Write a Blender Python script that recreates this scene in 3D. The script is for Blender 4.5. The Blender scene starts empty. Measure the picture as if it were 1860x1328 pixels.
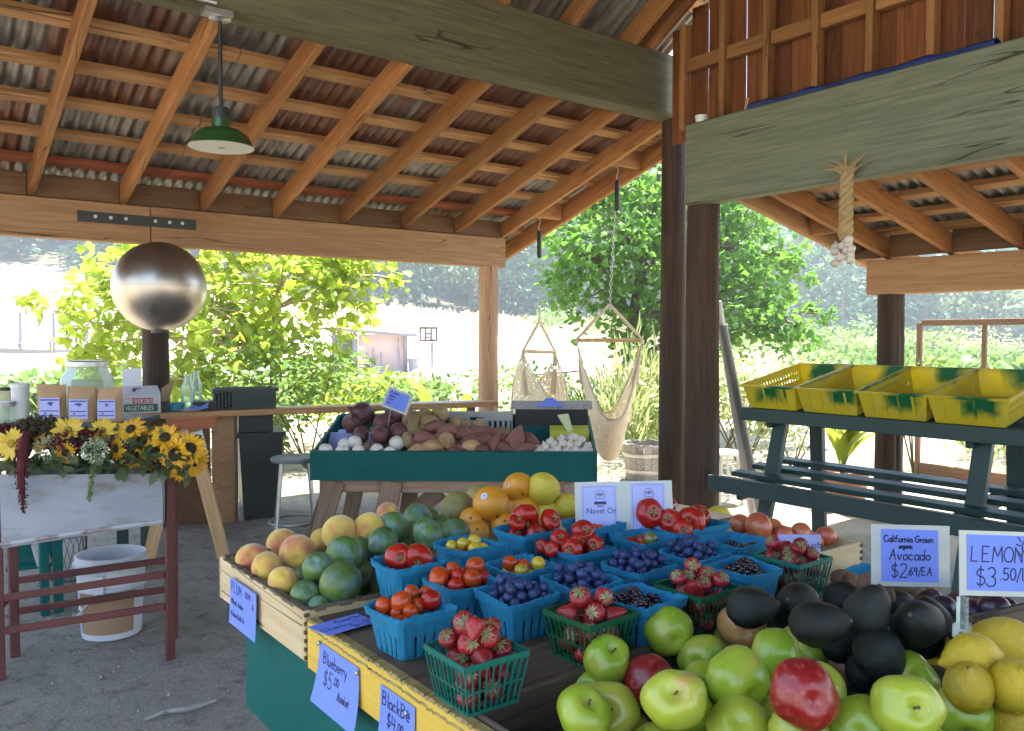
import bpy, bmesh, math, random
from mathutils import Vector, Matrix, Euler
import numpy as np
R = math.radians
rng = random.Random(7)
SC = bpy.context.scene
COL = SC.collection

# ------------------------------------------------------------------ camera
H = 1.4
YAW, PITCH, F = R(37.5), R(2.06), 1500.0
cam_d = bpy.data.cameras.new('camera')
cam_d.sensor_width = 36.0
cam_d.lens = F / 1860 * 36.0
cam_d.clip_start, cam_d.clip_end = 0.05, 2000
cam = bpy.data.objects.new('camera', cam_d)
cam.location = (0, 0, H)
cam.rotation_euler = (R(90) - PITCH, 0, -YAW)
COL.objects.link(cam)
SC.camera = cam

# ------------------------------------------------------------------ sky, sun, exposure
SUN = Vector((0.22, 0.10, 1.0)).normalized()
EL = math.asin(SUN.z)
AZ = math.atan2(SUN.x, SUN.y)
w = bpy.data.worlds.new('World')
SC.world = w
w.use_nodes = True
nt = w.node_tree
sky = nt.nodes.new('ShaderNodeTexSky')
sky.sky_type = 'NISHITA'
sky.sun_disc = False
sky.sun_elevation = EL
sky.sun_rotation = AZ
sky.altitude = 600
sky.air_density = 1.2
sky.dust_density = 1.5
bg = nt.nodes['Background']
nt.links.new(sky.outputs[0], bg.inputs[0])
bg.inputs[1].default_value = 0.12
sl = bpy.data.lights.new('sun', 'SUN')
sl.energy = 5.0
sl.angle = R(0.5)
sl.color = (1.0, 0.95, 0.86)
so = bpy.data.objects.new('sun', sl)
so.rotation_euler = SUN.to_track_quat('Z', 'Y').to_euler()
so.location = (0, 0, 30)
COL.objects.link(so)
SC.view_settings.view_transform = 'Standard'
SC.view_settings.look = 'None'
SC.view_settings.exposure = 2.7
SC.view_settings.gamma = 1.0
SC.view_settings.use_curve_mapping = False
SC.cycles.use_denoising = True
SC.cycles.max_bounces = 8
SC.cycles.use_adaptive_sampling = True
SC.cycles.adaptive_threshold = .02
SC.cycles.diffuse_bounces = 5
SC.cycles.transparent_max_bounces = 12
SC.cycles.caustics_reflective = False
SC.cycles.caustics_refractive = False
SC.cycles.sample_clamp_indirect = 12

# ------------------------------------------------------------------ measuring: a pixel of the photograph -> a point on a real plane
FW = Vector((math.sin(YAW) * math.cos(PITCH), math.cos(YAW) * math.cos(PITCH), -math.sin(PITCH)))
RT = Vector((math.cos(YAW), -math.sin(YAW), 0))
UP = RT.cross(FW)
CAM = Vector((0, 0, H))
def ray(x, y): return FW + RT * ((x - 930) / F) + UP * ((664 - y) / F)
def PD(x, y, d): return CAM + ray(x, y) * d
def PZ(x, y, z): r = ray(x, y); return CAM + r * ((z - H) / r.z)
def PX(x, y, X): r = ray(x, y); return CAM + r * (X / r.x)
def PY(x, y, Y): r = ray(x, y); return CAM + r * (Y / r.y)
def proj(p):
    q = Vector(p) - CAM; d = q.dot(FW)
    return (930 + F * q.dot(RT) / d, 664 - F * q.dot(UP) / d, d)
def V(*a): return Vector(a)

# ------------------------------------------------------------------ helpers: objects
ORG = {}
def tag(o, label=None, cat=None, group=None, kind=None):
    if label: o['label'] = label
    if cat: o['category'] = cat
    if group: o['group'] = group
    if kind: o['kind'] = kind
    return o
def thing(name, label, cat, loc=(0, 0, 0), rz=0.0, group=None):
    o = bpy.data.objects.new(name, None); COL.objects.link(o)
    o.empty_display_size = 0.05
    o.location = loc; o.rotation_euler = (0, 0, rz)
    ORG[o.name] = Vector(loc)
    return tag(o, label, cat, group)
def link(name, me, parent=None):
    o = bpy.data.objects.new(name, me); COL.objects.link(o)
    if parent: o.parent = parent
    return o
def setmat(me, m):
    me.materials.clear()
    for k in (m if isinstance(m, (list, tuple)) else [m]): me.materials.append(k)
def copy_tree(o, parent=None):
    c = o.copy(); COL.objects.link(c); c.parent = parent
    for ch in [k for k in bpy.data.objects if k.parent == o]:
        copy_tree(ch, c)
    return c

class MB:
    """collects shapes; build() links them as ONE mesh object"""
    def __init__(s): s.v = []; s.f = []; s.mi = []
    def add(s, vs, fs, mi=0):
        b = len(s.v); s.v += [Vector(p) for p in vs]
        for f in fs: s.f.append([i + b for i in f]); s.mi.append(mi)
        return s
    def hexa(s, p, mi=0):   # p: bottom 4 ccw, top 4 ccw
        return s.add(p, [(3, 2, 1, 0), (4, 5, 6, 7), (0, 1, 5, 4), (1, 2, 6, 5), (2, 3, 7, 6), (3, 0, 4, 7)], mi)
    def box(s, c, size, rot=None, mi=0):
        c = Vector(c); x, y, z = size[0] / 2, size[1] / 2, size[2] / 2
        p = [V(-x, -y, -z), V(x, -y, -z), V(x, y, -z), V(-x, y, -z), V(-x, -y, z), V(x, -y, z), V(x, y, z), V(-x, y, z)]
        if rot is not None: p = [rot @ q for q in p]
        return s.hexa([c + q for q in p], mi)
    def bar(s, p0, p1, w, h, up=(0, 0, 1), mi=0):
        p0, p1 = Vector(p0), Vector(p1); x = (p1 - p0).normalized(); up = Vector(up)
        if abs(x.dot(up)) > .98: up = V(0, 1, 0) if abs(x.y) < .9 else V(1, 0, 0)
        y = up.cross(x).normalized(); z = x.cross(y)
        y *= w / 2; z *= h / 2
        return s.hexa([p0 - y - z, p1 - y - z, p1 + y - z, p0 + y - z, p0 - y + z, p1 - y + z, p1 + y + z, p0 + y + z], mi)
    def tube(s, pts, rad, n=10, mi=0, cap=True, ref=None):
        pts = [Vector(p) for p in pts]; m = len(pts)
        rad = rad if isinstance(rad, (list, tuple)) else [rad] * m
        vs = []; prev = None
        for i, p in enumerate(pts):
            t = (pts[min(i + 1, m - 1)] - pts[max(i - 1, 0)]).normalized()
            if prev is None:
                a = V(0, 0, 1) if abs(t.z) < .9 else V(1, 0, 0)
                prev = t.cross(a).normalized()
            prev = (prev - t * prev.dot(t)).normalized(); q = t.cross(prev)
            for k in range(n):
                a = 2 * math.pi * k / n
                vs.append(p + prev * (rad[i] * math.cos(a)) + q * (rad[i] * math.sin(a)))
        fs = []
        for i in range(m - 1):
            for k in range(n):
                k2 = (k + 1) % n
                fs.append((i * n + k, i * n + k2, (i + 1) * n + k2, (i + 1) * n + k))
        if cap: fs.append(tuple(range(n - 1, -1, -1))); fs.append(tuple((m - 1) * n + k for k in range(n)))
        return s.add(vs, fs, mi)
    def lathe(s, prof, n=24, c=(0, 0, 0), mi=0, close=False):
        c = Vector(c); vs = []; m = len(prof)
        for (r, z) in prof:
            for k in range(n):
                a = 2 * math.pi * k / n
                vs.append(c + V(r * math.cos(a), r * math.sin(a), z))
        fs = []
        for i in range(m if close else m - 1):
            j = (i + 1) % m
            for k in range(n):
                k2 = (k + 1) % n
                fs.append((i * n + k, i * n + k2, j * n + k2, j * n + k))
        if not close:
            if prof[0][0] > 1e-6: fs.append(tuple(range(n - 1, -1, -1)))
            if prof[-1][0] > 1e-6: fs.append(tuple((m - 1) * n + k for k in range(n)))
        return s.add(vs, fs, mi)
    def mesh(s, name, m, smooth=False, org=None, auto=None):
        me = bpy.data.meshes.new(name)
        o = Vector(org) if org is not None else V(0, 0, 0)
        me.from_pydata([tuple(p - o) for p in s.v], [], s.f)
        setmat(me, m)
        if any(s.mi): me.polygons.foreach_set('material_index', s.mi)
        if smooth: me.polygons.foreach_set('use_smooth', [True] * len(me.polygons))
        me.update()
        if smooth and auto:
            try: me.set_sharp_from_angle(angle=auto)
            except Exception: pass
        return me
    def build(s, name, m, parent=None, smooth=False, local=False, auto=R(40)):
        """coordinates are world coordinates unless local=True; origin goes to the parent's base, or to the shape's own base"""
        if local: me = s.mesh(name, m, smooth, None, auto); o = link(name, me, parent); return o
        if parent is not None:
            org = ORG[parent.name]
            me = s.mesh(name, m, smooth, org, auto); o = link(name, me, parent); ORG[o.name] = org
        else:
            xs = [p.x for p in s.v]; ys = [p.y for p in s.v]; zs = [p.z for p in s.v]
            org = V((min(xs) + max(xs)) / 2, (min(ys) + max(ys)) / 2, min(zs))
            me = s.mesh(name, m, smooth, org, auto); o = link(name, me); o.location = org; ORG[o.name] = org
        return o

_bx = {}
def bevbox(L, W_, T, m, bev=0.004):
    key = (round(L, 3), round(W_, 3), round(T, 3), m.name, bev)
    if key in _bx: return _bx[key]
    bm = bmesh.new(); bmesh.ops.create_cube(bm, size=1)
    bmesh.ops.scale(bm, vec=(L, W_, T), verts=bm.verts)
    bmesh.ops.bevel(bm, geom=list(bm.edges), offset=min(bev, min(L, W_, T) * .3), segments=1, affect='EDGES')
    me = bpy.data.meshes.new('timber'); bm.to_mesh(me); bm.free(); setmat(me, m)
    _bx[key] = me
    return me
def member(name, p0, p1, wd, ht, m, parent=None, up=(0, 0, 1), bev=0.004):
    """a straight timber: length along its own X so that the grain follows it"""
    p0, p1 = Vector(p0), Vector(p1); x = (p1 - p0); L = x.length; x = x / L; up = Vector(up)
    if abs(x.dot(up)) > .98: up = V(0, 1, 0)
    y = up.cross(x).normalized(); z = x.cross(y)
    o = link(name, bevbox(L, wd, ht, m, bev), parent)
    M = Matrix((x, y, z)).transposed().to_4x4(); c = (p0 + p1) / 2
    base = ORG[parent.name] if parent is not None else V(0, 0, 0)
    M.translation = c - base
    o.matrix_basis = M
    ORG[o.name] = base
    return o

# ------------------------------------------------------------------ helpers: materials
MATS = {}
def nodes(name):
    m = bpy.data.materials.new(name); m.use_nodes = True
    t = m.node_tree
    return m, t, t.nodes['Principled BSDF']
def rgba(c): return (c[0], c[1], c[2], 1)
def mat(name, c1, c2=None, scale=6.0, rough=.6, bump=0.0, bscale=None, stretch=(1, 1, 1), rnd=0.15, metal=0.0,
        trans=0.0, coat=0.0, detail=6, lo=.35, hi=.65, spec=.5, c3=None, lo3=.6, hi3=.7, scale3=3.0, sss=0.0, coord='Object'):
    if name in MATS: return MATS[name]
    m, t, b = nodes(name); N = t.nodes; Lk = t.links
    tc = N.new('ShaderNodeTexCoord'); mp = N.new('ShaderNodeMapping'); mp.inputs['Scale'].default_value = stretch
    Lk.new(tc.outputs[coord], mp.inputs[0])
    oi = N.new('ShaderNodeObjectInfo')
    mw = N.new('ShaderNodeMath'); mw.operation = 'MULTIPLY'; mw.inputs[1].default_value = 37.0
    Lk.new(oi.outputs['Random'], mw.inputs[0])
    def noise(sc, det=detail):
        n = N.new('ShaderNodeTexNoise'); n.noise_dimensions = '4D'
        n.inputs['Scale'].default_value = sc; n.inputs['Detail'].default_value = det; n.inputs['Roughness'].default_value = .6
        Lk.new(mp.outputs[0], n.inputs['Vector']); Lk.new(mw.outputs[0], n.inputs['W'])
        return n
    def ramp(src, a, bb):
        r = N.new('ShaderNodeMapRange'); r.inputs[1].default_value = a; r.inputs[2].default_value = bb
        Lk.new(src, r.inputs[0]); return r
    n1 = noise(scale)
    mx = N.new('ShaderNodeMix'); mx.data_type = 'RGBA'
    mx.inputs[6].default_value = rgba(c1); mx.inputs[7].default_value = rgba(c2 or c1)
    Lk.new(ramp(n1.outputs[0], lo, hi).outputs[0], mx.inputs[0])
    out = mx.outputs[2]
    if c3:
        n3 = noise(scale3, 4); m3 = N.new('ShaderNodeMix'); m3.data_type = 'RGBA'
        Lk.new(ramp(n3.outputs[0], lo3, hi3).outputs[0], m3.inputs[0])
        Lk.new(out, m3.inputs[6]); m3.inputs[7].default_value = rgba(c3); out = m3.outputs[2]
    if rnd:
        hs = N.new('ShaderNodeHueSaturation')
        r = N.new('ShaderNodeMapRange'); r.inputs[3].default_value = 1 - rnd; r.inputs[4].default_value = 1 + rnd
        Lk.new(oi.outputs['Random'], r.inputs[0]); Lk.new(r.outputs[0], hs.inputs['Value'])
        Lk.new(out, hs.inputs['Color']); out = hs.outputs[0]
    Lk.new(out, b.inputs['Base Color'])
    b.inputs['Roughness'].default_value = rough; b.inputs['Metallic'].default_value = metal
    b.inputs['Specular IOR Level'].default_value = spec
    b.inputs['Coat Weight'].default_value = coat; b.inputs['Coat Roughness'].default_value = .15
    if sss:
        b.inputs['Subsurface Weight'].default_value = sss; b.inputs['Subsurface Radius'].default_value = (.02, .012, .006); b.inputs['Subsurface Scale'].default_value = .3
    if bump:
        nb = noise(bscale or scale * 3); bp = N.new('ShaderNodeBump'); bp.inputs['Strength'].default_value = bump
        bp.inputs['Distance'].default_value = .01
        Lk.new(nb.outputs[0], bp.inputs['Height']); Lk.new(bp.outputs[0], b.inputs['Normal'])
    if trans:
        tr = N.new('ShaderNodeBsdfTranslucent'); Lk.new(out, tr.inputs[0])
        ms = N.new('ShaderNodeMixShader'); ms.inputs[0].default_value = trans
        Lk.new(b.outputs[0], ms.inputs[1]); Lk.new(tr.outputs[0], ms.inputs[2])
        Lk.new(ms.outputs[0], N['Material Output'].inputs[0])
    MATS[name] = m
    return m
def wood(name, c1, c2, dark, rough=.7, bump=.25, rnd=.22, knots=True):
    """grain along the object's own X axis"""
    if name in MATS: return MATS[name]
    m, t, b = nodes(name); N = t.nodes; Lk = t.links
    tc = N.new('ShaderNodeTexCoord'); oi = N.new('ShaderNodeObjectInfo')
    mw = N.new('ShaderNodeMath'); mw.operation = 'MULTIPLY'; mw.inputs[1].default_value = 53.0
    Lk.new(oi.outputs['Random'], mw.inputs[0])
    def noise(stretch, sc, det):
        mp = N.new('ShaderNodeMapping'); mp.inputs['Scale'].default_value = stretch
        Lk.new(tc.outputs['Object'], mp.inputs[0])
        n = N.new('ShaderNodeTexNoise'); n.noise_dimensions = '4D'
        n.inputs['Scale'].default_value = sc; n.inputs['Detail'].default_value = det; n.inputs['Distortion'].default_value = .4
        Lk.new(mp.outputs[0], n.inputs['Vector']); Lk.new(mw.outputs[0], n.inputs['W']); return n
    g = noise((.5, 9, 9), 6, 5); big = noise((.6, 3, 3), 1.6, 3); fine = noise((2, 60, 60), 5, 3)
    def mixc(f, a, c, lo, hi):
        r = N.new('ShaderNodeMapRange'); r.inputs[1].default_value = lo; r.inputs[2].default_value = hi
        Lk.new(f, r.inputs[0]); mx = N.new('ShaderNodeMix'); mx.data_type = 'RGBA'
        Lk.new(r.outputs[0], mx.inputs[0])
        if isinstance(a, tuple): mx.inputs[6].default_value = rgba(a)
        else: Lk.new(a, mx.inputs[6])
        mx.inputs[7].default_value = rgba(c); return mx.outputs[2]
    out = mixc(g.outputs[0], c1, c2, .38, .62)
    out = mixc(big.outputs[0], out, dark, .58, .8)
    out = mixc(fine.outputs[0], out, dark, .62, .9)
    if knots:
        vo = N.new('ShaderNodeTexVoronoi'); mp = N.new('ShaderNodeMapping'); mp.inputs['Scale'].default_value = (1.0, 2.2, 2.2)
        Lk.new(tc.outputs['Object'], mp.inputs[0]); vo.voronoi_dimensions = '4D'; vo.inputs['Scale'].default_value = 2.6
        Lk.new(mp.outputs[0], vo.inputs['Vector']); Lk.new(mw.outputs[0], vo.inputs['W'])
        r = N.new('ShaderNodeMapRange'); r.inputs[1].default_value = .03; r.inputs[2].default_value = .07; r.inputs[3].default_value = 1; r.inputs[4].default_value = 0
        Lk.new(vo.outputs['Distance'], r.inputs[0])
        mx = N.new('ShaderNodeMix'); mx.data_type = 'RGBA'; Lk.new(r.outputs[0], mx.inputs[0]); Lk.new(out, mx.inputs[6])
        mx.inputs[7].default_value = rgba(tuple(k * .5 for k in dark)); out = mx.outputs[2]
    ck = noise((.30, 4.5, 4.5), 2.2, 2)          # drying checks: thin dark lines along the grain
    cs_ = N.new('ShaderNodeMath'); cs_.operation = 'SUBTRACT'; cs_.inputs[1].default_value = .47; Lk.new(ck.outputs[0], cs_.inputs[0])
    ca_ = N.new('ShaderNodeMath'); ca_.operation = 'ABSOLUTE'; Lk.new(cs_.outputs[0], ca_.inputs[0])
    cm_ = N.new('ShaderNodeMapRange'); cm_.inputs[1].default_value = .003; cm_.inputs[2].default_value = .010; cm_.inputs[3].default_value = .85; cm_.inputs[4].default_value = 0; Lk.new(ca_.outputs[0], cm_.inputs[0])
    gate = N.new('ShaderNodeMapRange'); gate.inputs[1].default_value = .48; gate.inputs[2].default_value = .56; Lk.new(big.outputs[0], gate.inputs[0])
    gm = N.new('ShaderNodeMath'); gm.operation = 'MULTIPLY'; Lk.new(cm_.outputs[0], gm.inputs[0]); Lk.new(gate.outputs[0], gm.inputs[1])
    mk = N.new('ShaderNodeMix'); mk.data_type = 'RGBA'; Lk.new(gm.outputs[0], mk.inputs[0]); Lk.new(out, mk.inputs[6]); mk.inputs[7].default_value = rgba(tuple(q * .35 for q in dark)); out = mk.outputs[2]
    hs = N.new('ShaderNodeHueSaturation'); r = N.new('ShaderNodeMapRange'); r.inputs[3].default_value = 1 - rnd; r.inputs[4].default_value = 1 + rnd
    Lk.new(oi.outputs['Random'], r.inputs[0]); Lk.new(r.outputs[0], hs.inputs['Value']); Lk.new(out, hs.inputs['Color'])
    Lk.new(hs.outputs[0], b.inputs['Base Color'])
    b.inputs['Roughness'].default_value = rough
    b.inputs['Specular IOR Level'].default_value = .3
    bp = N.new('ShaderNodeBump'); bp.inputs['Strength'].default_value = bump; bp.inputs['Distance'].default_value = .006
    Lk.new(g.outputs[0], bp.inputs['Height']); Lk.new(bp.outputs[0], b.inputs['Normal'])
    MATS[name] = m
    return m

rafter_w = wood('rafter_wood', (0.3612, 0.1720, 0.0645), (0.2838, 0.1204, 0.0387), (0.1462, 0.0559, 0.0172))
purlin_w = wood('purlin_wood', (.44, .25, .12), (.33, .17, .07), (.12, .055, .022))
red_purlin = wood('red_stained_wood', (.36, .12, .055), (.28, .09, .04), (.12, .04, .02), knots=False)
plate_w = wood('plate_wood', (0.3956, 0.2322, 0.1204), (0.3096, 0.1634, 0.0774), (0.1720, 0.0774, 0.0344))
green_w = wood('green_stained_wood', (0.1520, 0.1368, 0.0760), (0.1026, 0.0950, 0.0532), (0.0380, 0.0342, 0.0190), bump=.5)
green_w2 = wood('grey_green_stained_wood', (0.1900, 0.2014, 0.1368), (0.1330, 0.1482, 0.0950), (0.0646, 0.0570, 0.0342), bump=.5)
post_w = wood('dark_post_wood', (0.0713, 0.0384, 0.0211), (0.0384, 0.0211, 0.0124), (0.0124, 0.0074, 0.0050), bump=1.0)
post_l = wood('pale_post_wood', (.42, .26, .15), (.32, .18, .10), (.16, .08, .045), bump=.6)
board_w = wood('barn_board_wood', (.175, .058, .016), (.105, .034, .010), (.035, .013, .006), rnd=.45)
stud_w = wood('stud_wood', (0.2960, 0.1406, 0.0481), (0.2294, 0.1036, 0.0333), (0.1036, 0.0444, 0.0148))
pine_w = wood('pale_pine_wood', (.52, .34, .17), (.42, .25, .12), (.22, .12, .06))
crate_w = wood('crate_wood', (.58, .45, .27), (.50, .37, .20), (.26, .17, .09), knots=False)
yellow_w = wood('yellow_board_wood', (.66, .43, .07), (.60, .38, .05), (.30, .20, .05), knots=False, rnd=.05)
deck_w = wood('dark_deck_wood', (.11, .078, .052), (.07, .05, .034), (.03, .021, .014))
counter_w = wood('counter_wood', (.50, .28, .12), (.40, .20, .08), (.22, .10, .04), rough=.35)
grey_w = wood('weathered_grey_wood', (.40, .38, .36), (.30, .285, .27), (.15, .14, .13), knots=False)
brown_w = wood('brown_panel_wood', (0.1760, 0.0960, 0.0480), (0.1360, 0.0680, 0.0320), (0.0640, 0.0320, 0.0160))
teal = mat('teal_paint', (.001, .10, .088), (.001, .075, .066), 3, .6, .12, 30, rnd=.08, spec=.2, c3=(.03, .03, .025), scale3=9, lo3=.68, hi3=.72)
dkgreen = mat('dark_green_paint', (.016, .045, .040), (.011, .034, .030), 4, .55, .15, 25, rnd=.1, c3=(.10, .12, .11), scale3=14, lo3=.70, hi3=.76)
redpaint = mat('rust_red_paint', (.13, .030, .022), (.09, .022, .018), 8, .6, .2, 30, rnd=.1)
whitepaint = mat('worn_white_paint', (.34, .35, .385), (.25, .26, .295), 2.6, .5, .1, 20, rnd=.02, stretch=(1, 1, 2.5), c3=(.20, .17, .14), scale3=6, lo3=.52, hi3=.70)
galv = mat('galvanised_steel', (.50, .50, .50), (.36, .36, .37), 9, .38, .05, 40, rnd=.1, metal=.85)
darkmetal = mat('dark_steel', (.05, .05, .05), (.035, .035, .035), 10, .45, .05, rnd=.1, metal=.6)
black = mat('black_plastic', (.018, .019, .020), (.012, .013, .014), 12, .5, .1, 60, rnd=.1)
darkgrn = mat('dark_green_plastic', (.022, .030, .026), (.016, .022, .020), 12, .5, .1, 60, rnd=.1)
white_pl = mat('white_plastic', (.66, .66, .66), (.58, .58, .58), 4, .4, .03, rnd=.03)
paper_b = mat('blue_card', (.155, .235, .72), (.14, .215, .68), 5, .7, .03, rnd=.02)
paper_w = mat('white_card', (.60, .61, .66), (.54, .55, .61), 5, .6, .03, rnd=.03)
paper_l = mat('lavender_card', (.36, .38, .68), (.33, .35, .64), 5, .6, .02, rnd=.02)
sleeve = mat('milky_plastic_sleeve', (.44, .46, .44), (.38, .40, .38), 6, .25, .02, rnd=.03)
ink = mat('blue_black_ink', (.012, .012, .05), None, 5, .6, rnd=0)
inkblue = mat('navy_print', (.03, .03, .22), None, 5, .6, rnd=0)
kraft = mat('kraft_paper', (.45, .28, .15), (.38, .23, .12), 7, .8, .25, 12, rnd=.05)
card = mat('cardboard', (.42, .29, .18), (.37, .25, .15), 5, .85, .1, rnd=.1)
glass_m, _t, _b = nodes('clear_glass')
_b.inputs['Roughness'].default_value = .04; _b.inputs['Base Color'].default_value = (.80, .86, .84, 1); _b.inputs['Specular IOR Level'].default_value = .8
_tr = _t.nodes.new('ShaderNodeBsdfTransparent'); _tr.inputs[0].default_value = (.95, .98, .96, 1)
_fr = _t.nodes.new('ShaderNodeFresnel'); _fr.inputs[0].default_value = 1.6
_mr = _t.nodes.new('ShaderNodeMapRange'); _mr.inputs[3].default_value = .06; _mr.inputs[4].default_value = .9; _t.links.new(_fr.outputs[0], _mr.inputs[0])
_mx = _t.nodes.new('ShaderNodeMixShader'); _t.links.new(_mr.outputs[0], _mx.inputs[0]); _t.links.new(_tr.outputs[0], _mx.inputs[1]); _t.links.new(_b.outputs[0], _mx.inputs[2]); _t.links.new(_mx.outputs[0], _t.nodes['Material Output'].inputs[0])
rope_m = mat('cream_cotton_rope', (.74, .62, .46), (.64, .50, .34), 30, .9, .4, 120, rnd=.05, trans=.2)
stemw = mat('dry_stem', (.12, .085, .04), (.07, .05, .025), 30, .8, .2)
# ================================================================== terrain
def sstep(a, b, x):
    t = max(0.0, min(1.0, (x - a) / (b - a))); return t * t * (3 - 2 * t)
def ground_z(X, Y):
    d = X * math.sin(YAW) + Y * math.cos(YAW); r = X * math.cos(YAW) - Y * math.sin(YAW)
    if d < 9: return 0.0
    t = max(0.0, min(1.6, (d - 10) / 45.0))
    slope = 2.5 - .105 * max(-48, min(34, r))
    z = slope * (t ** 1.25)
    z += sstep(56, 120, d) * (14 + 8 * sstep(10, -40, r))
    z += .12 * sstep(9, 16, d) * math.sin(X * .9 + 1.3) * math.sin(Y * .7)
    return z
def axis_vals(a, b, fine0, fine1, f, c):
    vals = []; x = a
    while x < b:
        vals.append(x); x += f if fine0 <= x <= fine1 else c
    return vals + [b]
m, t, b = nodes('earth')
N, Lk = t.nodes, t.links
geo = N.new('ShaderNodeNewGeometry')
def tex_noise(sc, det=6, rough=.6):
    n = N.new('ShaderNodeTexNoise'); n.inputs['Scale'].default_value = sc; n.inputs['Detail'].default_value = det; n.inputs['Roughness'].default_value = rough
    Lk.new(geo.outputs['Position'], n.inputs['Vector']); return n
def mrange(src, a, bb, c=0.0, d=1.0):
    r = N.new('ShaderNodeMapRange'); r.inputs[1].default_value = a; r.inputs[2].default_value = bb; r.inputs[3].default_value = c; r.inputs[4].default_value = d
    Lk.new(src, r.inputs[0]); return r.outputs[0]
def mixcol(f, a, c):
    mx = N.new('ShaderNodeMix'); mx.data_type = 'RGBA'; Lk.new(f, mx.inputs[0])
    for k, s in ((6, a), (7, c)):
        if isinstance(s, tuple): mx.inputs[k].default_value = rgba(s)
        else: Lk.new(s, mx.inputs[k])
    return mx.outputs[2]
n_big, n_mid, n_fine, n_sp = tex_noise(.35), tex_noise(3.0), tex_noise(60, 8, .75), tex_noise(230, 3)
gravel = mixcol(mrange(n_mid.outputs[0], .35, .65), (.45, .395, .33), (.33, .29, .245))
gravel = mixcol(mrange(n_fine.outputs[0], .35, .7), gravel, (.54, .49, .43))
gravel = mixcol(mrange(tex_noise(9, 8, .7).outputs[0], .52, .70), gravel, (.20, .175, .145))
gravel = mixcol(mrange(n_sp.outputs[0], .56, .66), gravel, (.10, .09, .08))
gravel = mixcol(mrange(n_sp.outputs[0], .36, .30), gravel, (.50, .48, .45))
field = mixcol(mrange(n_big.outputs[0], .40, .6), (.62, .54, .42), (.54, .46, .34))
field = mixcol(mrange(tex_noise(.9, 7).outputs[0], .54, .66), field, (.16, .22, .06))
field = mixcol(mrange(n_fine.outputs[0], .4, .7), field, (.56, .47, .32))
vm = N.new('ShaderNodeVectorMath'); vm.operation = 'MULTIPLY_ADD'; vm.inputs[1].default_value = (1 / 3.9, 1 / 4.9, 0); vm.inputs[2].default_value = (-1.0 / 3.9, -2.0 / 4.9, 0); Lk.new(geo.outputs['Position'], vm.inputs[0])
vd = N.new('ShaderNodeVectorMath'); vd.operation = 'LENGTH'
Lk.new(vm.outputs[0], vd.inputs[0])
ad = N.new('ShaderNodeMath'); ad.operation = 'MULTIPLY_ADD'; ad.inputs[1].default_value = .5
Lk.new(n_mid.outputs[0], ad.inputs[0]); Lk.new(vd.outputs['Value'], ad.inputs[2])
col = mixcol(mrange(ad.outputs[0], 1.22, 1.42), gravel, field)  # trodden floor to dry field; the sunlit outside is also painted lighter
dt = N.new('ShaderNodeVectorMath'); dt.operation = 'DOT_PRODUCT'; dt.inputs[1].default_value = (math.sin(YAW), math.cos(YAW), 0); Lk.new(geo.outputs['Position'], dt.inputs[0])
ad2 = N.new('ShaderNodeMath'); ad2.operation = 'MULTIPLY_ADD'; ad2.inputs[1].default_value = 8.0; Lk.new(n_big.outputs[0], ad2.inputs[0]); Lk.new(dt.outputs['Value'], ad2.inputs[2])
col = mixcol(mrange(ad2.outputs[0], 57, 62), col, (.10, .095, .06))   # leaf litter under the woods
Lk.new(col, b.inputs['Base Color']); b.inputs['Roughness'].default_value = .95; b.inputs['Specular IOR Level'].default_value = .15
bp = N.new('ShaderNodeBump'); bp.inputs['Strength'].default_value = 1.0; bp.inputs['Distance'].default_value = .022
n_lump = tex_noise(7, 6, .6)
addn = N.new('ShaderNodeMath'); addn.operation = 'ADD'
Lk.new(n_fine.outputs[0], addn.inputs[0]); Lk.new(n_sp.outputs[0], addn.inputs[1])
add2 = N.new('ShaderNodeMath'); add2.operation = 'MULTIPLY_ADD'; add2.inputs[1].default_value = 5.0; Lk.new(n_lump.outputs[0], add2.inputs[0]); Lk.new(addn.outputs[0], add2.inputs[2]); Lk.new(add2.outputs[0], bp.inputs['Height']); Lk.new(bp.outputs[0], b.inputs['Normal'])
earth = m
xs = axis_vals(-130, 190, -4, 40, 1.0, 5.0); ys = axis_vals(-60, 210, -4, 46, 1.0, 5.0)
vs = [(x, y, ground_z(x, y)) for y in ys for x in xs]
nx = len(xs)
fs = [(j * nx + i, j * nx + i + 1, (j + 1) * nx + i + 1, (j + 1) * nx + i) for j in range(len(ys) - 1) for i in range(nx - 1)]
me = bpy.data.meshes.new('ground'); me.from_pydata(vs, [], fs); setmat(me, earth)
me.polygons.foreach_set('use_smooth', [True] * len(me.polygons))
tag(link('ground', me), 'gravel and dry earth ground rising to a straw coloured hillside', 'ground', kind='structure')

# loose gravel on the floor
peb = mat('pebble_stone', (.30, .28, .26), (.17, .16, .15), 40, .9, rnd=0, coord='Object')
pv, pf = [], []
tet = [(1, 0, -.5), (-.5, .87, -.5), (-.5, -.87, -.5), (0, 0, .7), (.6, .5, .35), (-.7, .1, .35)]
tri = [(0, 2, 1), (0, 1, 4), (1, 5, 4), (1, 2, 5), (2, 0, 3), (2, 3, 5), (3, 4, 5), (0, 4, 3)]
gr = random.Random(3)
for i in range(5200):
    x, y = gr.uniform(-.9, 3.6), gr.uniform(1.9, 6.3)
    s = gr.uniform(.0025, .007) * (1.7 if gr.random() < .06 else 1)
    a = gr.uniform(0, 6.28); c, sn = math.cos(a), math.sin(a); b0 = len(pv)
    for (u, v_, q) in tet:
        pv.append((x + s * (u * c - v_ * sn) * gr.uniform(.7, 1.3), y + s * (u * sn + v_ * c) * gr.uniform(.7, 1.3), s * .35 + s * q * .6))
    pf += [tuple(k + b0 for k in f) for f in tri]
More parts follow.
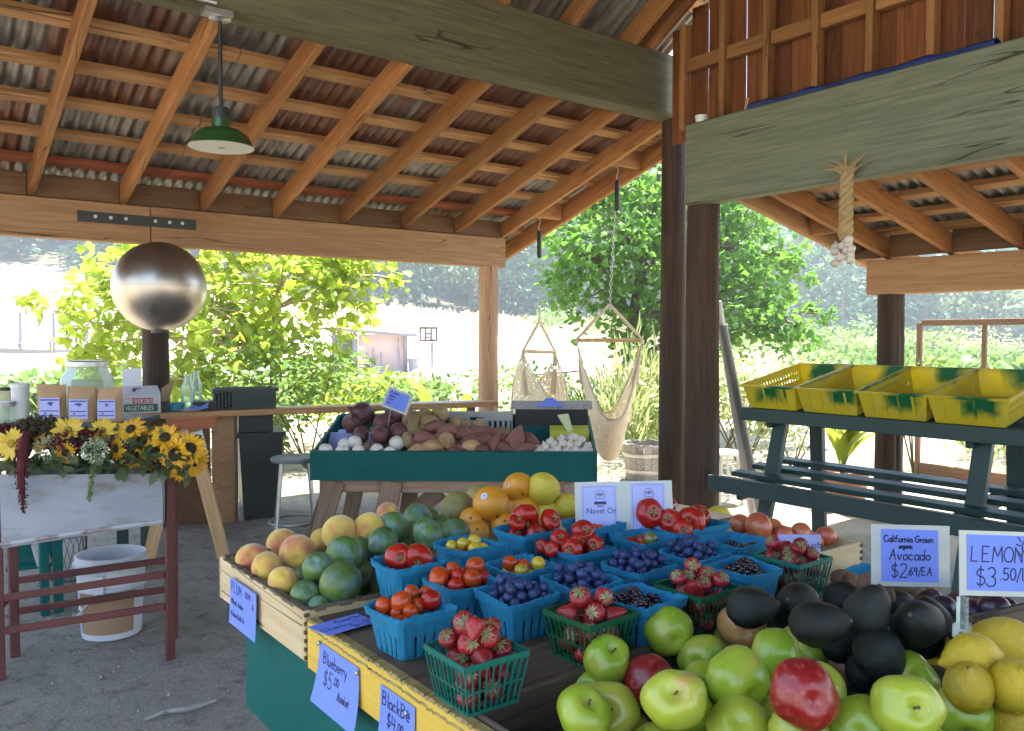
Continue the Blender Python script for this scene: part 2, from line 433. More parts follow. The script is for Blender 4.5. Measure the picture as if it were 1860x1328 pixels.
me = bpy.data.meshes.new('loose_gravel'); me.from_pydata(pv, [], pf); setmat(me, peb)
tag(link('loose_gravel', me), 'small loose grey gravel scattered over the shaded floor', 'gravel', kind='stuff')

# ================================================================== the open-sided market shed
shed = thing('market_shed', 'open sided timber market shed with a rusty corrugated roof', 'shed', (2.5, 2.5, 0))
RB = lambda Y: 2.35 + .31 * (6.5 - Y)            # underside of the low roof's rafters
def round_post(name, x, y, r, z1, m, seed):
    rr = random.Random(seed); n = 40; mb = MB(); vs = []; lev = 26
    ph = [rr.uniform(0, 6.28) for _ in range(4)]
    for i in range(lev + 1):
        q = i / lev
        for k in range(n):
            a = 2 * math.pi * k / n
            rad = r * (1.05 - .1 * q) * (1 + .035 * math.sin(2 * a + ph[0] + q) + .02 * math.sin(5 * a + ph[1]) + .012 * math.sin(3 * a + 7 * q + ph[2]) + .014 * math.sin(11 * a + ph[1] + 2 * math.sin(5 * q)) + .012 * math.sin(19 * a + ph[0] + 3 * math.sin(7 * q)) + rr.uniform(-.008, .008))
            if abs((a - ph[3] + .15 * math.sin(6 * q)) % 6.283 - 3.14) < .09: rad *= .90
            vs.append((z1 * (q - .5), rad * math.cos(a), rad * math.sin(a)))
    fs = [(i * n + k, (i + 1) * n + k, (i + 1) * n + (k + 1) % n, i * n + (k + 1) % n) for i in range(lev) for k in range(n)]
    fs += [tuple(range(n)), tuple(lev * n + k for k in range(n - 1, -1, -1))]
    mb.add(vs, fs); me = mb.mesh(name, m, True, None, R(50))
    o = link(name, me, shed); o.rotation_euler = (0, -math.pi / 2, 0); o.location = V(x, y, z1 / 2 - .06) - ORG[shed.name]
    return o
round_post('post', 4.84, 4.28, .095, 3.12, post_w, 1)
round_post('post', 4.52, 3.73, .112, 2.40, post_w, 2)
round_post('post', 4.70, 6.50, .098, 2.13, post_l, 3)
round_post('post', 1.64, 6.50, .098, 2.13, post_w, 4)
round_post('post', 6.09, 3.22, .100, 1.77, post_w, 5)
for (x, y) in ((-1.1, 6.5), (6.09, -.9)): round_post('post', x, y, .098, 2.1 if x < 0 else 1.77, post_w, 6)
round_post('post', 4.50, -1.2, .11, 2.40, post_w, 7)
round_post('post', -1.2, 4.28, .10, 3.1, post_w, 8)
# beams
member('beam', (-1.5, 4.27, 3.025 + .225), (4.94, 4.27, 3.025 + .225), .18, .45, green_w, shed, bev=.012)
member('beam', (4.465, 3.80, 2.565), (4.465, -1.4, 2.565), .13, .55, green_w2, shed, bev=.012)
member('beam', (-1.5, -2.1, 3.25), (4.94, -2.1, 3.25), .18, .45, green_w, shed, bev=.012)
round_post('post', 4.84, -2.1, .1, 3.1, post_w, 9); round_post('post', -1.2, -2.1, .1, 3.1, post_w, 10)
# plates
member('plate_beam', (-1.5, 6.5, 2.21), (1.60, 6.5, 2.21), .14, .27, plate_w, shed, bev=.008)
member('plate_beam', (1.605, 6.5, 2.205), (4.86, 6.5, 2.205), .14, .28, plate_w, shed, bev=.008)
member('plate_beam', (6.07, 3.38, 1.84), (6.07, -1.4, 1.84), .13, .26, plate_w, shed, bev=.008)
# steel splice plate with bolts
sp = MB().box((1.52, 6.424, 2.235), (.80, .012, .075)).build('splice_plate', darkmetal, shed)
for k, dx in enumerate((-.29, -.19, -.09, .11, .21, .30)):
    mb = MB(); mb.tube([(1.52 + dx, 6.418, 2.238), (1.52 + dx, 6.408, 2.238)], .013, 8)
    o = link('bolt', mb.mesh('bolt', galv, True, V(0, 0, 0), R(40)), sp); o.location = -ORG[shed.name]
# low roof: rafters along Y, blocks, purlins along X, sheets
RX = [-1.4, -.85, -.3, .27, .85, 1.43, 2.0, 2.57, 3.16, 3.75, 4.32, 4.86]
Y0, Y1 = 4.365, 7.0
ang = math.atan(.31); ca = math.cos(ang)
rd = .14
for x in RX:
    member('rafter', (x, Y0, RB(Y0) + rd / 2 / ca), (x, Y1, RB(Y1) + rd / 2 / ca), .045, rd, rafter_w, shed)
member('barge_rafter', (5.24, 4.55, RB(4.55) + .07), (5.24, Y1 + .03, RB(Y1) + .06), .045, .17, rafter_w, shed)
for i in range(len(RX) - 1):          # blocking on the plate between the rafters
    member('block', (RX[i] + .026, 6.5, RB(6.5) + .082), (RX[i + 1] - .026, 6.5, RB(6.5) + .082), .04, .155, brown_w, shed)
for yy in (5.0, 6.03):                # two blocks that carry the swings
    member('block', (4.885, yy, RB(yy) + .085), (5.215, yy, RB(yy) + .085), .045, .15, rafter_w, shed)
member('eave_board', (-1.6, Y1 + .05, RB(Y1) + .07), (5.28, Y1 + .05, RB(Y1) + .07), .025, .16, plate_w, shed)
sl_n = Vector((0, math.sin(ang), ca))
PYS = [4.46, 4.84, 5.22, 5.59, 5.96, 6.31, 6.66, 6.94]
for k, yy in enumerate(PYS):
    z = RB(yy) + rd / ca + .02 / ca
    mm = red_purlin if k in (5,) else purlin_w
    for (xa, xb) in ((-1.6, 1.70), (1.703, 5.27)):
        member('purlin', (xa, yy, z), (xb, yy, z), .088, .04, mm, shed, up=sl_n)

def metal_mat(name, rust):
    mm, t, b = nodes(name); N, Lk = t.nodes, t.links
    tc = N.new('ShaderNodeTexCoord'); oi = N.new('ShaderNodeObjectInfo'); mp = N.new('ShaderNodeMapping'); mp.inputs['Scale'].default_value = (2.2, .5, 1)
    Lk.new(tc.outputs['Object'], mp.inputs[0])
    def nz(sc, det):
        n = N.new('ShaderNodeTexNoise'); n.noise_dimensions = '4D'; n.inputs['Scale'].default_value = sc; n.inputs['Detail'].default_value = det
        Lk.new(mp.outputs[0], n.inputs[0]); mu = N.new('ShaderNodeMath'); mu.operation = 'MULTIPLY'; mu.inputs[1].default_value = 61
        Lk.new(oi.outputs['Random'], mu.inputs[0]); Lk.new(mu.outputs[0], n.inputs['W']); return n.outputs[0]
    def mr(s, a, c):
        r = N.new('ShaderNodeMapRange'); r.inputs[1].default_value = a; r.inputs[2].default_value = c; Lk.new(s, r.inputs[0]); return r.outputs[0]
    def mc(f, a, c):
        mx = N.new('ShaderNodeMix'); mx.data_type = 'RGBA'; Lk.new(f, mx.inputs[0])
        for k, s in ((6, a), (7, c)):
            if isinstance(s, tuple): mx.inputs[k].default_value = rgba(s)
            else: Lk.new(s, mx.inputs[k])
        return mx.outputs[2]
    zinc = mc(mr(nz(9, 6), .35, .65), (.30, .275, .25), (.14, .125, .11))
    ru = mc(mr(nz(11, 6), .35, .65), (.12, .042, .020), (.18, .074, .036))
    f = mr(nz(2.6, 7), .60 - rust * .45, .75 - rust * .45)
    Lk.new(mc(f, zinc, ru), b.inputs['Base Color'])
    inv = N.new('ShaderNodeMath'); inv.operation = 'SUBTRACT'; inv.inputs[0].default_value = .30; Lk.new(f, inv.inputs[1])
    cl = N.new('ShaderNodeClamp'); Lk.new(inv.outputs[0], cl.inputs[0]); Lk.new(cl.outputs[0], b.inputs['Metallic'])
    b.inputs['Roughness'].default_value = .5
    return mm
zinc_m, rust_m, half_m = metal_mat('zinc_sheet', .0), metal_mat('rusted_sheet', 1.0), metal_mat('part_rusted_sheet', .62)
_sh = {}
def sheet_mesh(width, length, m, pitch=.075, amp=.011):
    key = (round(width, 3), round(length, 3), m.name)
    if key in _sh: return _sh[key]
    n = int(round(width / pitch * 8)); vs = []; fs = []; th = .0012
    for j in (0, 1):
        for i in range(n + 1):
            x = -width / 2 + width * i / n
            vs.append((x, (j - .5) * length, amp * math.cos(2 * math.pi * (x + width / 2) / pitch)))
    for i in range(n): fs.append((i, i + 1, n + 2 + i, n + 1 + i))
    me = bpy.data.meshes.new('roof_sheet'); me.from_pydata(vs, [], fs); setmat(me, m)
    me.polygons.foreach_set('use_smooth', [True] * len(me.polygons)); _sh[key] = me
    return me
def lay_sheet(p0, p1, xdir, width, m, lift=0.0):
    """p0 low end centre, p1 high end centre"""
    p0, p1 = Vector(p0), Vector(p1); y = (p1 - p0); L = y.length; y = y / L; x = Vector(xdir).normalized(); z = x.cross(y)
    if z.z < 0: x = -x; z = x.cross(y)
    o = link('roof_sheet', sheet_mesh(width, L, m), shed)
    M = Matrix((x, y, z)).transposed().to_4x4(); M.translation = (p0 + p1) / 2 + z * lift - ORG[shed.name]; o.matrix_basis = M
SZ = lambda Y: RB(Y) + (rd + .04) / ca + .014
rs = random.Random(12)
x = -1.3
k = 0
while x < 5.3:
    up_m = [rust_m, rust_m, half_m, zinc_m, half_m, zinc_m, rust_m, half_m, rust_m, rust_m, rust_m][k % 11]
    lo_m = [zinc_m, zinc_m, zinc_m, half_m, zinc_m, zinc_m][k % 6]
    lay_sheet((x, 5.78, SZ(5.78)), (x, 4.30, SZ(4.30)), (1, 0, 0), .675, up_m, .004 * (k % 2) + .006)
    lay_sheet((x, 7.12, SZ(7.12)), (x, 5.66, SZ(5.66)), (1, 0, 0), .675, lo_m, .004 * (k % 2) - .004)
    x += .60; k += 1

# high gable roof over the stalls (ridge along X)
MR = lambda Y: 3.475 + .60 * (4.18 - abs(Y - 1.04) - 1.04)      # rafter underside, symmetric about the ridge at Y = 1.04
a2 = math.atan(.6); c2 = math.cos(a2)
for x in RX[:-1] + [4.50]:
    for (ya, yb) in ((4.75, 1.06), (-2.67, 1.02)):
        member('rafter', (x, ya, MR(ya) + .075 / c2), (x, yb, MR(yb) + .075 / c2), .045, .15, rafter_w, shed)
for yy in (4.6, 4.0, 3.4, 2.8, 2.2, 1.6, .5, -.1, -.7, -1.3, -1.9, -2.5):
    s = 1 if yy > 1.04 else -1
    z = MR(yy) + .17 / c2
    for (xa, xb) in ((-1.55, 1.6), (1.603, 4.86)):
        member('purlin', (xa, yy, z), (xb, yy, z), .10, .04, purlin_w if s > 0 else brown_w, shed, up=(0, .51 * s, .857))
x = -1.25; k = 0
while x < 4.75:
    for s in (1, -1):
        e = 1.04 + s * 3.75
        z = lambda Y: MR(Y) + (.19) / c2 + .016
        mid = 1.04 + s * 1.8
        lay_sheet((x, e, z(e)), (x, mid - s * .1, z(mid - s * .1)), (1, 0, 0), .66 if k < 10 else .55, zinc_m, .004 * (k % 2))
        lay_sheet((x, mid, z(mid)), (x, 1.04, z(1.04) - .005), (1, 0, 0), .66 if k < 10 else .55, zinc_m, .012 + .004 * (k % 2))
    x += .59; k += 1
rc = MB(); rz = MR(1.04) + .28
for s in (1, -1): rc.hexa([V(-1.6, 1.04, rz + .06), V(4.95, 1.04, rz + .06), V(4.95, 1.04 + s * .22, rz - .075), V(-1.6, 1.04 + s * .22, rz - .075), V(-1.6, 1.04, rz + .063), V(4.95, 1.04, rz + .063), V(4.95, 1.04 + s * .22, rz - .072), V(-1.6, 1.04 + s * .22, rz - .072)])
rc.build('ridge_cap', zinc_m, shed)
# gable end wall above the cross beam: studs, nailer, boards
gw = MB().box((4.60, 1.2, 2.852), (.10, 5.2, .02)).build('gable_wall', stud_w, shed)
def wall_piece(name, p0, p1, wd, ht, m, up): 
    o = member(name, p0, p1, wd, ht, m, shed, up); mw = o.matrix_basis.copy(); o.parent = gw; o.matrix_basis = mw; return o
yy = 3.97; k = 0
while yy > -1.5:
    top = MR(yy) + .0
    wall_piece('stud', (4.605, yy, 2.865), (4.605, yy, top), .085, .045, stud_w, (0, 1, 0))
    yy -= .35 if k else .345; k += 1
yy = 3.97
for k in range(15):
    a_, b_ = yy - .0235, yy - .3265
    if MR(a_) > 3.4: wall_piece('nailer', (4.61, a_, 3.31), (4.61, b_, 3.31), .06, .09, stud_w, (0, 0, 1))
    yy -= .35
yy = 4.14; k = 0; rb = random.Random(5)
while yy > -1.9:
    wd = rb.choice((.14, .165, .18, .20)); gap = rb.choice((.0015, .003, .005, .011))
    yc = yy - wd / 2; top = min(MR(yy), MR(yy - wd)) + .12
    if top > 2.95: wall_piece('board', (4.662 + rb.uniform(0, .003), yc, 2.80), (4.662 + rb.uniform(0, .003), yc, top), wd, .02, board_w, (1, 0, 0))
    yy -= wd + gap; k += 1

# shed roof on the far side of the cross beam, falling towards +X
SB = lambda X: 1.4 + .593 + .223 * (6.05 - X)
YS = [3.52, 3.25, 2.79, 2.33, 1.87, 1.40, .94, .47, 0, -.47, -.94]
a3 = math.atan(.223); c3_ = math.cos(a3)
for k, yy in enumerate(YS):
    member('barge_rafter' if k == 0 else 'rafter', (4.535, yy, SB(4.535) + .07), (6.55, yy, SB(6.55) + .07), .045, .14, rafter_w if k else plate_w, shed)
for k in range(len(YS) - 1):
    member('block', (6.07, YS[k] - .024, SB(6.07) + .09), (6.07, YS[k + 1] + .024, SB(6.07) + .09), .04, .17, brown_w, shed)
    if k == 0: member('block', (5.45, YS[0] - .024, SB(5.45) + .075), (5.45, YS[1] + .024, SB(5.45) + .075), .04, .13, rafter_w, shed)
for k, xx in enumerate((4.72, 5.02, 5.34, 5.66, 5.98, 6.32)):
    z = SB(xx) + .16 / c3_ + .003
    member('purlin', (xx, 3.56, z), (xx, -1.2, z), .088, .04, red_purlin if k == 0 else purlin_w, shed, up=(math.sin(a3), 0, c3_))
yy = 3.28; k = 0
while yy > -1.2:
    z = lambda X: SB(X) + .18 / c3_ + .018
    lay_sheet((6.62, yy, z(6.62)), (4.56, yy, z(4.56)), (0, 1, 0), .66, zinc_m, .004 * (k % 2)); yy -= .59; k += 1

# metal conduit along the low edge of the long beam, and a clip
mb = MB(); mb.tube([(-1.4, 4.165, 3.045), (.6, 4.165, 3.04), (1.36, 4.167, 3.04)], .011, 8)
mb.box((.93, 4.165, 3.04), (.03, .03, .035)); mb.build('conduit', galv, shed, True)

# ------------------------------------------------------------------ pendant lamp
lp = PD(417, 68, 4.52); lp.y = 4.21; lp.z = 3.025
lp = V(1.40, 4.24, 3.02)
lamp = thing('pendant_lamp', 'green enamel barn pendant lamp on a black rod under the beam', 'lamp', lp)
mb = MB(); mb.lathe([(0, 0), (.035, 0), (.055, -.012), (.055, -.03), (.03, -.04), (0, -.04)], 20, lp); mb.box(lp + V(-.02, -.02, -.01), (.14, .08, .028)); mb.build('ceiling_box', galv, lamp, True)
zb = -.47
MB().tube([lp + V(0, 0, -.04), lp + V(0, 0, zb)], .010, 10).build('rod', black, lamp, True)
grn = mat('green_enamel', (.012, .07, .012), (.010, .055, .010), 5, .35, rnd=0, coat=.5)
enam = mat('white_enamel', (.75, .75, .75), None, 5, .4, rnd=0)
mb = MB(); mb.lathe([(.0, zb), (.038, zb), (.045, zb - .02), (.043, zb - .065), (.0, zb - .065)], 24, lp); sk = mb.build('socket_cap', darkgrn, lamp, True)
mb = MB(); mb.lathe([(.044, zb - .055), (.047, zb - .10), (.10, zb - .115), (.135, zb - .145), (.155, zb - .19), (.162, zb - .195), (.16, zb - .198)], 36, lp); mb.build('shade', grn, lamp, True)
mb = MB(); mb.lathe([(.0, zb - .105), (.045, zb - .107), (.098, zb - .120), (.131, zb - .149), (.151, zb - .192), (.16, zb - .1985)], 36, lp)
mb.build('shade_lining', enam, lamp, True)
mb = MB(); mb.lathe([(.0, zb - .205), (.018, zb - .20), (.029, zb - .18), (.030, zb - .165), (.018, zb - .14), (.013, zb - .107)], 20, lp); mb.build('bulb', glass_m, lamp, True)
# ================================================================== plants and far things
def fast_mesh(name, verts, tris, m, smooth=False):
    verts = np.asarray(verts, dtype=np.float32).reshape(-1, 3); tris = np.asarray(tris, dtype=np.int32).reshape(-1, 3)
    me = bpy.data.meshes.new(name); me.vertices.add(len(verts)); me.vertices.foreach_set('co', verts.ravel())
    me.loops.add(tris.size); me.loops.foreach_set('vertex_index', tris.ravel())
    me.polygons.add(len(tris)); me.polygons.foreach_set('loop_start', np.arange(0, tris.size, 3, dtype=np.int32))
    try: me.polygons.foreach_set('loop_total', np.full(len(tris), 3, dtype=np.int32))
    except Exception: pass
    setmat(me, m); me.update(calc_edges=True)
    if smooth: me.polygons.foreach_set('use_smooth', [True] * len(me.polygons))
    return me
def leaf_shape(kind):
    if kind == 'maple':
        a = [(0, 0), (.18, .06), (.42, .02), (.36, .22), (.58, .48), (.34, .46), (.30, .62), (0, 1.0), (-.30, .62), (-.34, .46), (-.58, .48), (-.36, .22), (-.42, .02), (-.18, .06)]
        pts = [(x, y, -.25 * x * x - .10 * y * y) for x, y in a]; c = (0, .36, .05)
        v = [c] + pts; n = len(pts); t = [(0, 1 + i, 1 + (i + 1) % n) for i in range(n)]
        return np.array(v), np.array(t)
    if kind == 'oval':
        pts = [(0, 0, 0), (.26, .3, .05), (.22, .68, 0), (0, 1, -.12), (-.22, .68, 0), (-.26, .3, .05)]
        return np.array(pts), np.array([(0, 1, 5), (1, 4, 5), (1, 2, 4), (2, 3, 4)])
    if kind == 'blade':
        pts = [(-.05, 0, 0), (.05, 0, 0), (.05, .5, .06), (-.05, .5, .06), (0, 1, -.06)]
        return np.array(pts), np.array([(0, 1, 2), (0, 2, 3), (3, 2, 4)])
    if kind == 'needle':   # a flat spray
        pts = [(0, 0, 0), (.22, .25, -.03), (.12, .35, .02), (.24, .6, -.08), (.08, .65, 0), (0, 1, -.15), (-.08, .65, 0), (-.24, .6, -.08), (-.12, .35, .02), (-.22, .25, -.03)]
        return np.array(pts), np.array([(0, 1, 2), (2, 3, 4), (4, 5, 6), (6, 7, 8), (8, 9, 0), (0, 2, 8), (2, 4, 8), (4, 6, 8)])
def leaves(pos, dirs, sizes, kind, r, roll=1.2):
    """scatter leaf faces: pos Nx3, dirs Nx3 (where the tip points), sizes N"""
    lv, lt = leaf_shape(kind); n = len(pos)
    d = dirs / (np.linalg.norm(dirs, axis=1, keepdims=True) + 1e-9)
    upv = np.tile(np.array([0, 0, 1.0]), (n, 1)) + r.normal(0, roll * .45, (n, 3))
    x = np.cross(d, upv); x /= (np.linalg.norm(x, axis=1, keepdims=True) + 1e-9); z = np.cross(x, d)
    P = pos[:, None, :] + sizes[:, None, None] * (lv[None, :, 0:1] * x[:, None, :] + lv[None, :, 1:2] * d[:, None, :] + lv[None, :, 2:3] * z[:, None, :])
    T = lt[None, :, :] + (np.arange(n) * len(lv))[:, None, None]
    return P.reshape(-1, 3), T.reshape(-1, 3)
def leaf_mat(name, c1, c2, c3=None, trans=.5, scale=3.0):
    return mat(name, c1, c2, scale, .5, rnd=.10, trans=trans, detail=8, lo=.38, hi=.62, c3=c3, scale3=scale * 1.7, lo3=.62, hi3=.68, spec=.35)
bark_l = wood('pale_bark', (.40, .31, .20), (.30, .22, .14), (.16, .11, .07), knots=False)
bark_d = wood('dark_bark', (.13, .09, .07), (.09, .06, .045), (.04, .03, .025), knots=False)
lf_yel = leaf_mat('yellow_green_leaf', (.40, .47, .05), (.28, .39, .04), (.55, .42, .04), .68, 9)
lf_map = leaf_mat('maple_leaf', (.17, .33, .04), (.09, .23, .03), (.28, .38, .05), .6, 7)
lf_bus = leaf_mat('garden_leaf', (.20, .30, .07), (.12, .22, .05), (.32, .38, .10), .5, 4)
lf_pale = leaf_mat('pale_weed_leaf', (.38, .40, .17), (.27, .32, .11), (.48, .42, .20), .5, 4)
lf_pine = leaf_mat('conifer_needle', (.085, .185, .080), (.045, .115, .058), None, .3, 1.6)
lf_pine2 = leaf_mat('far_broadleaf', (.15, .22, .08), (.10, .17, .065), None, .35, .8)
lf_can = leaf_mat('canna_leaf', (.32, .36, .03), (.22, .30, .03), None, .55, 6)

def broad_tree(name, label, base, trunk_pts, trunk_r, clumps, nleaf, lsize, lm, bm, seed, group=None, kind='maple', parts=0):
    r = np.random.default_rng(seed); rr = random.Random(seed)
    t = thing(name, label, 'tree', base, group=group)
    mb = MB(); mb.tube(trunk_pts, trunk_r, 10); mb.build('trunk', bm, t, True)
    top = Vector(trunk_pts[-1]); limb = MB(); P = []; D = []; S = []
    wts = np.array([c[1] ** 2 for c in clumps]); wts = wts / wts.sum()
    for (c, rad), wgt in zip(clumps, wts):
        c = Vector(c)
        # limb from the nearest trunk point to the clump
        q = min(trunk_pts[1:], key=lambda p: (Vector(p) - c).length + max(0, (Vector(p).z - c.z)) * 2); q = Vector(q)
        mid = (q + c) / 2 + V(rr.uniform(-.1, .1), rr.uniform(-.1, .1), rr.uniform(-.05, .2)) * (c - q).length * .5
        k = min(.28, trunk_r[-1] / max(.01, trunk_r[0]) + .1)
        limb.tube([q, (q + mid) / 2 + V(0, 0, .03), mid, (mid + c) / 2 + V(0, 0, .05), c], [trunk_r[0] * k, trunk_r[0] * k * .8, trunk_r[0] * k * .55, trunk_r[0] * k * .35, .004], 6)
        n = max(6, int(nleaf * wgt))
        for j in range(max(2, n // 26)):         # twigs with leaf sprays
            v = r.normal(0, 1, 3); v /= np.linalg.norm(v) + 1e-9; v *= rad * 1.12 * r.random() ** .36
            e = np.array(c) + v * np.array([1, 1, .8])
            limb.tube([c, c.lerp(Vector(e), .5) + V(0, 0, .02), Vector(e)], [.010, .007, .003], 4, cap=False)
            m_ = 26
            pp = e + r.normal(0, rad * .22, (m_, 3)); dd = (pp - np.array(c)) * .6 + r.normal(0, rad * .5, (m_, 3)); dd[:, 2] -= rad * .35
            P.append(pp); D.append(dd); S.append(lsize * r.uniform(.55, 1.25, m_))
    limb.build('limbs', bm, t, True)
    P = np.concatenate(P); D = np.concatenate(D); S = np.concatenate(S)
    ob = np.array(base)
    if parts:          # the leaves that show largest are parts of their own
        dist = np.linalg.norm(P - np.array(CAM), axis=1) / S; order = np.argsort(dist); first, rest = order[:parts], order[parts:]
        lv, lt = leaf_shape(kind); lme = [fast_mesh('leaf', lv * np.array([1, 1, q]), lt, lm) for q in (1, .4, 1.6)]
        for i in first:
            o = link('leaf', lme[rr.randrange(3)], t); d = Vector(D[i]).normalized(); u = V(0, 0, 1) + Vector(r.normal(0, .5, 3))
            x = d.cross(u).normalized(); z = x.cross(d)
            M = Matrix((x, d, z)).transposed().to_4x4() @ Matrix.Scale(float(S[i]), 4); M.translation = Vector(P[i] - ob); o.matrix_basis = M
        P, D, S = P[rest], D[rest], S[rest]
    vv, tt = leaves(P - ob, D, S, kind, r)
    o = link('crown', fast_mesh('crown', vv, tt, lm), t)
    o['kind'] = 'stuff'
    return t

# ---- the yellow-green tree outside the counter
tb = PD(503, 800, 9.6); tb.z = ground_z(tb.x, tb.y)
def at(x, y, d): return tuple(PD(x, y, d))
tp = [tuple(tb), at(501, 720, 9.6), at(500, 640, 9.6), at(503, 560, 9.65), at(506, 470, 9.7), at(512, 360, 9.8)]
cl = []
r0 = random.Random(21)
for (x, y, d, s) in [(150, 590, 9.0, .42), (215, 540, 9.2, .5), (110, 570, 8.9, .26), (180, 660, 9.1, .40), (240, 620, 9.6, .5), (330, 500, 9.8, .55), (390, 560, 9.4, .55), (350, 640, 9.7, .55), (430, 480, 10, .6), (420, 640, 9.2, .5),
                     (440, 710, 9.6, .45), (360, 720, 9.6, .42), (510, 520, 9.4, .6), (560, 600, 9.4, .55), (600, 510, 9.8, .55), (635, 545, 9.7, .38), (590, 650, 9.8, .36), (565, 690, 9.8, .42), (660, 500, 9.9, .36), (300, 700, 9.8, .4),
                     (500, 420, 10, .7), (350, 400, 10, .7), (620, 410, 10, .6), (220, 470, 10, .4), (470, 590, 10.2, .55), (260, 440, 10.1, .5), (130, 640, 9.2, .22)]:
    cl.append((at(x, y, d), s))
broad_tree('maple_tree', 'yellow green young maple tree with broad leaves outside the counter', tb, tp, [.085, .075, .06, .05, .04, .02], cl, 5200, .125, lf_yel, bark_l, 5, parts=300)
# ---- the deep green maple behind the hanging chairs
tb = PD(1190, 800, 11.5); tb.z = ground_z(tb.x, tb.y)
tp = [tuple(tb), at(1188, 700, 11.5), at(1170, 640, 11.5), at(1150, 580, 11.4), at(1170, 450, 11.5), at(1200, 300, 11.6)]
cl = []
for (x, y, d, s) in [(1080, 470, 11.2, .62), (1130, 420, 11.0, .7), (1070, 540, 11.4, .45), (1110, 600, 11.4, .40), (1180, 480, 11.0, .65), (1180, 570, 11.3, .5), (1160, 640, 11.2, .38), (1190, 700, 11.0, .28), (1060, 420, 11.8, .5),
                     (1180, 350, 11.4, .8), (1100, 370, 11.8, .6), (1330, 450, 11.2, .65), (1370, 520, 11.3, .55), (1330, 560, 11.0, .55), (1400, 460, 11.8, .45), (1320, 620, 11.0, .40), (1430, 585, 10.6, .42), (1460, 570, 10.5, .28), (1390, 600, 10.8, .42), (1350, 400, 11.6, .7),
                     (1310, 500, 11.6, .6), (1260, 430, 12, .8), (1260, 330, 12, .9), (1420, 500, 11.9, .35), (1250, 560, 12, .7), (1100, 320, 12, .7), (1030, 440, 11.6, .30), (1040, 500, 11.5, .28)]:
    cl.append((at(x, y, d), s))
broad_tree('maple_tree', 'dense green maple tree beyond the hanging chairs and corner posts', tb, tp, [.12, .11, .09, .08, .06, .03], cl, 9500, .105, lf_map, bark_d, 9)

# ---- forest trees: a few models, copied
def conifer_mesh(h, rad, seed, n=900):
    r = np.random.default_rng(seed); P = []; D = []; S = []
    base = .04 * h
    for i in range(n):
        q = r.random() ** .85; z = base + (h - base) * q
        R_ = rad * (1 - q) ** .8 * (.75 + .35 * math.sin(9 * q * 6.28 + seed) * .3 + .2 * r.random())
        a = r.uniform(0, 6.283); rr_ = R_ * r.uniform(.35, 1.0)
        P.append((rr_ * math.cos(a), rr_ * math.sin(a), z)); D.append((math.cos(a), math.sin(a), -.35 + r.normal(0, .2))); S.append(max(.35, R_ * .42) * r.uniform(.7, 1.3))
    return leaves(np.array(P), np.array(D), np.array(S), 'needle', r)
def round_mesh(h, rad, seed, n=1100):
    r = np.random.default_rng(seed); P = []; D = []; S = []
    cls = [(r.normal(0, rad * .45, 2), r.uniform(.35, .9) * h, rad * r.uniform(.35, .6)) for _ in range(16)]
    for i in range(n):
        c = cls[r.integers(16)]; v = r.normal(0, 1, 3); v /= np.linalg.norm(v); v *= c[2] * r.random() ** .35
        P.append((c[0][0] + v[0], c[0][1] + v[1], c[1] + v[2] * .8)); D.append(v + r.normal(0, .5, 3)); S.append(rad * .17 * r.uniform(.6, 1.4))
    return leaves(np.array(P), np.array(D), np.array(S), 'oval', r)
def tree_model(kind, i):
    h, rad = (14, 2.6) if kind == 'c' else (9, 3.4)
    vv, tt = conifer_mesh(h, rad, 40 + i) if kind == 'c' else round_mesh(h, rad, 60 + i)
    cm = fast_mesh('crown', vv, tt, lf_pine if kind == 'c' else lf_pine2)
    mb = MB(); mb.tube([(0, 0, -.5), (0.05, 0, h * .3), (0, .08, h * .65), (0, 0, h * .95)], [.24, .19, .12, .03], 7)
    return cm, mb.mesh('trunk', bark_d, True)
MOD = {k: [tree_model(k, i) for i in range(4)] for k in 'cb'}
def forest_tree(x, y, kind, s, label, group, i):
    o = thing('conifer_tree' if kind == 'c' else 'broadleaf_tree', label, 'tree', (x, y, ground_z(x, y)), rng.uniform(0, 6.28), group)
    o.scale = (s * rng.uniform(.85, 1.15), s * rng.uniform(.85, 1.15), s)
    cm, tm = MOD[kind][i % 4]
    link('trunk', tm, o); c = link('crown', cm, o); c['kind'] = 'stuff'
fr = random.Random(17)
k = 0
def place(px, d, kind, s, label, group):
    global k
    p = PD(px, 610, d); forest_tree(p.x, p.y, kind, s, label, group, k); k += 1
for row, (d0, d1, step, s0) in enumerate(((56, 60, 34, .80), (63, 70, 30, 1.0), (76, 86, 30, 1.3))):
    px = -140 + row * 13
    while px < 2020:
        d = fr.uniform(d0, d1)
        if px < 620: kk = 'b' if fr.random() < .35 else 'c'; lab = 'forest tree on the ridge of the bleached hillside left of the globe post'; g = 'trees on the hillside ridge'
        elif px < 880: kk = 'b' if fr.random() < (.55 if row == 0 else .2) else 'c'; lab = 'hazy forest tree behind the basketball hoop and tool shed'; g = 'trees behind the hoop'
        elif px < 1300: kk = 'c' if fr.random() < .85 else 'b'; lab = 'hazy blue green conifer wood tree beyond the hanging chairs'; g = 'trees beyond the hanging chairs'
        else: kk = 'c' if fr.random() < .85 else 'b'; lab = 'hazy blue green forest tree beyond the crop field and window frame'; g = 'trees beyond the crop field'
        if not (row == 0 and (250 < px < 640 or fr.random() < .15)):
            place(px + fr.uniform(-12, 12), d, kk, s0 * fr.uniform(.75, 1.2), lab, g)
        px += step * fr.uniform(.7, 1.3)

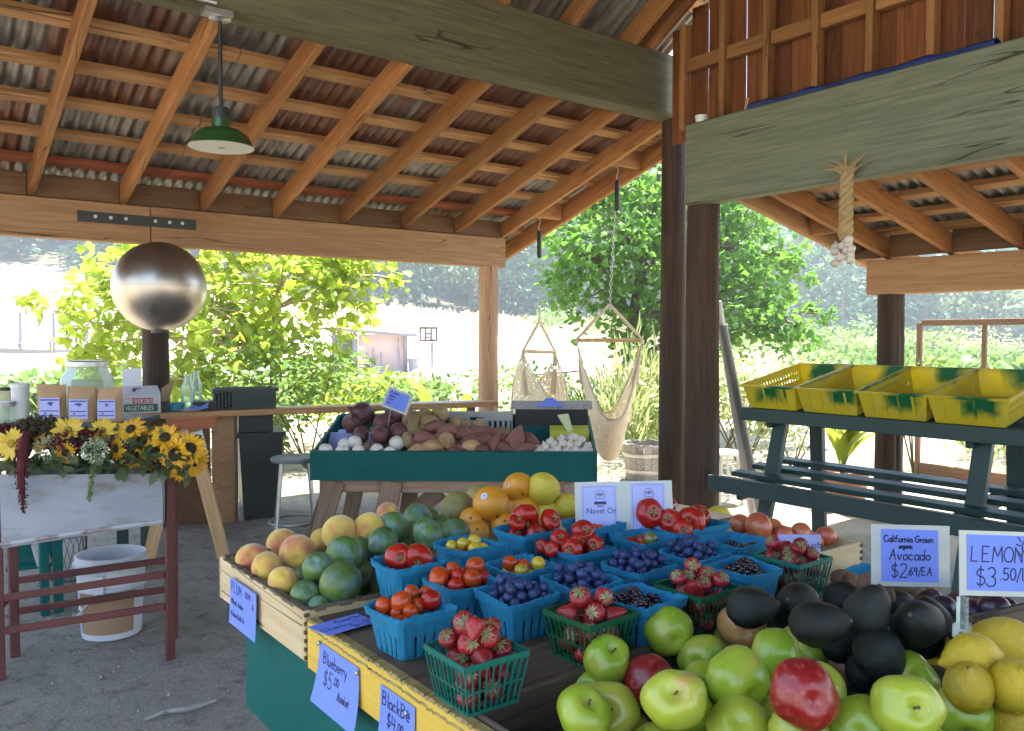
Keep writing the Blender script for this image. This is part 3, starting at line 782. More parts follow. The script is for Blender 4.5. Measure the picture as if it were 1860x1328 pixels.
# ---- bushes and beds
def bush(name, label, base, rx, ry, rz, n, size, lm, seed, kind='oval', cat='bush', group=None, upright=0.0, stems=6):
    r = np.random.default_rng(seed); base = Vector(base)
    t = thing(name, label, cat, base, group=group); mb = MB()
    nc = max(5, stems); cs = [np.array([r.normal(0, rx * .42), r.normal(0, ry * .42), rz * r.uniform(.35, .85)]) for _ in range(nc)]
    for c in cs: mb.tube([(0, 0, 0), (c[0] * .5, c[1] * .5, c[2] * .6), tuple(c)], [.010, .008, .004], 5)
    st = mb.build('stems', stemw if upright < .5 else lf_bus, t, True, local=True)
    P = []; D = []
    for i in range(n):
        c = cs[r.integers(nc)]; v = r.normal(0, 1, 3); v /= np.linalg.norm(v) + 1e-9; q = r.random() ** .4
        p = c * (r.uniform(.25, 1.0) if upright else 1) + v * q * np.array([rx, ry, rz * .45]) * .5; p[2] = max(.02, p[2])
        P.append(p); D.append(np.array([v[0], v[1], v[2] * .5 + upright * 2]) + r.normal(0, .35, 3))
    vv, tt = leaves(np.array(P), np.array(D), size * r.uniform(.6, 1.3, n), kind, r)
    o = link('foliage', fast_mesh('foliage', vv, tt, lm), t); o['kind'] = 'stuff'
    return t
def gp(x, y, d):
    p = PD(x, y, d); return V(p.x, p.y, ground_z(p.x, p.y))
bush('leafy_shrub', 'bright green shrub filling the gap between counter and potato stand', gp(560, 800, 8.6), 1.0, .9, 1.25, 1500, .085, lf_bus, 31)
bush('leafy_shrub', 'tall pale green weed shrub rising under the yellow green tree trunk', gp(590, 760, 10.5), 1.2, 1.0, .95, 1300, .09, lf_yel, 32)
bush('leafy_shrub', 'low yellow green shrub growing below the price card', gp(700, 760, 9.6), 1.3, .9, .62, 1200, .075, lf_pale, 33)
bush('leafy_shrub', 'green garden shrub at the foot of the pale corner post', gp(800, 750, 10.4), 1.4, .9, .9, 1200, .08, lf_bus, 34)
bush('squash_bed', 'dense bed of large squash leaves behind the glass drink jar', gp(60, 720, 12.0), 3.4, 1.4, .75, 2600, .17, lf_bus, 35, 'maple')
bush('squash_bed', 'squash leaf patch in front of the small tool shed', gp(690, 700, 15.5), 2.6, 1.3, .42, 1500, .17, lf_bus, 36, 'maple')
bush('tall_grass_clump', 'tall yellow green grassy clump behind the larger hanging chair', gp(1165, 800, 9.6), .9, .8, 1.6, 1500, .22, lf_pale, 37, 'blade', 'grass', upright=1.0)
bush('tall_grass_clump', 'grassy weed clump between the two hanging chairs', gp(1060, 780, 10.5), 1.3, .8, 1.0, 1100, .20, lf_bus, 38, 'blade', 'grass', upright=.6)
bush('leafy_shrub', 'green shrub seen through the smaller hanging chair', gp(990, 760, 10.8), 1.1, .8, 1.0, 1100, .085, lf_bus, 39)
bush('leafy_shrub', 'pale sunlit shrub behind the leaning metal pipes', gp(1350, 800, 8.4), 1.1, .9, 1.25, 1600, .07, lf_pale, 40)
bush('leafy_shrub', 'green shrub growing right behind the twin dark posts', gp(1310, 760, 9.4), 1.1, .9, 1.3, 1500, .075, lf_bus, 41)
bush('leafy_shrub', 'airy pale weed growing behind the empty slatted stand', gp(1440, 850, 8.6), .7, .6, .9, 700, .06, lf_pale, 42)
bush('tall_grass_clump', 'pale grass clump standing inside the empty window frame', gp(1800, 800, 9.6), 1.2, .8, .9, 900, .2, lf_pale, 43, 'blade', 'grass', upright=.8)
bush('leafy_shrub', 'green shrub beside the round post of the right roof', gp(1660, 790, 8.4), .45, .5, 1.25, 700, .07, lf_bus, 44)
for i, (x, d) in enumerate(((1340, 30), (1430, 34), (1490, 31), (1560, 36), (1640, 33), (1730, 36), (1820, 34), (1100, 40), (1000, 44))):
    bush('field_shrub', ['round green field shrub showing between the maple and the leaning pipes', 'pale field shrub left of the green one beyond the tray stand', 'green field shrub behind the farthest yellow tray', 'pale tall field shrub beside the right roof post', 'green field shrub seen left of the empty window frame', 'pale field shrub framed by the first pane of the empty window', 'green field shrub framed by the outer pane of the empty window', 'pale shrub on the slope behind the larger hanging chair', 'green shrub on the slope behind the smaller hanging chair'][i], gp(x, 640, d), 2.0, 2.0, .9 + .35 * (i % 3), 800, .17, lf_pale if i % 2 else lf_bus, 50 + i, group='shrubs along the field edge')
for i in range(7):          # crop rows
    p = [gp(1420 + 20 * i, 640, 20 + 2.0 * i), gp(2000, 640, 16 + 2.0 * i)]
    r = np.random.default_rng(70 + i); n = 900; q = r.random(n)
    P = np.array(p[0])[None] * (1 - q[:, None]) + np.array(p[1])[None] * q[:, None] + r.normal(0, .16, (n, 3)) * np.array([1, 1, .5])
    P[:, 2] = [ground_z(a, b_) for a, b_ in P[:, :2]] + np.abs(r.normal(.22, .14, n)); D = r.normal(0, .5, (n, 3)); D[:, 2] += .8
    vv, tt = leaves(P - np.array(p[0]), D, r.uniform(.16, .34, n), 'oval', r)
    o = link('crop_row', fast_mesh('crop_row', vv, tt, lf_bus)); o.location = p[0]
    tag(o, 'green row of knee high crops running across the right hand field', 'crop', 'rows of crops in the field', 'stuff')
# dry grass tufts on the hillside
P = []
r = np.random.default_rng(88)
for i in range(4200):
    px, d = r.uniform(560, 1330), r.uniform(36, 54); p = PD(px, 610, d); P.append((p.x, p.y, ground_z(p.x, p.y)))
P = np.array(P); D = r.normal(0, .4, P.shape); D[:, 2] += 1.0
vv, tt = leaves(P, D, r.uniform(.2, .55, len(P)), 'blade', r)
straw = leaf_mat('straw_blade', (.60, .52, .34), (.52, .46, .28), (.34, .38, .16), .3, .4)
vv = vv.reshape(-1, 5, 3); c = P[:, None, :]; vv = (c + (vv - c) * np.array([2.2, 2.2, 1])).reshape(-1, 3)
tag(link('dry_grass', fast_mesh('dry_grass', vv, tt, straw)), 'dry straw coloured grass tufts over the distant slope', 'grass', kind='stuff')
# white row cover on the field
cov = mat('white_row_cover', (.75, .75, .74), (.66, .66, .65), 2, .8, .2, 6, rnd=0)
for i, (xa, da, xb, db, wd) in enumerate(((1345, 16, 1560, 22, 1.2), (1360, 18.5, 1580, 25, 1.2), (930, 22, 1180, 26, 1.6), (780, 19, 890, 26, 1.4))):
    a, b_ = gp(xa, 650, da), gp(xb, 650, db); x = (b_ - a); L = x.length; x.normalize(); y = V(-x.y, x.x, 0); vs = []; n = 18
    rr = random.Random(i)
    for j in range(n + 1):
        q = a + x * (L * j / n); zz = ground_z(q.x, q.y); hh = .22 + .05 * math.sin(j * 1.9 + i) + rr.uniform(-.03, .03)
        for kq in range(7):
            an = math.pi * kq / 6; pt = q + y * (wd / 2 * math.cos(an)); vs.append((pt.x, pt.y, zz + hh * math.sin(an) - .03))
    fs = [(j * 7 + kq, (j + 1) * 7 + kq, (j + 1) * 7 + kq + 1, j * 7 + kq + 1) for j in range(n) for kq in range(6)]
    fs += [tuple(range(7)), tuple(n * 7 + kq for kq in range(6, -1, -1))]
    o = MB().add(vs, fs).build('row_cover', cov, None, True)
    tag(o, ['white row cover bed nearest the slatted stand', 'white row cover bed behind the first one by the stand', 'white row cover bed beyond the hanging chairs', 'white row cover bed behind the basketball hoop'][i], 'row cover')

# ---- tool shed, hoop, shade house
sp_ = gp(690, 678, 21); tz = sp_.z
rot = 0.25
ts = thing('tool_shed', 'small pinkish tool shed with a slanted roof and open doorway', 'shed', sp_, -YAW + .18)
stucco = mat('pink_stucco', (.50, .38, .36), (.44, .33, .31), 4, .9, .1, rnd=0)
slate = mat('grey_trim', (.20, .19, .22), (.16, .155, .18), 4, .8, rnd=.05)
mb = MB(); mb.box((.05, .55, .50), (1.15, 1.0, 1.0)).build('wall', stucco, ts, local=True)
mb = MB(); mb.hexa([V(-1.15, -.1, .0), V(-.53, -.1, .0), V(-.53, .0, .0), V(-1.15, .0, .0), V(-1.15, -.1, 1.0), V(-.53, -.1, 1.0), V(-.53, 0, 1.0), V(-1.15, 0, 1.0)])
MB().box((-.85, .9, .5), (.6, .05, 1.0)).build('back_wall', slate, ts, local=True)
MB().box((-.62, -.02, .52), (.10, .10, 1.06)).build('corner_post', slate, ts, local=True); MB().box((.66, -.0, .5), (.09, .09, 1.0)).build('corner_post', slate, ts, local=True); MB().box((-1.15, .0, .52), (.08, .08, 1.06)).build('corner_post', slate, ts, local=True)
MB().hexa([V(-1.35, -.25, 1.10), V(.95, -.25, .93), V(.95, 1.2, .93), V(-1.35, 1.2, 1.10), V(-1.35, -.25, 1.17), V(.95, -.25, 1.0), V(.95, 1.2, 1.0), V(-1.35, 1.2, 1.17)]).build('roof', slate, ts, local=True)
def rel(o, p): 
    M = Matrix.Translation(o.location) @ Matrix.Rotation(o.rotation_euler[2], 4, 'Z'); return M @ Vector(p)
for i in range(7):
    x0 = -.45 + .12 * i if i < 5 else .42 + .1 * (i - 5)
    mb = MB(); a = rel(ts, (x0, -.35, 0)); b_ = rel(ts, (x0 + .05 * (i % 3 - 1), -.02, .42 + .12 * (i % 3) + (.25 if i > 4 else 0)))
    mb.tube([a, b_], .014, 6); mb.bar(a, a + (b_ - a) * .16, .09, .02)
    tag(mb.build('garden_tool', slate), 'long handled garden tool leaning against the pink tool shed', 'tool', 'tools leaning on the shed')
gb = rel(ts, (.85, -.25, 0)); mb = MB(); mb.lathe([(.12, 0), (.16, .38), (.175, .38), (.15, .37), (.11, .03)], 16, gb); tag(mb.build('grey_bin', slate, None, True), 'grey bin standing at the right corner of the tool shed', 'bin')
hb = gp(785, 660, 19.5)
hp = thing('basketball_hoop', 'black and white backboard basketball hoop on a single pole', 'hoop', hb)
hc = PD(778, 607, 19.3); ax = RT.normalized()
zt = hc.z
MB().tube([hb + V(0, 0, 0), V(hb.x, hb.y, zt - .12)], .035, 8).build('pole', slate, hp, True)
def onb(u, v_, off=0): return hc + ax * u + V(0, 0, v_) - FW * off
bbm = mat('black_board_frame', (.02, .02, .022), None, 5, .5, rnd=0)
mb = MB()
for (u0, u1, v0, v1) in ((-.21, .21, .125, .165), (-.21, .21, -.165, -.125), (-.21, -.175, -.125, .125), (.175, .21, -.125, .125), (-.08, -.055, -.125, .125), (.055, .08, -.125, .125), (-.055, .055, .0, .02)):
    mb.hexa([onb(u0, v0), onb(u1, v0), onb(u1, v0, -.03), onb(u0, v0, -.03), onb(u0, v1), onb(u1, v1), onb(u1, v1, -.03), onb(u0, v1, -.03)])
bb = mb.build('backboard', bbm, hp)
MB().hexa([onb(-.17, -.12, -.01), onb(.17, -.12, -.01), onb(.17, -.12, -.02), onb(-.17, -.12, -.02), onb(-.17, .12, -.01), onb(.17, .12, -.01), onb(.17, .12, -.02), onb(-.17, .12, -.02)]).build('panel', white_pl, bb)
mb = MB()
for s in (-.03, .03): mb.tube([onb(s, -.03, -.03), onb(.10 + s, -.16, -.12), V(hb.x, hb.y, zt - .22)], .012, 6)
mb.build('bracket', galv, hp, True)
pts = [onb(.10 * math.cos(q * .5236), -.08, .12 + .10 * math.sin(q * .5236)) for q in range(13)]
MB().tube(pts, .010, 6).build('rim', redpaint, hp, True)
# shade house on the left
a = gp(-60, 660, 24); mb = MB()
sh = thing('shade_house', 'low shade cloth tunnel on posts at the foot of the bleached hill', 'shade house', a, -YAW + .05)
cloth = mat('purple_grey_shade_cloth', (.30, .29, .42), (.36, .34, .46), 3, .9, .1, rnd=0, trans=.35)
vs = []
for i in range(13):
    for j in range(5):
        vs.append((-.5 + 3.9 * i / 12, .0 + .45 * j, 1.30 - .18 * abs(j - 1.5) - .05 * math.sin(i * 1.3) - (.8 if j == 0 else 0)))
MB().add(vs, [(i * 5 + j, i * 5 + j + 1, i * 5 + 5 + j + 1, i * 5 + 5 + j) for i in range(12) for j in range(4)]).build('cloth_roof', cloth, sh, True, True)
for i in range(5):
    for yy in (.05, 1.75): MB().tube([(-.4 + .95 * i, yy, 0), (-.4 + .95 * i, yy, 1.1)], .03, 6).build('pole', slate, sh, True, True)
# ================================================================== handwriting (single-stroke letters)
def arc(cx, cy, rx, ry, a0, a1, n=9): return [(cx + rx * math.cos(R(a0 + (a1 - a0) * i / n)), cy + ry * math.sin(R(a0 + (a1 - a0) * i / n))) for i in range(n + 1)]
G = {
 'A': [[(0, 0), (.32, 1), (.62, 0)], [(.12, .38), (.5, .4)]], 'B': [[(.05, 0), (.05, 1)], [(.05, 1)] + arc(.2, .77, .3, .23, 90, -90) + [(.05, .52)] + arc(.22, .26, .34, .26, 90, -90) + [(.05, 0)]],
 'C': [arc(.36, .5, .34, .5, 50, 315, 14)], 'E': [[(.5, 1), (.05, 1), (.05, 0), (.52, 0)], [(.05, .52), (.42, .52)]], 'G': [arc(.38, .5, .36, .5, 50, 330, 14) + [(.70, .42), (.42, .42)]],
 'K': [[(.05, 0), (.05, 1)], [(.5, 1), (.07, .45), (.55, 0)]], 'L': [[(.05, 1), (.05, 0), (.5, .03)]], 'M': [[(0, 0), (.08, 1), (.36, .35), (.64, 1), (.72, 0)]], 'N': [[(.03, 0), (.05, 1), (.55, 0), (.57, 1)]],
 'O': [arc(.36, .5, .34, .5, 90, 450, 16)], 'P': [[(.05, 0), (.05, 1)], [(.05, 1)] + arc(.2, .74, .32, .26, 90, -90) + [(.05, .48)]], 'S': [arc(.28, .75, .24, .24, 40, 250, 9) + arc(.28, .25, .26, .26, 80, -150, 9)],
 'T': [[(0, 1), (.6, 1)], [(.3, 1), (.3, 0)]], 'U': [[(.05, 1), (.05, .3)] + arc(.3, .27, .25, .27, 180, 360) + [(.55, 1)]], 'R': [[(.05, 0), (.05, 1)], [(.05, 1)] + arc(.2, .74, .3, .26, 90, -90) + [(.05, .48), (.52, 0)]],
 'a': [arc(.25, .25, .22, .25, 60, 400, 12), [(.46, .5), (.47, .08), (.54, 0)]], 'b': [[(.05, 1), (.05, 0)], arc(.27, .25, .22, .25, 170, -180, 12)], 'c': [arc(.26, .25, .22, .25, 50, 310, 10)],
 'd': [arc(.25, .25, .22, .25, 40, 380, 12), [(.47, 1), (.47, 0)]], 'e': [[(.05, .27), (.46, .3)] + arc(.26, .27, .21, .25, 10, 310, 12)], 'f': [[(.42, .95), (.26, 1), (.18, .8), (.18, 0)], [(.02, .55), (.36, .55)]],
 'g': [arc(.25, .25, .22, .25, 40, 380, 12), [(.47, .5), (.46, -.25), (.25, -.36), (.05, -.25)]], 'h': [[(.05, 1), (.05, 0)], [(.05, .3)] + arc(.25, .28, .2, .22, 160, 0) + [(.45, 0)]], 'i': [[(.08, .5), (.08, 0)], [(.08, .68), (.085, .72)]],
 'k': [[(.05, 1), (.05, 0)], [(.38, .5), (.07, .22), (.42, 0)]], 'l': [[(.08, 1), (.08, .05), (.14, 0)]], 'm': [[(.04, .5), (.04, 0)], [(.04, .32)] + arc(.18, .33, .13, .17, 160, 0, 6) + [(.31, 0)], [(.31, .32)] + arc(.45, .33, .13, .17, 160, 0, 6) + [(.58, 0)]],
 'n': [[(.05, .5), (.05, 0)], [(.05, .3)] + arc(.24, .30, .19, .2, 160, 0, 7) + [(.43, 0)]], 'o': [arc(.25, .25, .22, .25, 90, 450, 14)], 'r': [[(.05, .5), (.05, 0)], [(.05, .3), (.16, .46), (.34, .48)]],
 's': [[(.34, .46), (.12, .48), (.08, .32), (.32, .2), (.30, .03), (.04, .02)]], 't': [[(.18, .85), (.18, .08), (.3, 0)], [(.02, .55), (.36, .55)]], 'u': [[(.05, .5), (.06, .12), (.22, 0), (.42, .15), (.43, .5)], [(.43, .3), (.45, 0)]],
 'v': [[(.02, .5), (.2, 0), (.42, .5)]], 'w': [[(.02, .5), (.14, 0), (.3, .4), (.44, 0), (.58, .5)]], 'y': [[(.04, .5), (.22, .05)], [(.44, .5), (.18, -.34)]], 'p': [[(.05, .5), (.05, -.35)], arc(.27, .25, .22, .25, 170, -180, 12)],
 '0': [arc(.28, .5, .25, .5, 90, 450, 16)], '2': [arc(.27, .74, .24, .26, 160, -30, 8) + [(.04, 0), (.56, .03)]], '3': [arc(.24, .76, .24, .24, 140, -80, 9) + arc(.24, .26, .28, .27, 80, -150, 10)],
 '4': [[(.08, 1), (.04, .42), (.56, .45)], [(.44, .9), (.42, 0)]], '5': [[(.5, 1), (.12, 1), (.08, .56)] + arc(.24, .29, .28, .29, 110, -140, 10)], '6': [[(.42, 1), (.12, .55), (.05, .25)] + arc(.27, .24, .22, .24, 180, 540, 14)],
 '9': [arc(.26, .72, .2, .24, 20, 380, 12) + [(.46, .72), (.38, 0)]], '$': [arc(.28, .70, .22, .2, 40, 250, 8) + arc(.28, .28, .25, .22, 80, -150, 8), [(.28, 1.08), (.28, -.08)]], '.': [[(.06, .0), (.10, .03)]], '/': [[(.0, -.15), (.36, 1.05)]],
 '*': [[(.0, .3), (.36, .65)], [(.0, .65), (.36, .3)], [(.18, .2), (.18, .75)]], '+': [[(.05, .4), (.45, .4)], [(.25, .15), (.25, .65)]], ' ': []}
WID = {'m': .7, 'w': .68, 'M': .82, 'i': .22, 'l': .24, '.': .24, ' ': .38, 'r': .42, 's': .44, 't': .42, '/': .42}
def strokes(text, x, y, size, r, slant=.06):
    out = []
    for ch in text:
        for pl in G.get(ch, []):
            out.append([(x + size * (px + slant * py + r.uniform(-.012, .012)), y + size * (py + r.uniform(-.02, .02))) for px, py in pl])
        wdt = WID.get(ch, .78 if ch.isupper() else (.66 if ch.isdigit() or ch == '$' else .58))
        x += size * (wdt + r.uniform(-.02, .02))
    return out
class Sheet:
    """a flat card: origin o at its lower left, axes ax (right) and ay (up), thickness along the normal"""
    def __init__(s, o, ax, ay, th=.0006, bend=0.0, w=1.0, h=1.0):
        s.o = Vector(o); s.ax = Vector(ax).normalized(); s.ay = Vector(ay); s.ay = (s.ay - s.ax * s.ay.dot(s.ax)).normalized(); s.n = s.ax.cross(s.ay); s.th = th; s.bend = bend; s.w = w; s.h = h
    def p(s, x, y, k=0.0): return s.o + s.ax * x + s.ay * y + s.n * (k + s.bend * (1 - y / s.h) ** 2)
    def slab(s, mb, x0, y0, x1, y1, k0, k1, ny=6, mi=0, taper=0.0):
        for i in range(ny):
            ya, yb = y0 + (y1 - y0) * i / ny, y0 + (y1 - y0) * (i + 1) / ny
            ta, tb_ = taper * (1 - i / ny), taper * (1 - (i + 1) / ny)
            mb.hexa([s.p(x0 - ta, ya, k0), s.p(x1 + ta, ya, k0), s.p(x1 + tb_, yb, k0), s.p(x0 - tb_, yb, k0), s.p(x0 - ta, ya, k1), s.p(x1 + ta, ya, k1), s.p(x1 + tb_, yb, k1), s.p(x0 - tb_, yb, k1)], mi)
    def ink(s, mb, lines, wd, k):
        for pl in lines:
            for i in range(len(pl) - 1):
                (x0, y0), (x1, y1) = pl[i], pl[i + 1]; dx, dy = x1 - x0, y1 - y0; L = math.hypot(dx, dy) or 1e-6
                nx_, ny_ = -dy / L * wd / 2, dx / L * wd / 2; ex, ey = dx / L * wd * .35, dy / L * wd * .35
                mb.add([s.p(x0 - ex + nx_, y0 - ey + ny_, k), s.p(x0 - ex - nx_, y0 - ey - ny_, k), s.p(x1 + ex - nx_, y1 + ey - ny_, k), s.p(x1 + ex + nx_, y1 + ey + ny_, k)], [(0, 1, 2, 3)])
def price_card(name, label, o, ax, ay, w, h, lines, m=None, wd=.0016, bend=0.0, seed=0, taper=0.0, extra=None, back=None):
    s = Sheet(o, ax, ay, bend=bend, w=w, h=h); r = random.Random(seed)
    t = thing(name, label, 'sign', o)
    mb = MB(); s.slab(mb, 0, 0, w, h, 0, .0006, taper=taper); mb.build('card', m or paper_b, t)
    mb = MB(); 
    for (txt, x, y, size) in lines: s.ink(mb, strokes(txt, x * w, y * h, size, r), wd, .0009)
    if extra: s.ink(mb, extra, wd, .0009)
    if mb.v: mb.build('writing', ink, t)
    return t, s
def text_mesh(txt, size, m, name='lettering'):
    cu = bpy.data.curves.new(name, 'FONT'); cu.body = txt; cu.size = size; cu.extrude = 0
    o = bpy.data.objects.new(name, cu); COL.objects.link(o)
    bpy.context.view_layer.update()
    me = bpy.data.meshes.new_from_object(o); bpy.data.objects.remove(o); setmat(me, m)
    return me
def put_text(txt, size, m, s, x, y, k, parent, sx=1.0):
    me = text_mesh(txt, size, m); o = link('lettering', me, parent)
    M = Matrix((s.ax * sx, s.ay, s.n)).transposed().to_4x4(); M.translation = s.p(x, y, k) - ORG[parent.name]; o.matrix_basis = M
    return o

# ================================================================== counter on the left
CZ = .85
c0, c1 = PZ(231, 752, CZ), PZ(906, 729, CZ)
cx = (c1 - c0); CL = cx.length; cx.normalize(); cy = V(-cx.y, cx.x, 0)
ct = thing('counter', 'long wooden serving counter running between the globe post and the pale post', 'counter', c0 + cx * CL / 2 + cy * .2 + V(0, 0, -CZ))
for i, (a, b_) in enumerate(((0.0, .085), (.088, .165))):   # two long boards
    member('top_board', c0 + cy * (a + b_) / 2 + V(0, 0, -.0225), c1 + cy * (a + b_) / 2 + V(0, 0, -.0225), b_ - a, .045, counter_w, ct)
steel_top = mat('worn_steel_top', (.52, .56, .62), (.42, .46, .52), 4, .35, .05, 30, rnd=0, metal=.6)
def on_c(x, y, z=0): return c0 + cx * x + cy * y + V(0, 0, z)
def cbox(name, m, parent, x0, x1, y0, y1, z0, z1, nm=None):
    mb = MB(); mb.hexa([on_c(x0, y0, z0), on_c(x1, y0, z0), on_c(x1, y1, z0), on_c(x0, y1, z0), on_c(x0, y0, z1), on_c(x1, y0, z1), on_c(x1, y1, z1), on_c(x0, y1, z1)])
    return mb.build(name, m, parent)
cbox('work_surface', steel_top, ct, .0, CL * .97, .168, .235, -.03, .0)
qx = lambda px: (PD(px, 740, 1).xy - c0.xy) and None
def cu(px, off=0.0):      # distance along the counter at a pixel column, off metres behind its front edge
    r_ = ray(px, 740); n = V(cx.y, -cx.x, 0); k_ = (c0 + cy * off - CAM).dot(n) / r_.dot(n); return (CAM + r_ * k_ - c0 - cy * off).dot(cx)
cbox('front_panel', brown_w, ct, cu(255), cu(383), .12, .15, -CZ, -.05)
cbox('front_panel', wood('plywood_panel', (.42, .25, .13), (.36, .20, .10), (.22, .12, .06)), ct, cu(383) + .01, cu(426), .10, .13, -CZ, -.05)
cbox('leg', brown_w, ct, cu(427), cu(433), .09, .15, -CZ, -.05)
cbox('leg', brown_w, ct, cu(858), cu(868), .06, .14, -CZ, -.05)
# dark bin and carton under / behind the counter
bn = thing('storage_bin', 'large dark green plastic bin with lid under the counter', 'bin', on_c(cu(475), .3, -CZ))
u0, u1 = cu(436), cu(517)
mb = MB(); k = .03; mb.hexa([on_c(u0 + k, .12, -CZ), on_c(u1 - k, .12, -CZ), on_c(u1 - k, .50, -CZ), on_c(u0 + k, .50, -CZ), on_c(u0, .10, -.22), on_c(u1, .10, -.22), on_c(u1, .54, -.22), on_c(u0, .54, -.22)]); mb.build('body', darkgrn, bn)
cbox('lid', black, bn, u0 - .02, u1 + .02, .08, .56, -.218, -.185)
cb = cbox('carton', black, None, u0 + .0, cu(500), .14, .50, -.184, -.05); tag(cb, 'black carton sitting on the dark bin under the counter', 'carton')

# things on the counter
def cthing(name, label, cat, px, off=.08): return thing(name, label, cat, on_c(cu(px, off), off, .0))
# vegetable carton
vb = cthing('vegetable_carton', 'white carton printed with a green vegetables band', 'carton', 256, .07)
x0, x1 = cu(219, .02), cu(292, .02); yb0, yb1 = .02, .20; hh = .135
wcard = mat('white_carton', (.56, .56, .60), (.50, .50, .54), 4, .7, .04, rnd=0)
mb = MB(); mb.hexa([on_c(x0, yb0, .001), on_c(x1, yb0, .001), on_c(x1, yb1, .001), on_c(x0, yb1, .001), on_c(x0, yb0, hh), on_c(x1, yb0, hh), on_c(x1, yb1, hh), on_c(x0, yb1, hh)])
mb.hexa([on_c(x0, yb0 + .001, hh + .001), on_c(x1, yb0 + .001, hh + .001), on_c(x1 - .02, yb0 + .11, hh + .05), on_c(x0 + .02, yb0 + .11, hh + .05), on_c(x0, yb0, hh + .004), on_c(x1, yb0, hh + .004), on_c(x1 - .02, yb0 + .11, hh + .054), on_c(x0 + .02, yb0 + .11, hh + .054)])
body = mb.build('box', wcard, vb)
s = Sheet(on_c(x0, yb0 - .0012, 0), cx, V(0, 0, 1)); W_ = x1 - x0
gb_ = mat('green_print', (.03, .10, .045), None, 5, .6, rnd=0); rb_ = mat('red_print', (.42, .03, .04), None, 5, .6, rnd=0); wi = mat('white_print', (.75, .75, .76), None, 5, .6, rnd=0)
def flat(name, m, par, s, x0, y0, x1, y1, k): 
    mb = MB(); mb.add([s.p(x0, y0, k), s.p(x1, y0, k), s.p(x1, y1, k), s.p(x0, y1, k)], [(0, 1, 2, 3)]); return mb.build(name, m, par)
flat('green_band', gb_, body, s, W_ * .08, .012, W_ * .93, .065, .0); flat('red_band', rb_, body, s, W_ * .30, .069, W_ * .80, .108, .0); flat('red_line', rb_, body, s, W_ * .10, .105, W_ * .30, .108, .0); flat('red_line', rb_, body, s, W_ * .10, .069, W_ * .30, .071, .0)
put_text('VEGETABLES', .046, wi, s, W_ * .11, .022, .0008, body, W_ * .80 / .292)
mb = MB()
for i in range(7): s.ink(mb, strokes('SOHEGBY'[i] if 'SOHEGBY'[i] in G else 'O', W_ * (.33 + .065 * i), .077, .022, random.Random(i), 0), .004, .0009)
mb.build('red_band_letters', wi, body)
sh_ = Sheet(on_c(x0 + .004, yb0 + .0, hh + .0042), cx, (on_c(0, .11, .05) - on_c(0, 0, 0)))
mb = MB(); mb.add([sh_.p(W_ * .28, .03, .002), sh_.p(W_ * .36, .03, .002), sh_.p(W_ * .36, .085, .002), sh_.p(W_ * .28, .085, .002)], [(0, 1, 2, 3)]); mb.add([sh_.p(W_ * .36, .07, .002), sh_.p(W_ * .5, .075, .002), sh_.p(W_ * .5, .085, .002), sh_.p(W_ * .36, .085, .002)], [(0, 1, 2, 3)]); mb.build('hand_hole', black, body)
# bottles, dish, small dark tray, dark crate, jar
def glass_bottle(px, off, h, r, label):
    b = cthing('glass_bottle', label, 'bottle', px, off); o = ORG[b.name]
    mb = MB(); mb.lathe([(0, .002), (r, .002), (r * 1.02, h * .2), (r * .9, h * .5), (r * .98, h * .62), (r * .55, h * .8), (r * .5, h * .93), (r * .6, h), (r * .5, h), (r * .4, h * .93), (r * .45, h * .8), (r * .88, h * .6), (r * .8, h * .5), (r * .9, h * .2), (r * .9, .012), (0, .012)], 20, o)
    mb.build('glass', glass_m, b, True)
glass_bottle(342, .14, .27, .050, 'clear glass bottle with a narrow neck beside the blue dish')
glass_bottle(357, .20, .29, .042, 'taller clear glass bottle standing behind its shorter twin')
d_ = cthing('paper_plate', 'crumpled blue white plate lying by the glass bottles', 'plate', 345, .03); o = ORG[d_.name]
mb = MB(); mb.lathe([(0, .003), (.06, .003), (.10, .02), (.105, .022), (.098, .018), (.058, .006), (0, .006)], 24, o); mb.build('plate', paper_w, d_, True)
mb = MB(); mb.add([o + V(.0, 0, .01), o + V(.09, .0, .012), o + V(.06, .03, .055), o + V(.01, .03, .035)], [(0, 1, 2, 3)]); mb.add([o + cx * .02 + V(0, 0, .012), o + cx * .12 + V(0, 0, .02), o + cx * .13 + V(0, 0, .065), o + cx * .07 + V(0, 0, .03)], [(0, 1, 2, 3)]); mb.build('napkin', paper_b, d_)
bb_ = cthing('blue_bowl', 'small teal plastic bowl beside the vegetable carton', 'bowl', 318, .10); o = ORG[bb_.name]
mb = MB(); mb.lathe([(0, .002), (.05, .002), (.075, .06), (.07, .06), (.047, .008), (0, .008)], 24, o); mb.build('bowl', mat('teal_plastic', (.06, .25, .33), None, 5, .4, rnd=0), bb_, True)
tr = cbox('black_tray', black, None, cu(352), cu(402), .06, .22, .002, .065); tag(tr, 'low black tray between the glass bottles and the slatted crate', 'tray')
tr = cbox('black_box', black, None, cu(293), cu(307), .03, .14, .002, .07); tag(tr, 'little black box at the end of the vegetable carton', 'box')
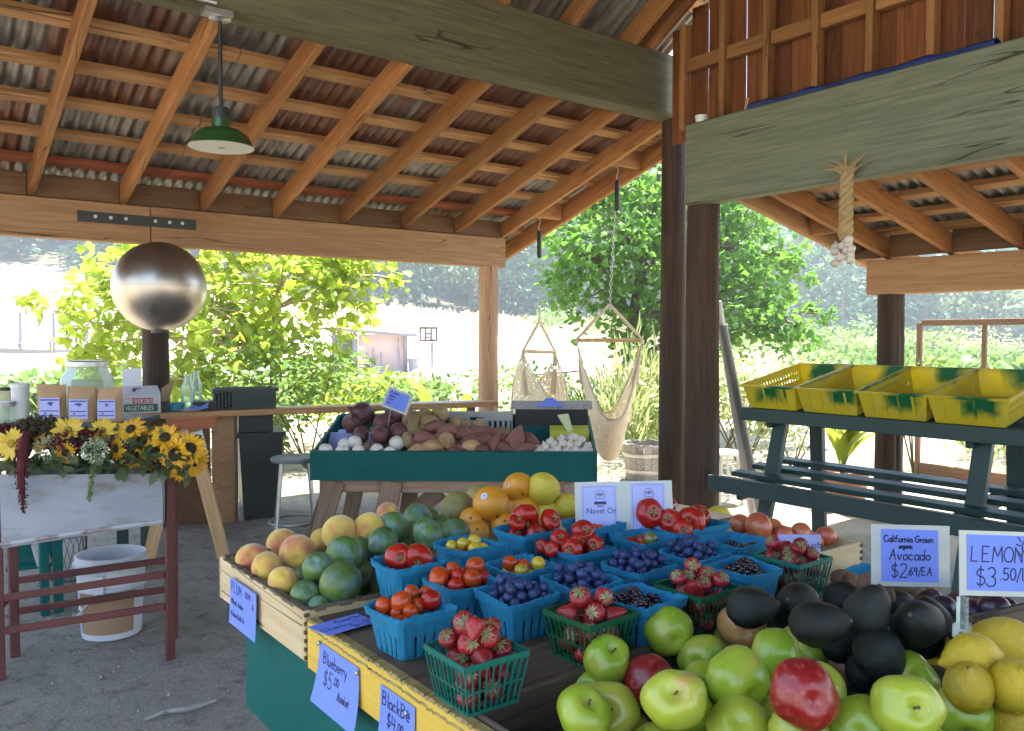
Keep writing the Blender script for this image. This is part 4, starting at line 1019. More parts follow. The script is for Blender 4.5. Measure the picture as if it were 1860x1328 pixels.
# dark slatted crate
kr = cthing('plastic_crate', 'dark green slatted plastic crate on the counter', 'crate', 450, .12); u0, u1 = cu(390), cu(503)
mb = MB()
def cb_(mb, x0, x1, y0, y1, z0, z1): mb.hexa([on_c(x0, y0, z0), on_c(x1, y0, z0), on_c(x1, y1, z0), on_c(x0, y1, z0), on_c(x0, y0, z1), on_c(x1, y0, z1), on_c(x1, y1, z1), on_c(x0, y1, z1)])
um = u0 + (u1 - u0) * .28
cb_(mb, um, u1, .04, .048, .002, .145); cb_(mb, u0, u1, .23, .238, .002, .145); cb_(mb, u1 - .008, u1, .048, .23, .002, .145); cb_(mb, u0, u1, .048, .23, .002, .012)
for i in range(5): cb_(mb, u0 + (um - u0) * i / 5, u0 + (um - u0) * i / 5 + .012, .04, .048, .002, .125)
for i in range(6): cb_(mb, u0, u0 + .008, .05 + .03 * i, .062 + .03 * i, .012, .125)
mb.build('body', darkgrn, kr)
mb = MB(); cb_(mb, u0 - .012, u1 + .02, .028, .052, .13, .158); cb_(mb, u0 - .012, u1 + .02, .226, .25, .13, .158); cb_(mb, u1 - .005, u1 + .02, .052, .226, .13, .158); cb_(mb, u0 - .012, u0 + .01, .052, .226, .13, .158); mb.build('rim', darkgrn, kr)
mb = MB(); cb_(mb, um + .02, u1 - .02, .036, .04, .05, .08); mb.build('rib', black, kr)
# cardboard pieces standing round the post
for (pxs, lab, m_) in (((223, 258, 672, 700, 'pale upright card sheet behind the paper bags'), (), paper_w),):
    pass
cd = MB(); a, b_ = PD(222, 700, 6.0), PD(257, 700, 6.0); cd.hexa([a, b_, b_ + cy * .01, a + cy * .01, PD(222, 671, 6.0), PD(257, 669, 6.0), PD(257, 669, 6.0) + cy * .01, PD(222, 671, 6.0) + cy * .01])
for v in cd.v[:4]: v.z = CZ
tag(cd.build('card_sheet', paper_w), 'pale upright card sheet standing behind the vegetable carton', 'card')
cd = MB(); a, b_ = on_c(cu(293), .15), on_c(cu(303), .17); cd.hexa([a, b_, b_ + cy * .008, a + cy * .008, PD(293, 706, 5.95), PD(318, 688, 5.95), PD(318, 688, 5.95) + cy * .008, PD(293, 706, 5.95) + cy * .008])
tag(cd.build('card_flap', card), 'brown cardboard flap sticking up against the globe post', 'card')

# ---- lower table on the left with bags, jar and cups
TZ = .885
t0, t1 = PZ(-120, 770, TZ), PZ(232, 768, TZ)
tx = (t1 - t0); TL = tx.length; tx.normalize(); ty = V(-tx.y, tx.x, 0)
lt = thing('side_table', 'dark painted side table under the coffee bags', 'table', t0 + tx * TL / 2 + V(0, 0, -TZ))
def tb_(x0, x1, y0, y1, z0, z1, mb=None):
    mb = mb or MB(); o = t0
    f = lambda x, y, z: o + tx * x + ty * y + V(0, 0, z)
    mb.hexa([f(x0, y0, z0), f(x1, y0, z0), f(x1, y1, z0), f(x0, y1, z0), f(x0, y0, z1), f(x1, y0, z1), f(x1, y1, z1), f(x0, y1, z1)]); return mb
for i in range(4): tb_(0, TL, .0 + .13 * i, .126 + .13 * i, -.03, 0).build('top_board', dkgreen, lt)
tb_(.02, TL - .02, .03, .05, -.16, -.031).build('apron', dkgreen, lt)
for (xx, yy) in ((.06, .06), (TL - .1, .06), (.06, .42), (TL - .1, .42)): tb_(xx, xx + .05, yy, yy + .05, -TZ, -.031).build('leg', dkgreen, lt)
def tu(px, off=0.0):
    r_ = ray(px, 760); n = V(tx.y, -tx.x, 0); k_ = (t0 + ty * off - CAM).dot(n) / r_.dot(n); return (CAM + r_ * k_ - t0 - ty * off).dot(tx)
def coffee_bag(px0, px1, ytop, label, off, logo, seed):
    r = random.Random(seed); u0, u1 = tu(px0, off), tu(px1, off); W_ = u1 - u0; d = .085
    base = t0 + tx * (u0 + u1) / 2 + ty * (off + d / 2); b = thing('coffee_bag', label, 'bag', base, group='kraft coffee bags'); o = t0 + tx * u0 + ty * off
    h = W_ * 1.32
    f = lambda x, y, z: o + tx * x + ty * y + V(0, 0, z)
    nx_, nz_ = 8, 10; vs = []; 
    for side in (0, 1):
        for j in range(nz_ + 1):
            q = j / nz_; dep = d * (1 - max(0, (q - .55) / .45) ** 1.3) * .5
            for i in range(nx_ + 1):
                p = i / nx_; bul = dep * (1 - (2 * p - 1) ** 6) * (.85 + .15 * math.sin(q * 3)) + r.uniform(-.002, .002)
                vs.append(f(W_ * p, d / 2 + (-bul if side == 0 else bul), h * q + .001 + .004 * math.sin(p * 5 + seed) * q))
    n1 = nx_ + 1; off2 = (nz_ + 1) * n1; fs = []
    for j in range(nz_):
        for i in range(nx_):
            a = j * n1 + i; fs.append((a, a + 1, a + n1 + 1, a + n1)); fs.append((off2 + a + 1, off2 + a, off2 + a + n1, off2 + a + n1 + 1))
    for j in range(nz_):
        a = j * n1; fs.append((a + n1, off2 + a + n1, off2 + a, a)); a += nx_; fs.append((a, off2 + a, off2 + a + n1, a + n1))
    fs.append(tuple(range(n1)) + tuple(off2 + i for i in range(nx_, -1, -1)))
    body = MB().add(vs, fs).build('bag', kraft, b, True)
    s = Sheet(f(W_ * (.16 + .05 * (seed % 2)), -.0035, h * .10), tx, V(0, .0, 1)); lw, lh = W_ * .68, h * .56
    mb = MB(); s.slab(mb, 0, 0, lw, lh, 0, .001, 1); lab_ = mb.build('label', paper_l, body)
    mb = MB()
    for (ya, yb) in ((.87, .93), (.36, .41), (.14, .19)): mb.add([s.p(lw * .06, lh * ya, .002), s.p(lw * .94, lh * ya, .002), s.p(lw * .94, lh * yb, .002), s.p(lw * .06, lh * yb, .002)], [(0, 1, 2, 3)])
    ol = {0: [(.38, .72), (.46, .80), (.60, .81), (.72, .76), (.64, .70), (.60, .60), (.52, .64), (.48, .70)], 1: [(.28, .74), (.42, .80), (.60, .80), (.74, .74), (.62, .68), (.52, .62), (.48, .70), (.36, .70)], 2: [(.42, .72), (.50, .82), (.58, .74), (.66, .72), (.58, .66), (.52, .62), (.50, .68)]}[logo]
    c_ = (sum(p[0] for p in ol) / len(ol), sum(p[1] for p in ol) / len(ol)); n = len(ol)
    mb.add([s.p(lw * x, lh * y, .002) for x, y in [c_] + ol], [(0, 1 + (i + 1) % n, 1 + i) for i in range(n)])
    ol = [(.22, .22), (.24, .30), (.32, .32), (.36, .26), (.34, .22), (.30, .27)]; mb.add([s.p(lw * x, lh * y, .002) for x, y in ol], [tuple(range(5, -1, -1))])
    mb.build('print', inkblue, body)
coffee_bag(61, 115, 700, 'kraft paper coffee bag with slumped label, farthest from the vegetable carton', .02, 0, 1)
coffee_bag(118, 168, 698, 'kraft paper coffee bag with white label, middle one of three', .03, 1, 2)
coffee_bag(170, 218, 697, 'kraft paper coffee bag with white label set next to the vegetable carton', .05, 2, 4)
# big drink jar
o = t0 + tx * tu(160, .36) + ty * .36
jr = thing('drink_jar', 'big glass jar of pale lemonade with a metal lid behind the bags', 'jar', o)
rj = .155; hj = .36
mb = MB(); mb.lathe([(0, .003), (rj * .95, .003), (rj, .03), (rj, hj * .62), (rj * .97, hj * .70), (rj * .78, hj * .82), (rj * .74, hj * .93), (rj * .70, hj * .93), (rj * .74, hj * .81), (rj * .93, hj * .69), (rj * .96, hj * .6), (rj * .96, .02), (0, .02)], 32, o); mb.build('glass', glass_m, jr, True)
lem = mat('cloudy_lemonade', (.72, .72, .52), (.68, .67, .46), 4, .3, rnd=0, trans=.6)
mb = MB(); mb.lathe([(0, .022), (rj * .95, .022), (rj * .95, hj * .6), (rj * .92, hj * .66), (0, hj * .66)], 32, o); mb.build('lemonade', lem, jr, True)
mb = MB(); mb.lathe([(rj * .80, hj * .90), (rj * .80, hj * .98), (rj * .76, hj), (0, hj)], 32, o); mb.build('lid', galv, jr, True)
# cup stack and small jars at the far left
o = t0 + tx * tu(38, .12) + ty * .12; cs = thing('cup_stack', 'tall stack of white paper cups at the end of the side table', 'cups', o)
mb = MB(); mb.lathe([(0, .002), (.042, .002), (.050, .20), (.053, .205), (.050, .21), (.051, .225), (.054, .23), (0, .235)], 24, o); mb.build('cups', white_pl, cs, True)
o = t0 + tx * tu(10, .22) + ty * .22; j2 = thing('lidded_jar', 'small jar with a dark lid behind the sealing jar', 'jar', o)
mb = MB(); mb.lathe([(0, .002), (.04, .002), (.04, .17), (.03, .18), (0, .18)], 20, o); mb.build('jar', lem, j2, True); mb = MB(); mb.lathe([(.035, .181), (.035, .20), (0, .20)], 20, o); mb.build('lid', black, j2, True)
o = t0 + tx * tu(6, .04) + ty * .04; j3 = thing('sealing_jar', 'wide clear sealing jar with a metal band beside the cups', 'jar', o)
mb = MB(); mb.lathe([(0, .002), (.06, .002), (.062, .09), (.055, .105), (.05, .105), (.057, .088), (.055, .01), (0, .01)], 24, o); mb.build('glass', glass_m, j3, True); mb = MB(); mb.lathe([(.063, .100), (.064, .125), (.058, .127), (.0, .127)], 24, o); mb.build('lid', galv, j3, True)

# ---- steel globe on the post
gc = PD(290, 521, 5.78)
gl = thing('steel_globe', 'large brushed steel globe fixed to the timber post', 'globe', gc)
m, t, b = nodes('brushed_globe_steel'); N, Lk = t.nodes, t.links
tc = N.new('ShaderNodeTexCoord'); nz = N.new('ShaderNodeTexNoise'); nz.inputs['Scale'].default_value = 5; nz.inputs['Detail'].default_value = 7; Lk.new(tc.outputs['Object'], nz.inputs[0])
r_ = N.new('ShaderNodeMapRange'); r_.inputs[3].default_value = .24; r_.inputs[4].default_value = .50; Lk.new(nz.outputs[0], r_.inputs[0]); Lk.new(r_.outputs[0], b.inputs['Roughness'])
b.inputs['Metallic'].default_value = 1; b.inputs['Base Color'].default_value = (.44, .40, .36, 1)
mp = N.new('ShaderNodeMapping'); mp.inputs['Scale'].default_value = (2, 2, 40); Lk.new(tc.outputs['Object'], mp.inputs[0]); n2 = N.new('ShaderNodeTexNoise'); n2.inputs['Scale'].default_value = 3; Lk.new(mp.outputs[0], n2.inputs[0])
bp = N.new('ShaderNodeBump'); bp.inputs['Strength'].default_value = .04; Lk.new(n2.outputs[0], bp.inputs['Height']); Lk.new(bp.outputs[0], b.inputs['Normal'])
globe_m = m
rg = .312
mb = MB(); mb.lathe([(rg * math.sin(R(a)), -rg * math.cos(R(a))) for a in range(0, 181, 6)], 48, gc); mb.build('ball', globe_m, gl, True, auto=None)
mb = MB(); mb.lathe([(rg - .0012, -.003), (rg + .0006, 0), (rg - .0012, .003)], 48, gc); mb.build('seam', globe_m, gl, True)
mb = MB(); mb.tube([gc + V(.03 * math.cos(a * .6283), .0, -rg - .012 + .02 * math.sin(a * .6283)) for a in range(11)], .004, 6); mb.build('ring', darkmetal, gl, True)
mb = MB(); mb.tube([gc + V(0, 0, -rg + .02), gc + V(0, 0, -rg - .01)], .06, 16); mb.build('collar', darkmetal, gl, True)

# ---- saw horse with metal brackets
def saw_horse(label, apex, along, feet_w, half_len, h, m, br=True):
    al = Vector(along).normalized(); sd = V(-al.y, al.x, 0); apex = Vector(apex)
    t = thing('saw_horse', label, 'saw horse', (apex.x, apex.y, 0))
    member('top_beam', apex - al * (half_len + .08), apex + al * (half_len + .08), .04, .09, m, t)
    for e in (-1, 1):
        for s_ in (-1, 1):
            a = apex + al * e * half_len + sd * s_ * .04 + V(0, 0, .02); b_ = V(apex.x, apex.y, 0) + al * e * (half_len + .06) + sd * s_ * feet_w
            member('leg', a, b_, .038, .075, m, t, up=sd)
            if br: member('bracket', a + (b_ - a) * -.02 + sd * s_ * .022, a + (b_ - a) * .17 + sd * s_ * .022, .006, .085, galv, t, up=sd, bev=.001)
    return t
ap = PZ(336, 790, .76)
saw_horse('pine saw horse with steel brackets standing between flowers and counter', ap, FW * .9 + RT * -.35, .22, .26, .76, pine_w)
cr = member('crossrail', ap + V(-.1, .05, .07), ap + V(.2, -.0, .07), .03, .08, red_purlin); tag(cr, 'short reddish board lying on top of the pine saw horse', 'board')

# ---- stool at the potato stand
def stool(label, seat_px, d, h, m, seatm, r=.16):
    p = PD(seat_px[0], seat_px[1], d); o = V(p.x, p.y, 0); t = thing('stool', label, 'stool', o)
    mb = MB(); mb.lathe([(0, h - .03), (r, h - .03), (r + .008, h - .015), (r, h), (r * .8, h + .004), (0, h - .002)], 28, o); mb.build('seat', seatm, t, True)
    for k in range(4):
        a = math.pi / 4 + k * math.pi / 2 - YAW + .3; c, s_ = math.cos(a), math.sin(a)
        MB().tube([o + V(r * .8 * c, r * .8 * s_, h - .03), o + V(r * 1.2 * c, r * 1.2 * s_, 0.0)], .012, 8).build('leg', m, t, True)
    pts = [o + V(r * 1.12 * math.cos(i * .2618), r * 1.12 * math.sin(i * .2618), h * .2) for i in range(25)]
    MB().tube(pts, .009, 6).build('foot_ring', m, t, True)
    return t
stool('grey metal stool with a round seat beside the potato stand', (536, 830), 5.75, .56, galv, mat('grey_seat', (.22, .22, .22), (.16, .16, .16), 9, .5, rnd=0))
stool('white metal stool standing in the sun behind the twin posts', (1316, 822), 6.9, .44, white_pl, white_pl, .13)

# ================================================================== flower trough on its red frame
fr_, fl_ = PZ(309, 1198, 0), PZ(4, 1228, 0)
fx = V(.951, -.309, 0); fy = V(.309, .951, 0)
fl_ = fr_ - fx * .64
ft = thing('flower_trough', 'white metal trough on a rust red leg frame holding cut flowers', 'trough', fr_ - fx * .32 + fy * .14)
def fpt(a, b_, z): return fl_ + fx * a + fy * b_ + V(0, 0, z)
for (a, b_) in ((0.0, 0), (.64, 0), (.0, .26), (.64, .26)):
    member('leg', fpt(a, b_, 0), fpt(a + (.012 if a else .0), b_, .86 if a else .90), .038, .03, redpaint, ft)
for (z0, z1, b_) in ((.335, .375, .0), (.20, .235, .0), (.335, .37, .26), (.20, .235, .26)):
    member('rail', fpt(.02, b_, z0), fpt(.625, b_, z1), .025, .028, redpaint, ft)
for a in (0.0, .64): member('rail', fpt(a, .02, .29), fpt(a, .24, .29), .02, .028, redpaint, ft)
pa, pb = (.035, .56), (.655, .615)
def panel(name, b_, zt0, zt1, zb0, zb1, th=.012):
    mb = MB(); mb.hexa([fpt(.022, b_, zb0), fpt(.622, b_, zb1), fpt(.622, b_ + th, zb1), fpt(.022, b_ + th, zb0), fpt(.022, b_ - .012, zt0), fpt(.622, b_ - .012, zt1), fpt(.622, b_ + th - .012, zt1), fpt(.022, b_ + th - .012, zt0)])
    return mb.build(name, whitepaint, ft)
fpn = panel('front_panel', -.030, .845, .815, .545, .600)
panel('back_panel', .29, .845, .815, .545, .600)
mb = MB(); mb.hexa([fpt(.022, -.018, .548), fpt(.622, -.018, .603), fpt(.622, .29, .603), fpt(.022, .29, .548), fpt(.022, -.018, .560), fpt(.622, -.018, .615), fpt(.622, .29, .615), fpt(.022, .29, .560)]); mb.build('floor', whitepaint, ft)
for a in (.024, .612): mb = MB(); mb.hexa([fpt(a, -.017, .58), fpt(a + .008, -.017, .58), fpt(a + .008, .289, .58), fpt(a, .289, .58), fpt(a, -.017, .82), fpt(a + .008, -.017, .82), fpt(a + .008, .289, .82), fpt(a, .289, .82)]); mb.build('end_panel', whitepaint, ft)
mb = MB(); mb.tube([fpt(.02, -.034, .560), fpt(.30, -.037, .588), fpt(.622, -.036, .612)], .010, 6); mb.build('bottom_bead', mat('rusty_white_paint', (.40, .40, .42), (.16, .09, .06), 9, .7, .3, 30, rnd=0, lo=.45, hi=.6), ft, True)

# flowers
petal = mat('sunflower_petal', (.80, .46, .008), (.70, .34, .006), 14, .5, rnd=.12, trans=.25)
petal_p = mat('pale_petal', (.72, .52, .05), (.62, .40, .03), 14, .5, rnd=.12, trans=.25)
heart = mat('sunflower_heart', (.045, .022, .010), (.02, .012, .008), 60, .9, .8, 120, rnd=.1)
stemg = mat('green_stem', (.07, .12, .03), (.05, .09, .025), 10, .6, rnd=.1)
def flower_model(n, pal, hr, pl, seed, hm=heart):
    r = random.Random(seed); mb = MB()
    for ring in range(2):
        for i in range(n):
            a = 2 * math.pi * (i + .5 * ring) / n + r.uniform(-.1, .1); L = pl * r.uniform(.8, 1.15); w_ = L * .19; tilt = r.uniform(-.25, .45) + (.25 if ring else 0)
            ca_, sa = math.cos(a), math.sin(a)
            def q(u, v_, zz): 
                rr = hr * .8 + u * math.cos(tilt); return V(rr * ca_ - v_ * sa, rr * sa + v_ * ca_, u * math.sin(tilt) + zz)
            mb.add([q(0, -w_ * .4, 0), q(0, w_ * .4, 0), q(L * .4, w_, -.002), q(L * .75, w_ * .7, -.004), q(L, 0, -.012 * r.random()), q(L * .75, -w_ * .7, -.004), q(L * .4, -w_, -.002), q(L * .5, 0, .006)], [(0, 1, 7), (1, 2, 7), (2, 3, 7), (3, 4, 7), (4, 5, 7), (5, 6, 7), (6, 0, 7)])
    pm = mb.mesh('petals', pal, True)
    mb = MB(); mb.lathe([(0, -.012), (hr * .6, -.01), (hr, 0), (hr * .95, .008), (hr * .6, .014), (0, .011)], 18); hmesh = mb.mesh('heart', hm, True)
    mb = MB(); mb.tube([(0, 0, -.01), (.005, .004, -.08), (.02, .0, -.17)], .006, 6); 
    for i in range(6):
        a = i * 1.047; mb.add([(0, 0, -.012), (hr * 1.5 * math.cos(a - .25), hr * 1.5 * math.sin(a - .25), -.012), (hr * 2.4 * math.cos(a), hr * 2.4 * math.sin(a), -.03), (hr * 1.5 * math.cos(a + .25), hr * 1.5 * math.sin(a + .25), -.012)], [(0, 1, 2, 3)])
    sm = mb.mesh('stem', stemg, True)
    return pm, hmesh, sm
FM = [flower_model(17, petal, .026, .052, 1), flower_model(18, petal, .024, .048, 2), flower_model(16, petal, .030, .054, 3), flower_model(12, petal_p, .016, .055, 4, mat('yellow_heart', (.40, .28, .03), (.28, .2, .02), 60, .9, .8, rnd=.1)), flower_model(15, petal, .020, .046, 5)]
def flower(px, py, d, i, s, face, label, group=None, name='sunflower'):
    p = PD(px, py, d); o = thing(name, label, 'flower', p, group=group); o.scale = (s, s, s)
    n = (-FW + RT * face[0] + UP * face[1]).normalized(); o.rotation_euler = n.to_track_quat('Z', 'Y').to_euler(); o.rotation_euler.rotate_axis('Z', rng.uniform(0, 6.28))
    pm, hm, sm = FM[i]; link('petals', pm, o); link('heart', hm, o); link('stem', sm, o)
d0 = 3.46
gS = 'sunflowers heaped at the right end of the trough'
for i, (x, y, mi, s, fa) in enumerate(((318, 826, 2, .95, (0, 0)), (345, 815, 1, 1.1, (.5, .2)), (352, 838, 0, .9, (.7, -.2)), (290, 843, 0, .95, (.1, -.7)), (262, 838, 4, .9, (-.3, -.6)), (300, 795, 0, .9, (.2, .7)), (238, 780, 4, 1.05, (-.2, .8)), (258, 800, 1, .9, (.2, .3)), (243, 826, 2, .85, (0, -.2)), (222, 838, 4, .9, (-.4, -.5)), (212, 815, 4, .85, (-.7, 0)), (330, 858, 4, .85, (.3, -.8)), (278, 815, 4, .95, (-.1, .1)), (272, 858, 4, .8, (0, -1)))):
    flower(x, y, d0 + .03 * (i % 5), mi, s, fa, 'yellow sunflower with a dark heart heaped at the open end of the white trough', gS)
flower(120, 822, 3.36, 1, .72, (0, -.1), 'small dark hearted sunflower hanging low over the white trough panel')
flower(124, 782, 3.40, 3, 1.0, (0, .5), 'pale yellow flower with pointed petals above the small low sunflower')
flower(95, 782, 3.44, 3, .85, (-.4, .8), 'yellow flower seen from the side, beside the pale pointed one')
flower(22, 806, 3.30, 3, 1.05, (-.2, .1), 'shaggy golden flower next to the red hanging amaranth')
flower(72, 803, 3.40, 4, .75, (-.5, .3), 'golden flower half hidden behind the white umbel')
flower(186, 783, 3.46, 3, .95, (.2, .8), 'brownish gold flower fading behind the green amaranth')
# amaranth tassels
amar = mat('red_amaranth', (.16, .022, .028), (.10, .014, .02), 60, .9, 1.0, 120, rnd=0, trans=.15)
amarg = mat('green_amaranth', (.26, .30, .10), (.18, .23, .07), 60, .9, 1.0, 120, rnd=0, trans=.15)
def tassel(name, label, pts, rad, m, seed):
    r = random.Random(seed); nr = np.random.default_rng(seed); mb = MB(); mb.tube(pts, [q * .55 for q in rad], 8); P = []; D = []
    pts = [Vector(p) for p in pts]
    for i in range(420):
        q = r.random() * (len(pts) - 1); j = min(int(q), len(pts) - 2); f = q - j; c = pts[j].lerp(pts[j + 1], f); rr = rad[j] + (rad[j + 1] - rad[j]) * f; v = nr.normal(0, 1, 3); v /= np.linalg.norm(v)
        P.append(np.array(c) + v * rr * .7); D.append(v + np.array([0, 0, -.6]))
    vv, tt = leaves(np.array(P), np.array(D), nr.uniform(.008, .016, len(P)), 'oval', nr); b0 = len(mb.v)
    mb.add([tuple(p) for p in vv], [tuple(int(k) for k in f) for f in tt])
    o = mb.build(name, m, None, False); tag(o, label, 'flower'); return o
tassel('hanging_amaranth', 'dark red amaranth tassel hanging over the white trough', [at(44, 785, 3.3), at(42, 805, 3.28), at(40, 835, 3.27), at(38, 870, 3.26), at(41, 895, 3.26), at(42, 930, 3.26)], [.02, .032, .030, .026, .018, .004], amar, 1)
tassel('hanging_amaranth', 'slim pale green amaranth tassel drooping over the trough', [at(196, 795, 3.43), at(185, 800, 3.40), at(174, 815, 3.38), at(169, 845, 3.37), at(165, 880, 3.37), at(162, 908, 3.37)], [.012, .016, .015, .010, .007, .003], amarg, 2)
for i, (x, y, rx_, m_, lab) in enumerate(((30, 790, .07, amar, 'brown red amaranth heap at the trough corner'), (150, 800, .075, amar, 'dark plum coloured amaranth heap in the middle of the trough'), (70, 775, .06, stemw, 'dried brown seed head bunch behind the golden flowers'))):
    p = PD(x, y, 3.42); nr = np.random.default_rng(i + 5); v = nr.normal(0, 1, (700, 3)); v /= np.linalg.norm(v, axis=1, keepdims=True); P = np.array(p) + v * rx_ * np.array([1.5, .8, .55]) * nr.random((700, 1)) ** .3
    vv, tt = leaves(P, v + nr.normal(0, .4, v.shape), nr.uniform(.012, .03, 700), 'oval', nr); o = link('amaranth_bunch', fast_mesh('amaranth_bunch', vv - np.array(p), tt, m_)); o.location = p; tag(o, lab, 'flower')
wfl = mat('white_floret', (.55, .60, .45), (.35, .45, .25), 90, .8, rnd=0)
for i, (x, y, lab) in enumerate(((88, 815, 'white green umbel flower between the small sunflower and amaranth'), (172, 818, 'pale green umbel flower under the drooping green amaranth'))):
    p = PD(x, y, 3.36); nr = np.random.default_rng(i + 15); v = nr.normal(0, 1, (420, 3)); v /= np.linalg.norm(v, axis=1, keepdims=True); P = np.array(p) + v * np.array([.05, .03, .045]) * nr.random((420, 1)) ** .2
    vv, tt = leaves(P, v, nr.uniform(.006, .013, 420), 'oval', nr); o = link('umbel_flower', fast_mesh('umbel_flower', vv - np.array(p), tt, wfl)); o.location = p; tag(o, lab, 'flower')
# leaves among the flowers
nr = np.random.default_rng(77); P = np.array([PD(nr.uniform(0, 350), nr.uniform(795, 850), nr.uniform(3.45, 3.6)) for _ in range(420)] + [PD(nr.uniform(0, 345), nr.uniform(832, 858), nr.uniform(3.30, 3.36)) for _ in range(90)])
vv, tt = leaves(P, nr.normal(0, 1, P.shape) - np.array(FW) * .5, nr.uniform(.03, .075, 510), 'oval', nr)
tag(link('flower_greens', fast_mesh('flower_greens', vv, tt, mat('bouquet_leaf', (.07, .12, .035), (.12, .13, .06), 8, .6, rnd=0, trans=.3))), 'tangle of green leaves between the cut flowers in the trough', 'leaves', kind='stuff')

# ---- white bucket behind the trough
bo = PZ(204, 1150, 0); bo.z = 0
bk = thing('bucket', 'white plastic five gallon bucket with a brown paper wrap', 'bucket', bo)
pearl = mat('white_bucket_plastic', (.58, .59, .63), (.48, .49, .53), 3, .4, rnd=0)
h = .385; r0_, r1_ = .128, .148
mb = MB(); mb.lathe([(0, .0), (r0_ - .01, .0), (r0_, .008), (r0_ + .012, h * .60), (r1_ + .006, h * .61), (r1_ + .006, h * .64), (r1_ - .005, h * .65), (r1_, h * .84), (r1_ + .012, h * .845), (r1_ + .014, h * .91), (r1_ + .004, h * .915), (r1_ + .006, h * .99), (r1_, h), (r1_ - .006, h * .99), (r1_ - .010, h * .6), (r0_ - .006, .01), (0, .01)], 44, bo); mb.build('shell', pearl, bk, True)
mb = MB()
for i in range(44):
    a = 2 * math.pi * i / 44; q = r1_ + .0145; mb.box(bo + V(q * math.cos(a), q * math.sin(a), h * .877), (.004, .003, h * .06), Matrix.Rotation(a, 3, 'Z'))
mb.build('rim_ribs', pearl, bk)
wrapm = mat('brown_wrap', (.33, .21, .13), (.28, .17, .10), 3, .8, .05, rnd=0)
def band(a0, a1, z0, z1, off, m, name, par):
    mb = MB(); n = 22; vs = []
    for j, z in enumerate((z0, z1)):
        for i in range(n + 1):
            a = a0 + (a1 - a0) * i / n; rr = r0_ + .012 * z / (h * .6) + off; vs.append(bo + V(rr * math.cos(a), rr * math.sin(a), z))
    mb.add(vs, [(i, i + 1, n + 2 + i, n + 1 + i) for i in range(n)]); return mb.build(name, m, par, True)
fa = math.atan2(-FW.y, -FW.x)
band(fa - .75, fa + 1.2, .035, h * .585, .0015, wrapm, 'paper_wrap', bk)
band(fa - 1.35, fa - .752, .035, h * .585, .0015, mat('blue_label', (.25, .36, .60), (.40, .50, .70), 6, .6, rnd=0), 'blue_label', bk)
mb = MB(); al = fa - .78; rr = r0_ + .010; cc = bo + V(rr * math.cos(al), rr * math.sin(al), h * .36); nn = V(math.cos(al), math.sin(al), 0); tt_ = V(-math.sin(al), math.cos(al), 0)
mb.add([cc + nn * .002] + [cc + nn * (.002 - .004 * abs(math.cos(i * .3927))) + tt_ * .028 * math.cos(i * .3927) + V(0, 0, .024 * math.sin(i * .3927)) for i in range(16)], [(0, 1 + i, 1 + (i + 1) % 16) for i in range(16)]); st = mb.build('round_sticker', paper_w, bk)
mb = MB()
for i in range(4): mb.box(cc + nn * .004 + tt_ * (-.012 + .008 * i) + V(0, 0, -.004), (.004, .005, .009), Matrix.Rotation(al, 3, 'Z'))
mb.build('sticker_print', inkblue, st)
lug = [V(math.cos(fa + .15), math.sin(fa + .15), 0) * (r1_ + .01)]
mb = MB(); q = bo + lug[0] + V(0, 0, h * .66); mb.box(q + V(0, 0, .02), (.02, .035, .08), Matrix.Rotation(fa + .15, 3, 'Z')); mb.build('handle_ear', pearl, bk)
pts = [bo + V(math.cos(fa + .15 - a) * (r1_ + .016), math.sin(fa + .15 - a) * (r1_ + .016), h * .66 - .155 * math.sin(min(1.57, a * 1.25))) for a in [i * .13 for i in range(13)]]
mb = MB(); mb.tube(pts, .0045, 6); mb.build('handle', pearl, bk, True)
# ---- green rack and wire basket behind the bucket
gr_ = thing('green_rack', 'dark green wooden rack with a box shelf behind the trough', 'rack', PZ(70, 1150, 0))
for (xa, xb, yb, dd) in ((75, 90, 1168, 4.15), (100, 116, 1160, 4.2)):
    p = PD((xa + xb) / 2, yb, dd); member('post', (p.x, p.y, 0), (p.x, p.y, .80), .04, .045, teal, gr_)
pa_ = PD(15, 1120, 4.35); pb_ = PD(98, 1112, 4.45)
member('shelf_board', V(pa_.x, pa_.y, .20), V(pb_.x, pb_.y, .20), .26, .02, teal, gr_)
member('box_side', V(pa_.x, pa_.y, .28), V(pb_.x, pb_.y, .28), .02, .13, teal, gr_)
p = PD(82, 1080, 4.25); mb = MB(); mb.tube([V(p.x, p.y, .23), V(p.x - .03, p.y, .34)], [.035, .03], 12); tag(mb.build('paper_roll', grey_w, None, True), 'small grey roll lying on the green rack shelf', 'roll')
bo2 = PD(124, 1100, 4.75); bo2 = V(bo2.x, bo2.y, 0)
wb = thing('wire_basket', 'dark wire basket holding a white bag behind the bucket', 'basket', bo2)
mb = MB(); hb_ = .26; rb2 = .10
for i in range(20):
    a = i * .31416
    for sgn in (-1, 1):
        a2_ = a + sgn * .62; mb.tube([bo2 + V(rb2 * .85 * math.cos(a), rb2 * .85 * math.sin(a), .01), bo2 + V(rb2 * math.cos((a + a2_) / 2), rb2 * math.sin((a + a2_) / 2), hb_ / 2), bo2 + V(rb2 * 1.05 * math.cos(a2_), rb2 * 1.05 * math.sin(a2_), hb_)], .0016, 4, cap=False)
for z, q in ((.01, .85), (hb_, 1.05)): mb.tube([bo2 + V(rb2 * q * math.cos(i * .31416), rb2 * q * math.sin(i * .31416), z) for i in range(21)], .003, 5)
mb.build('wire', darkmetal, wb)
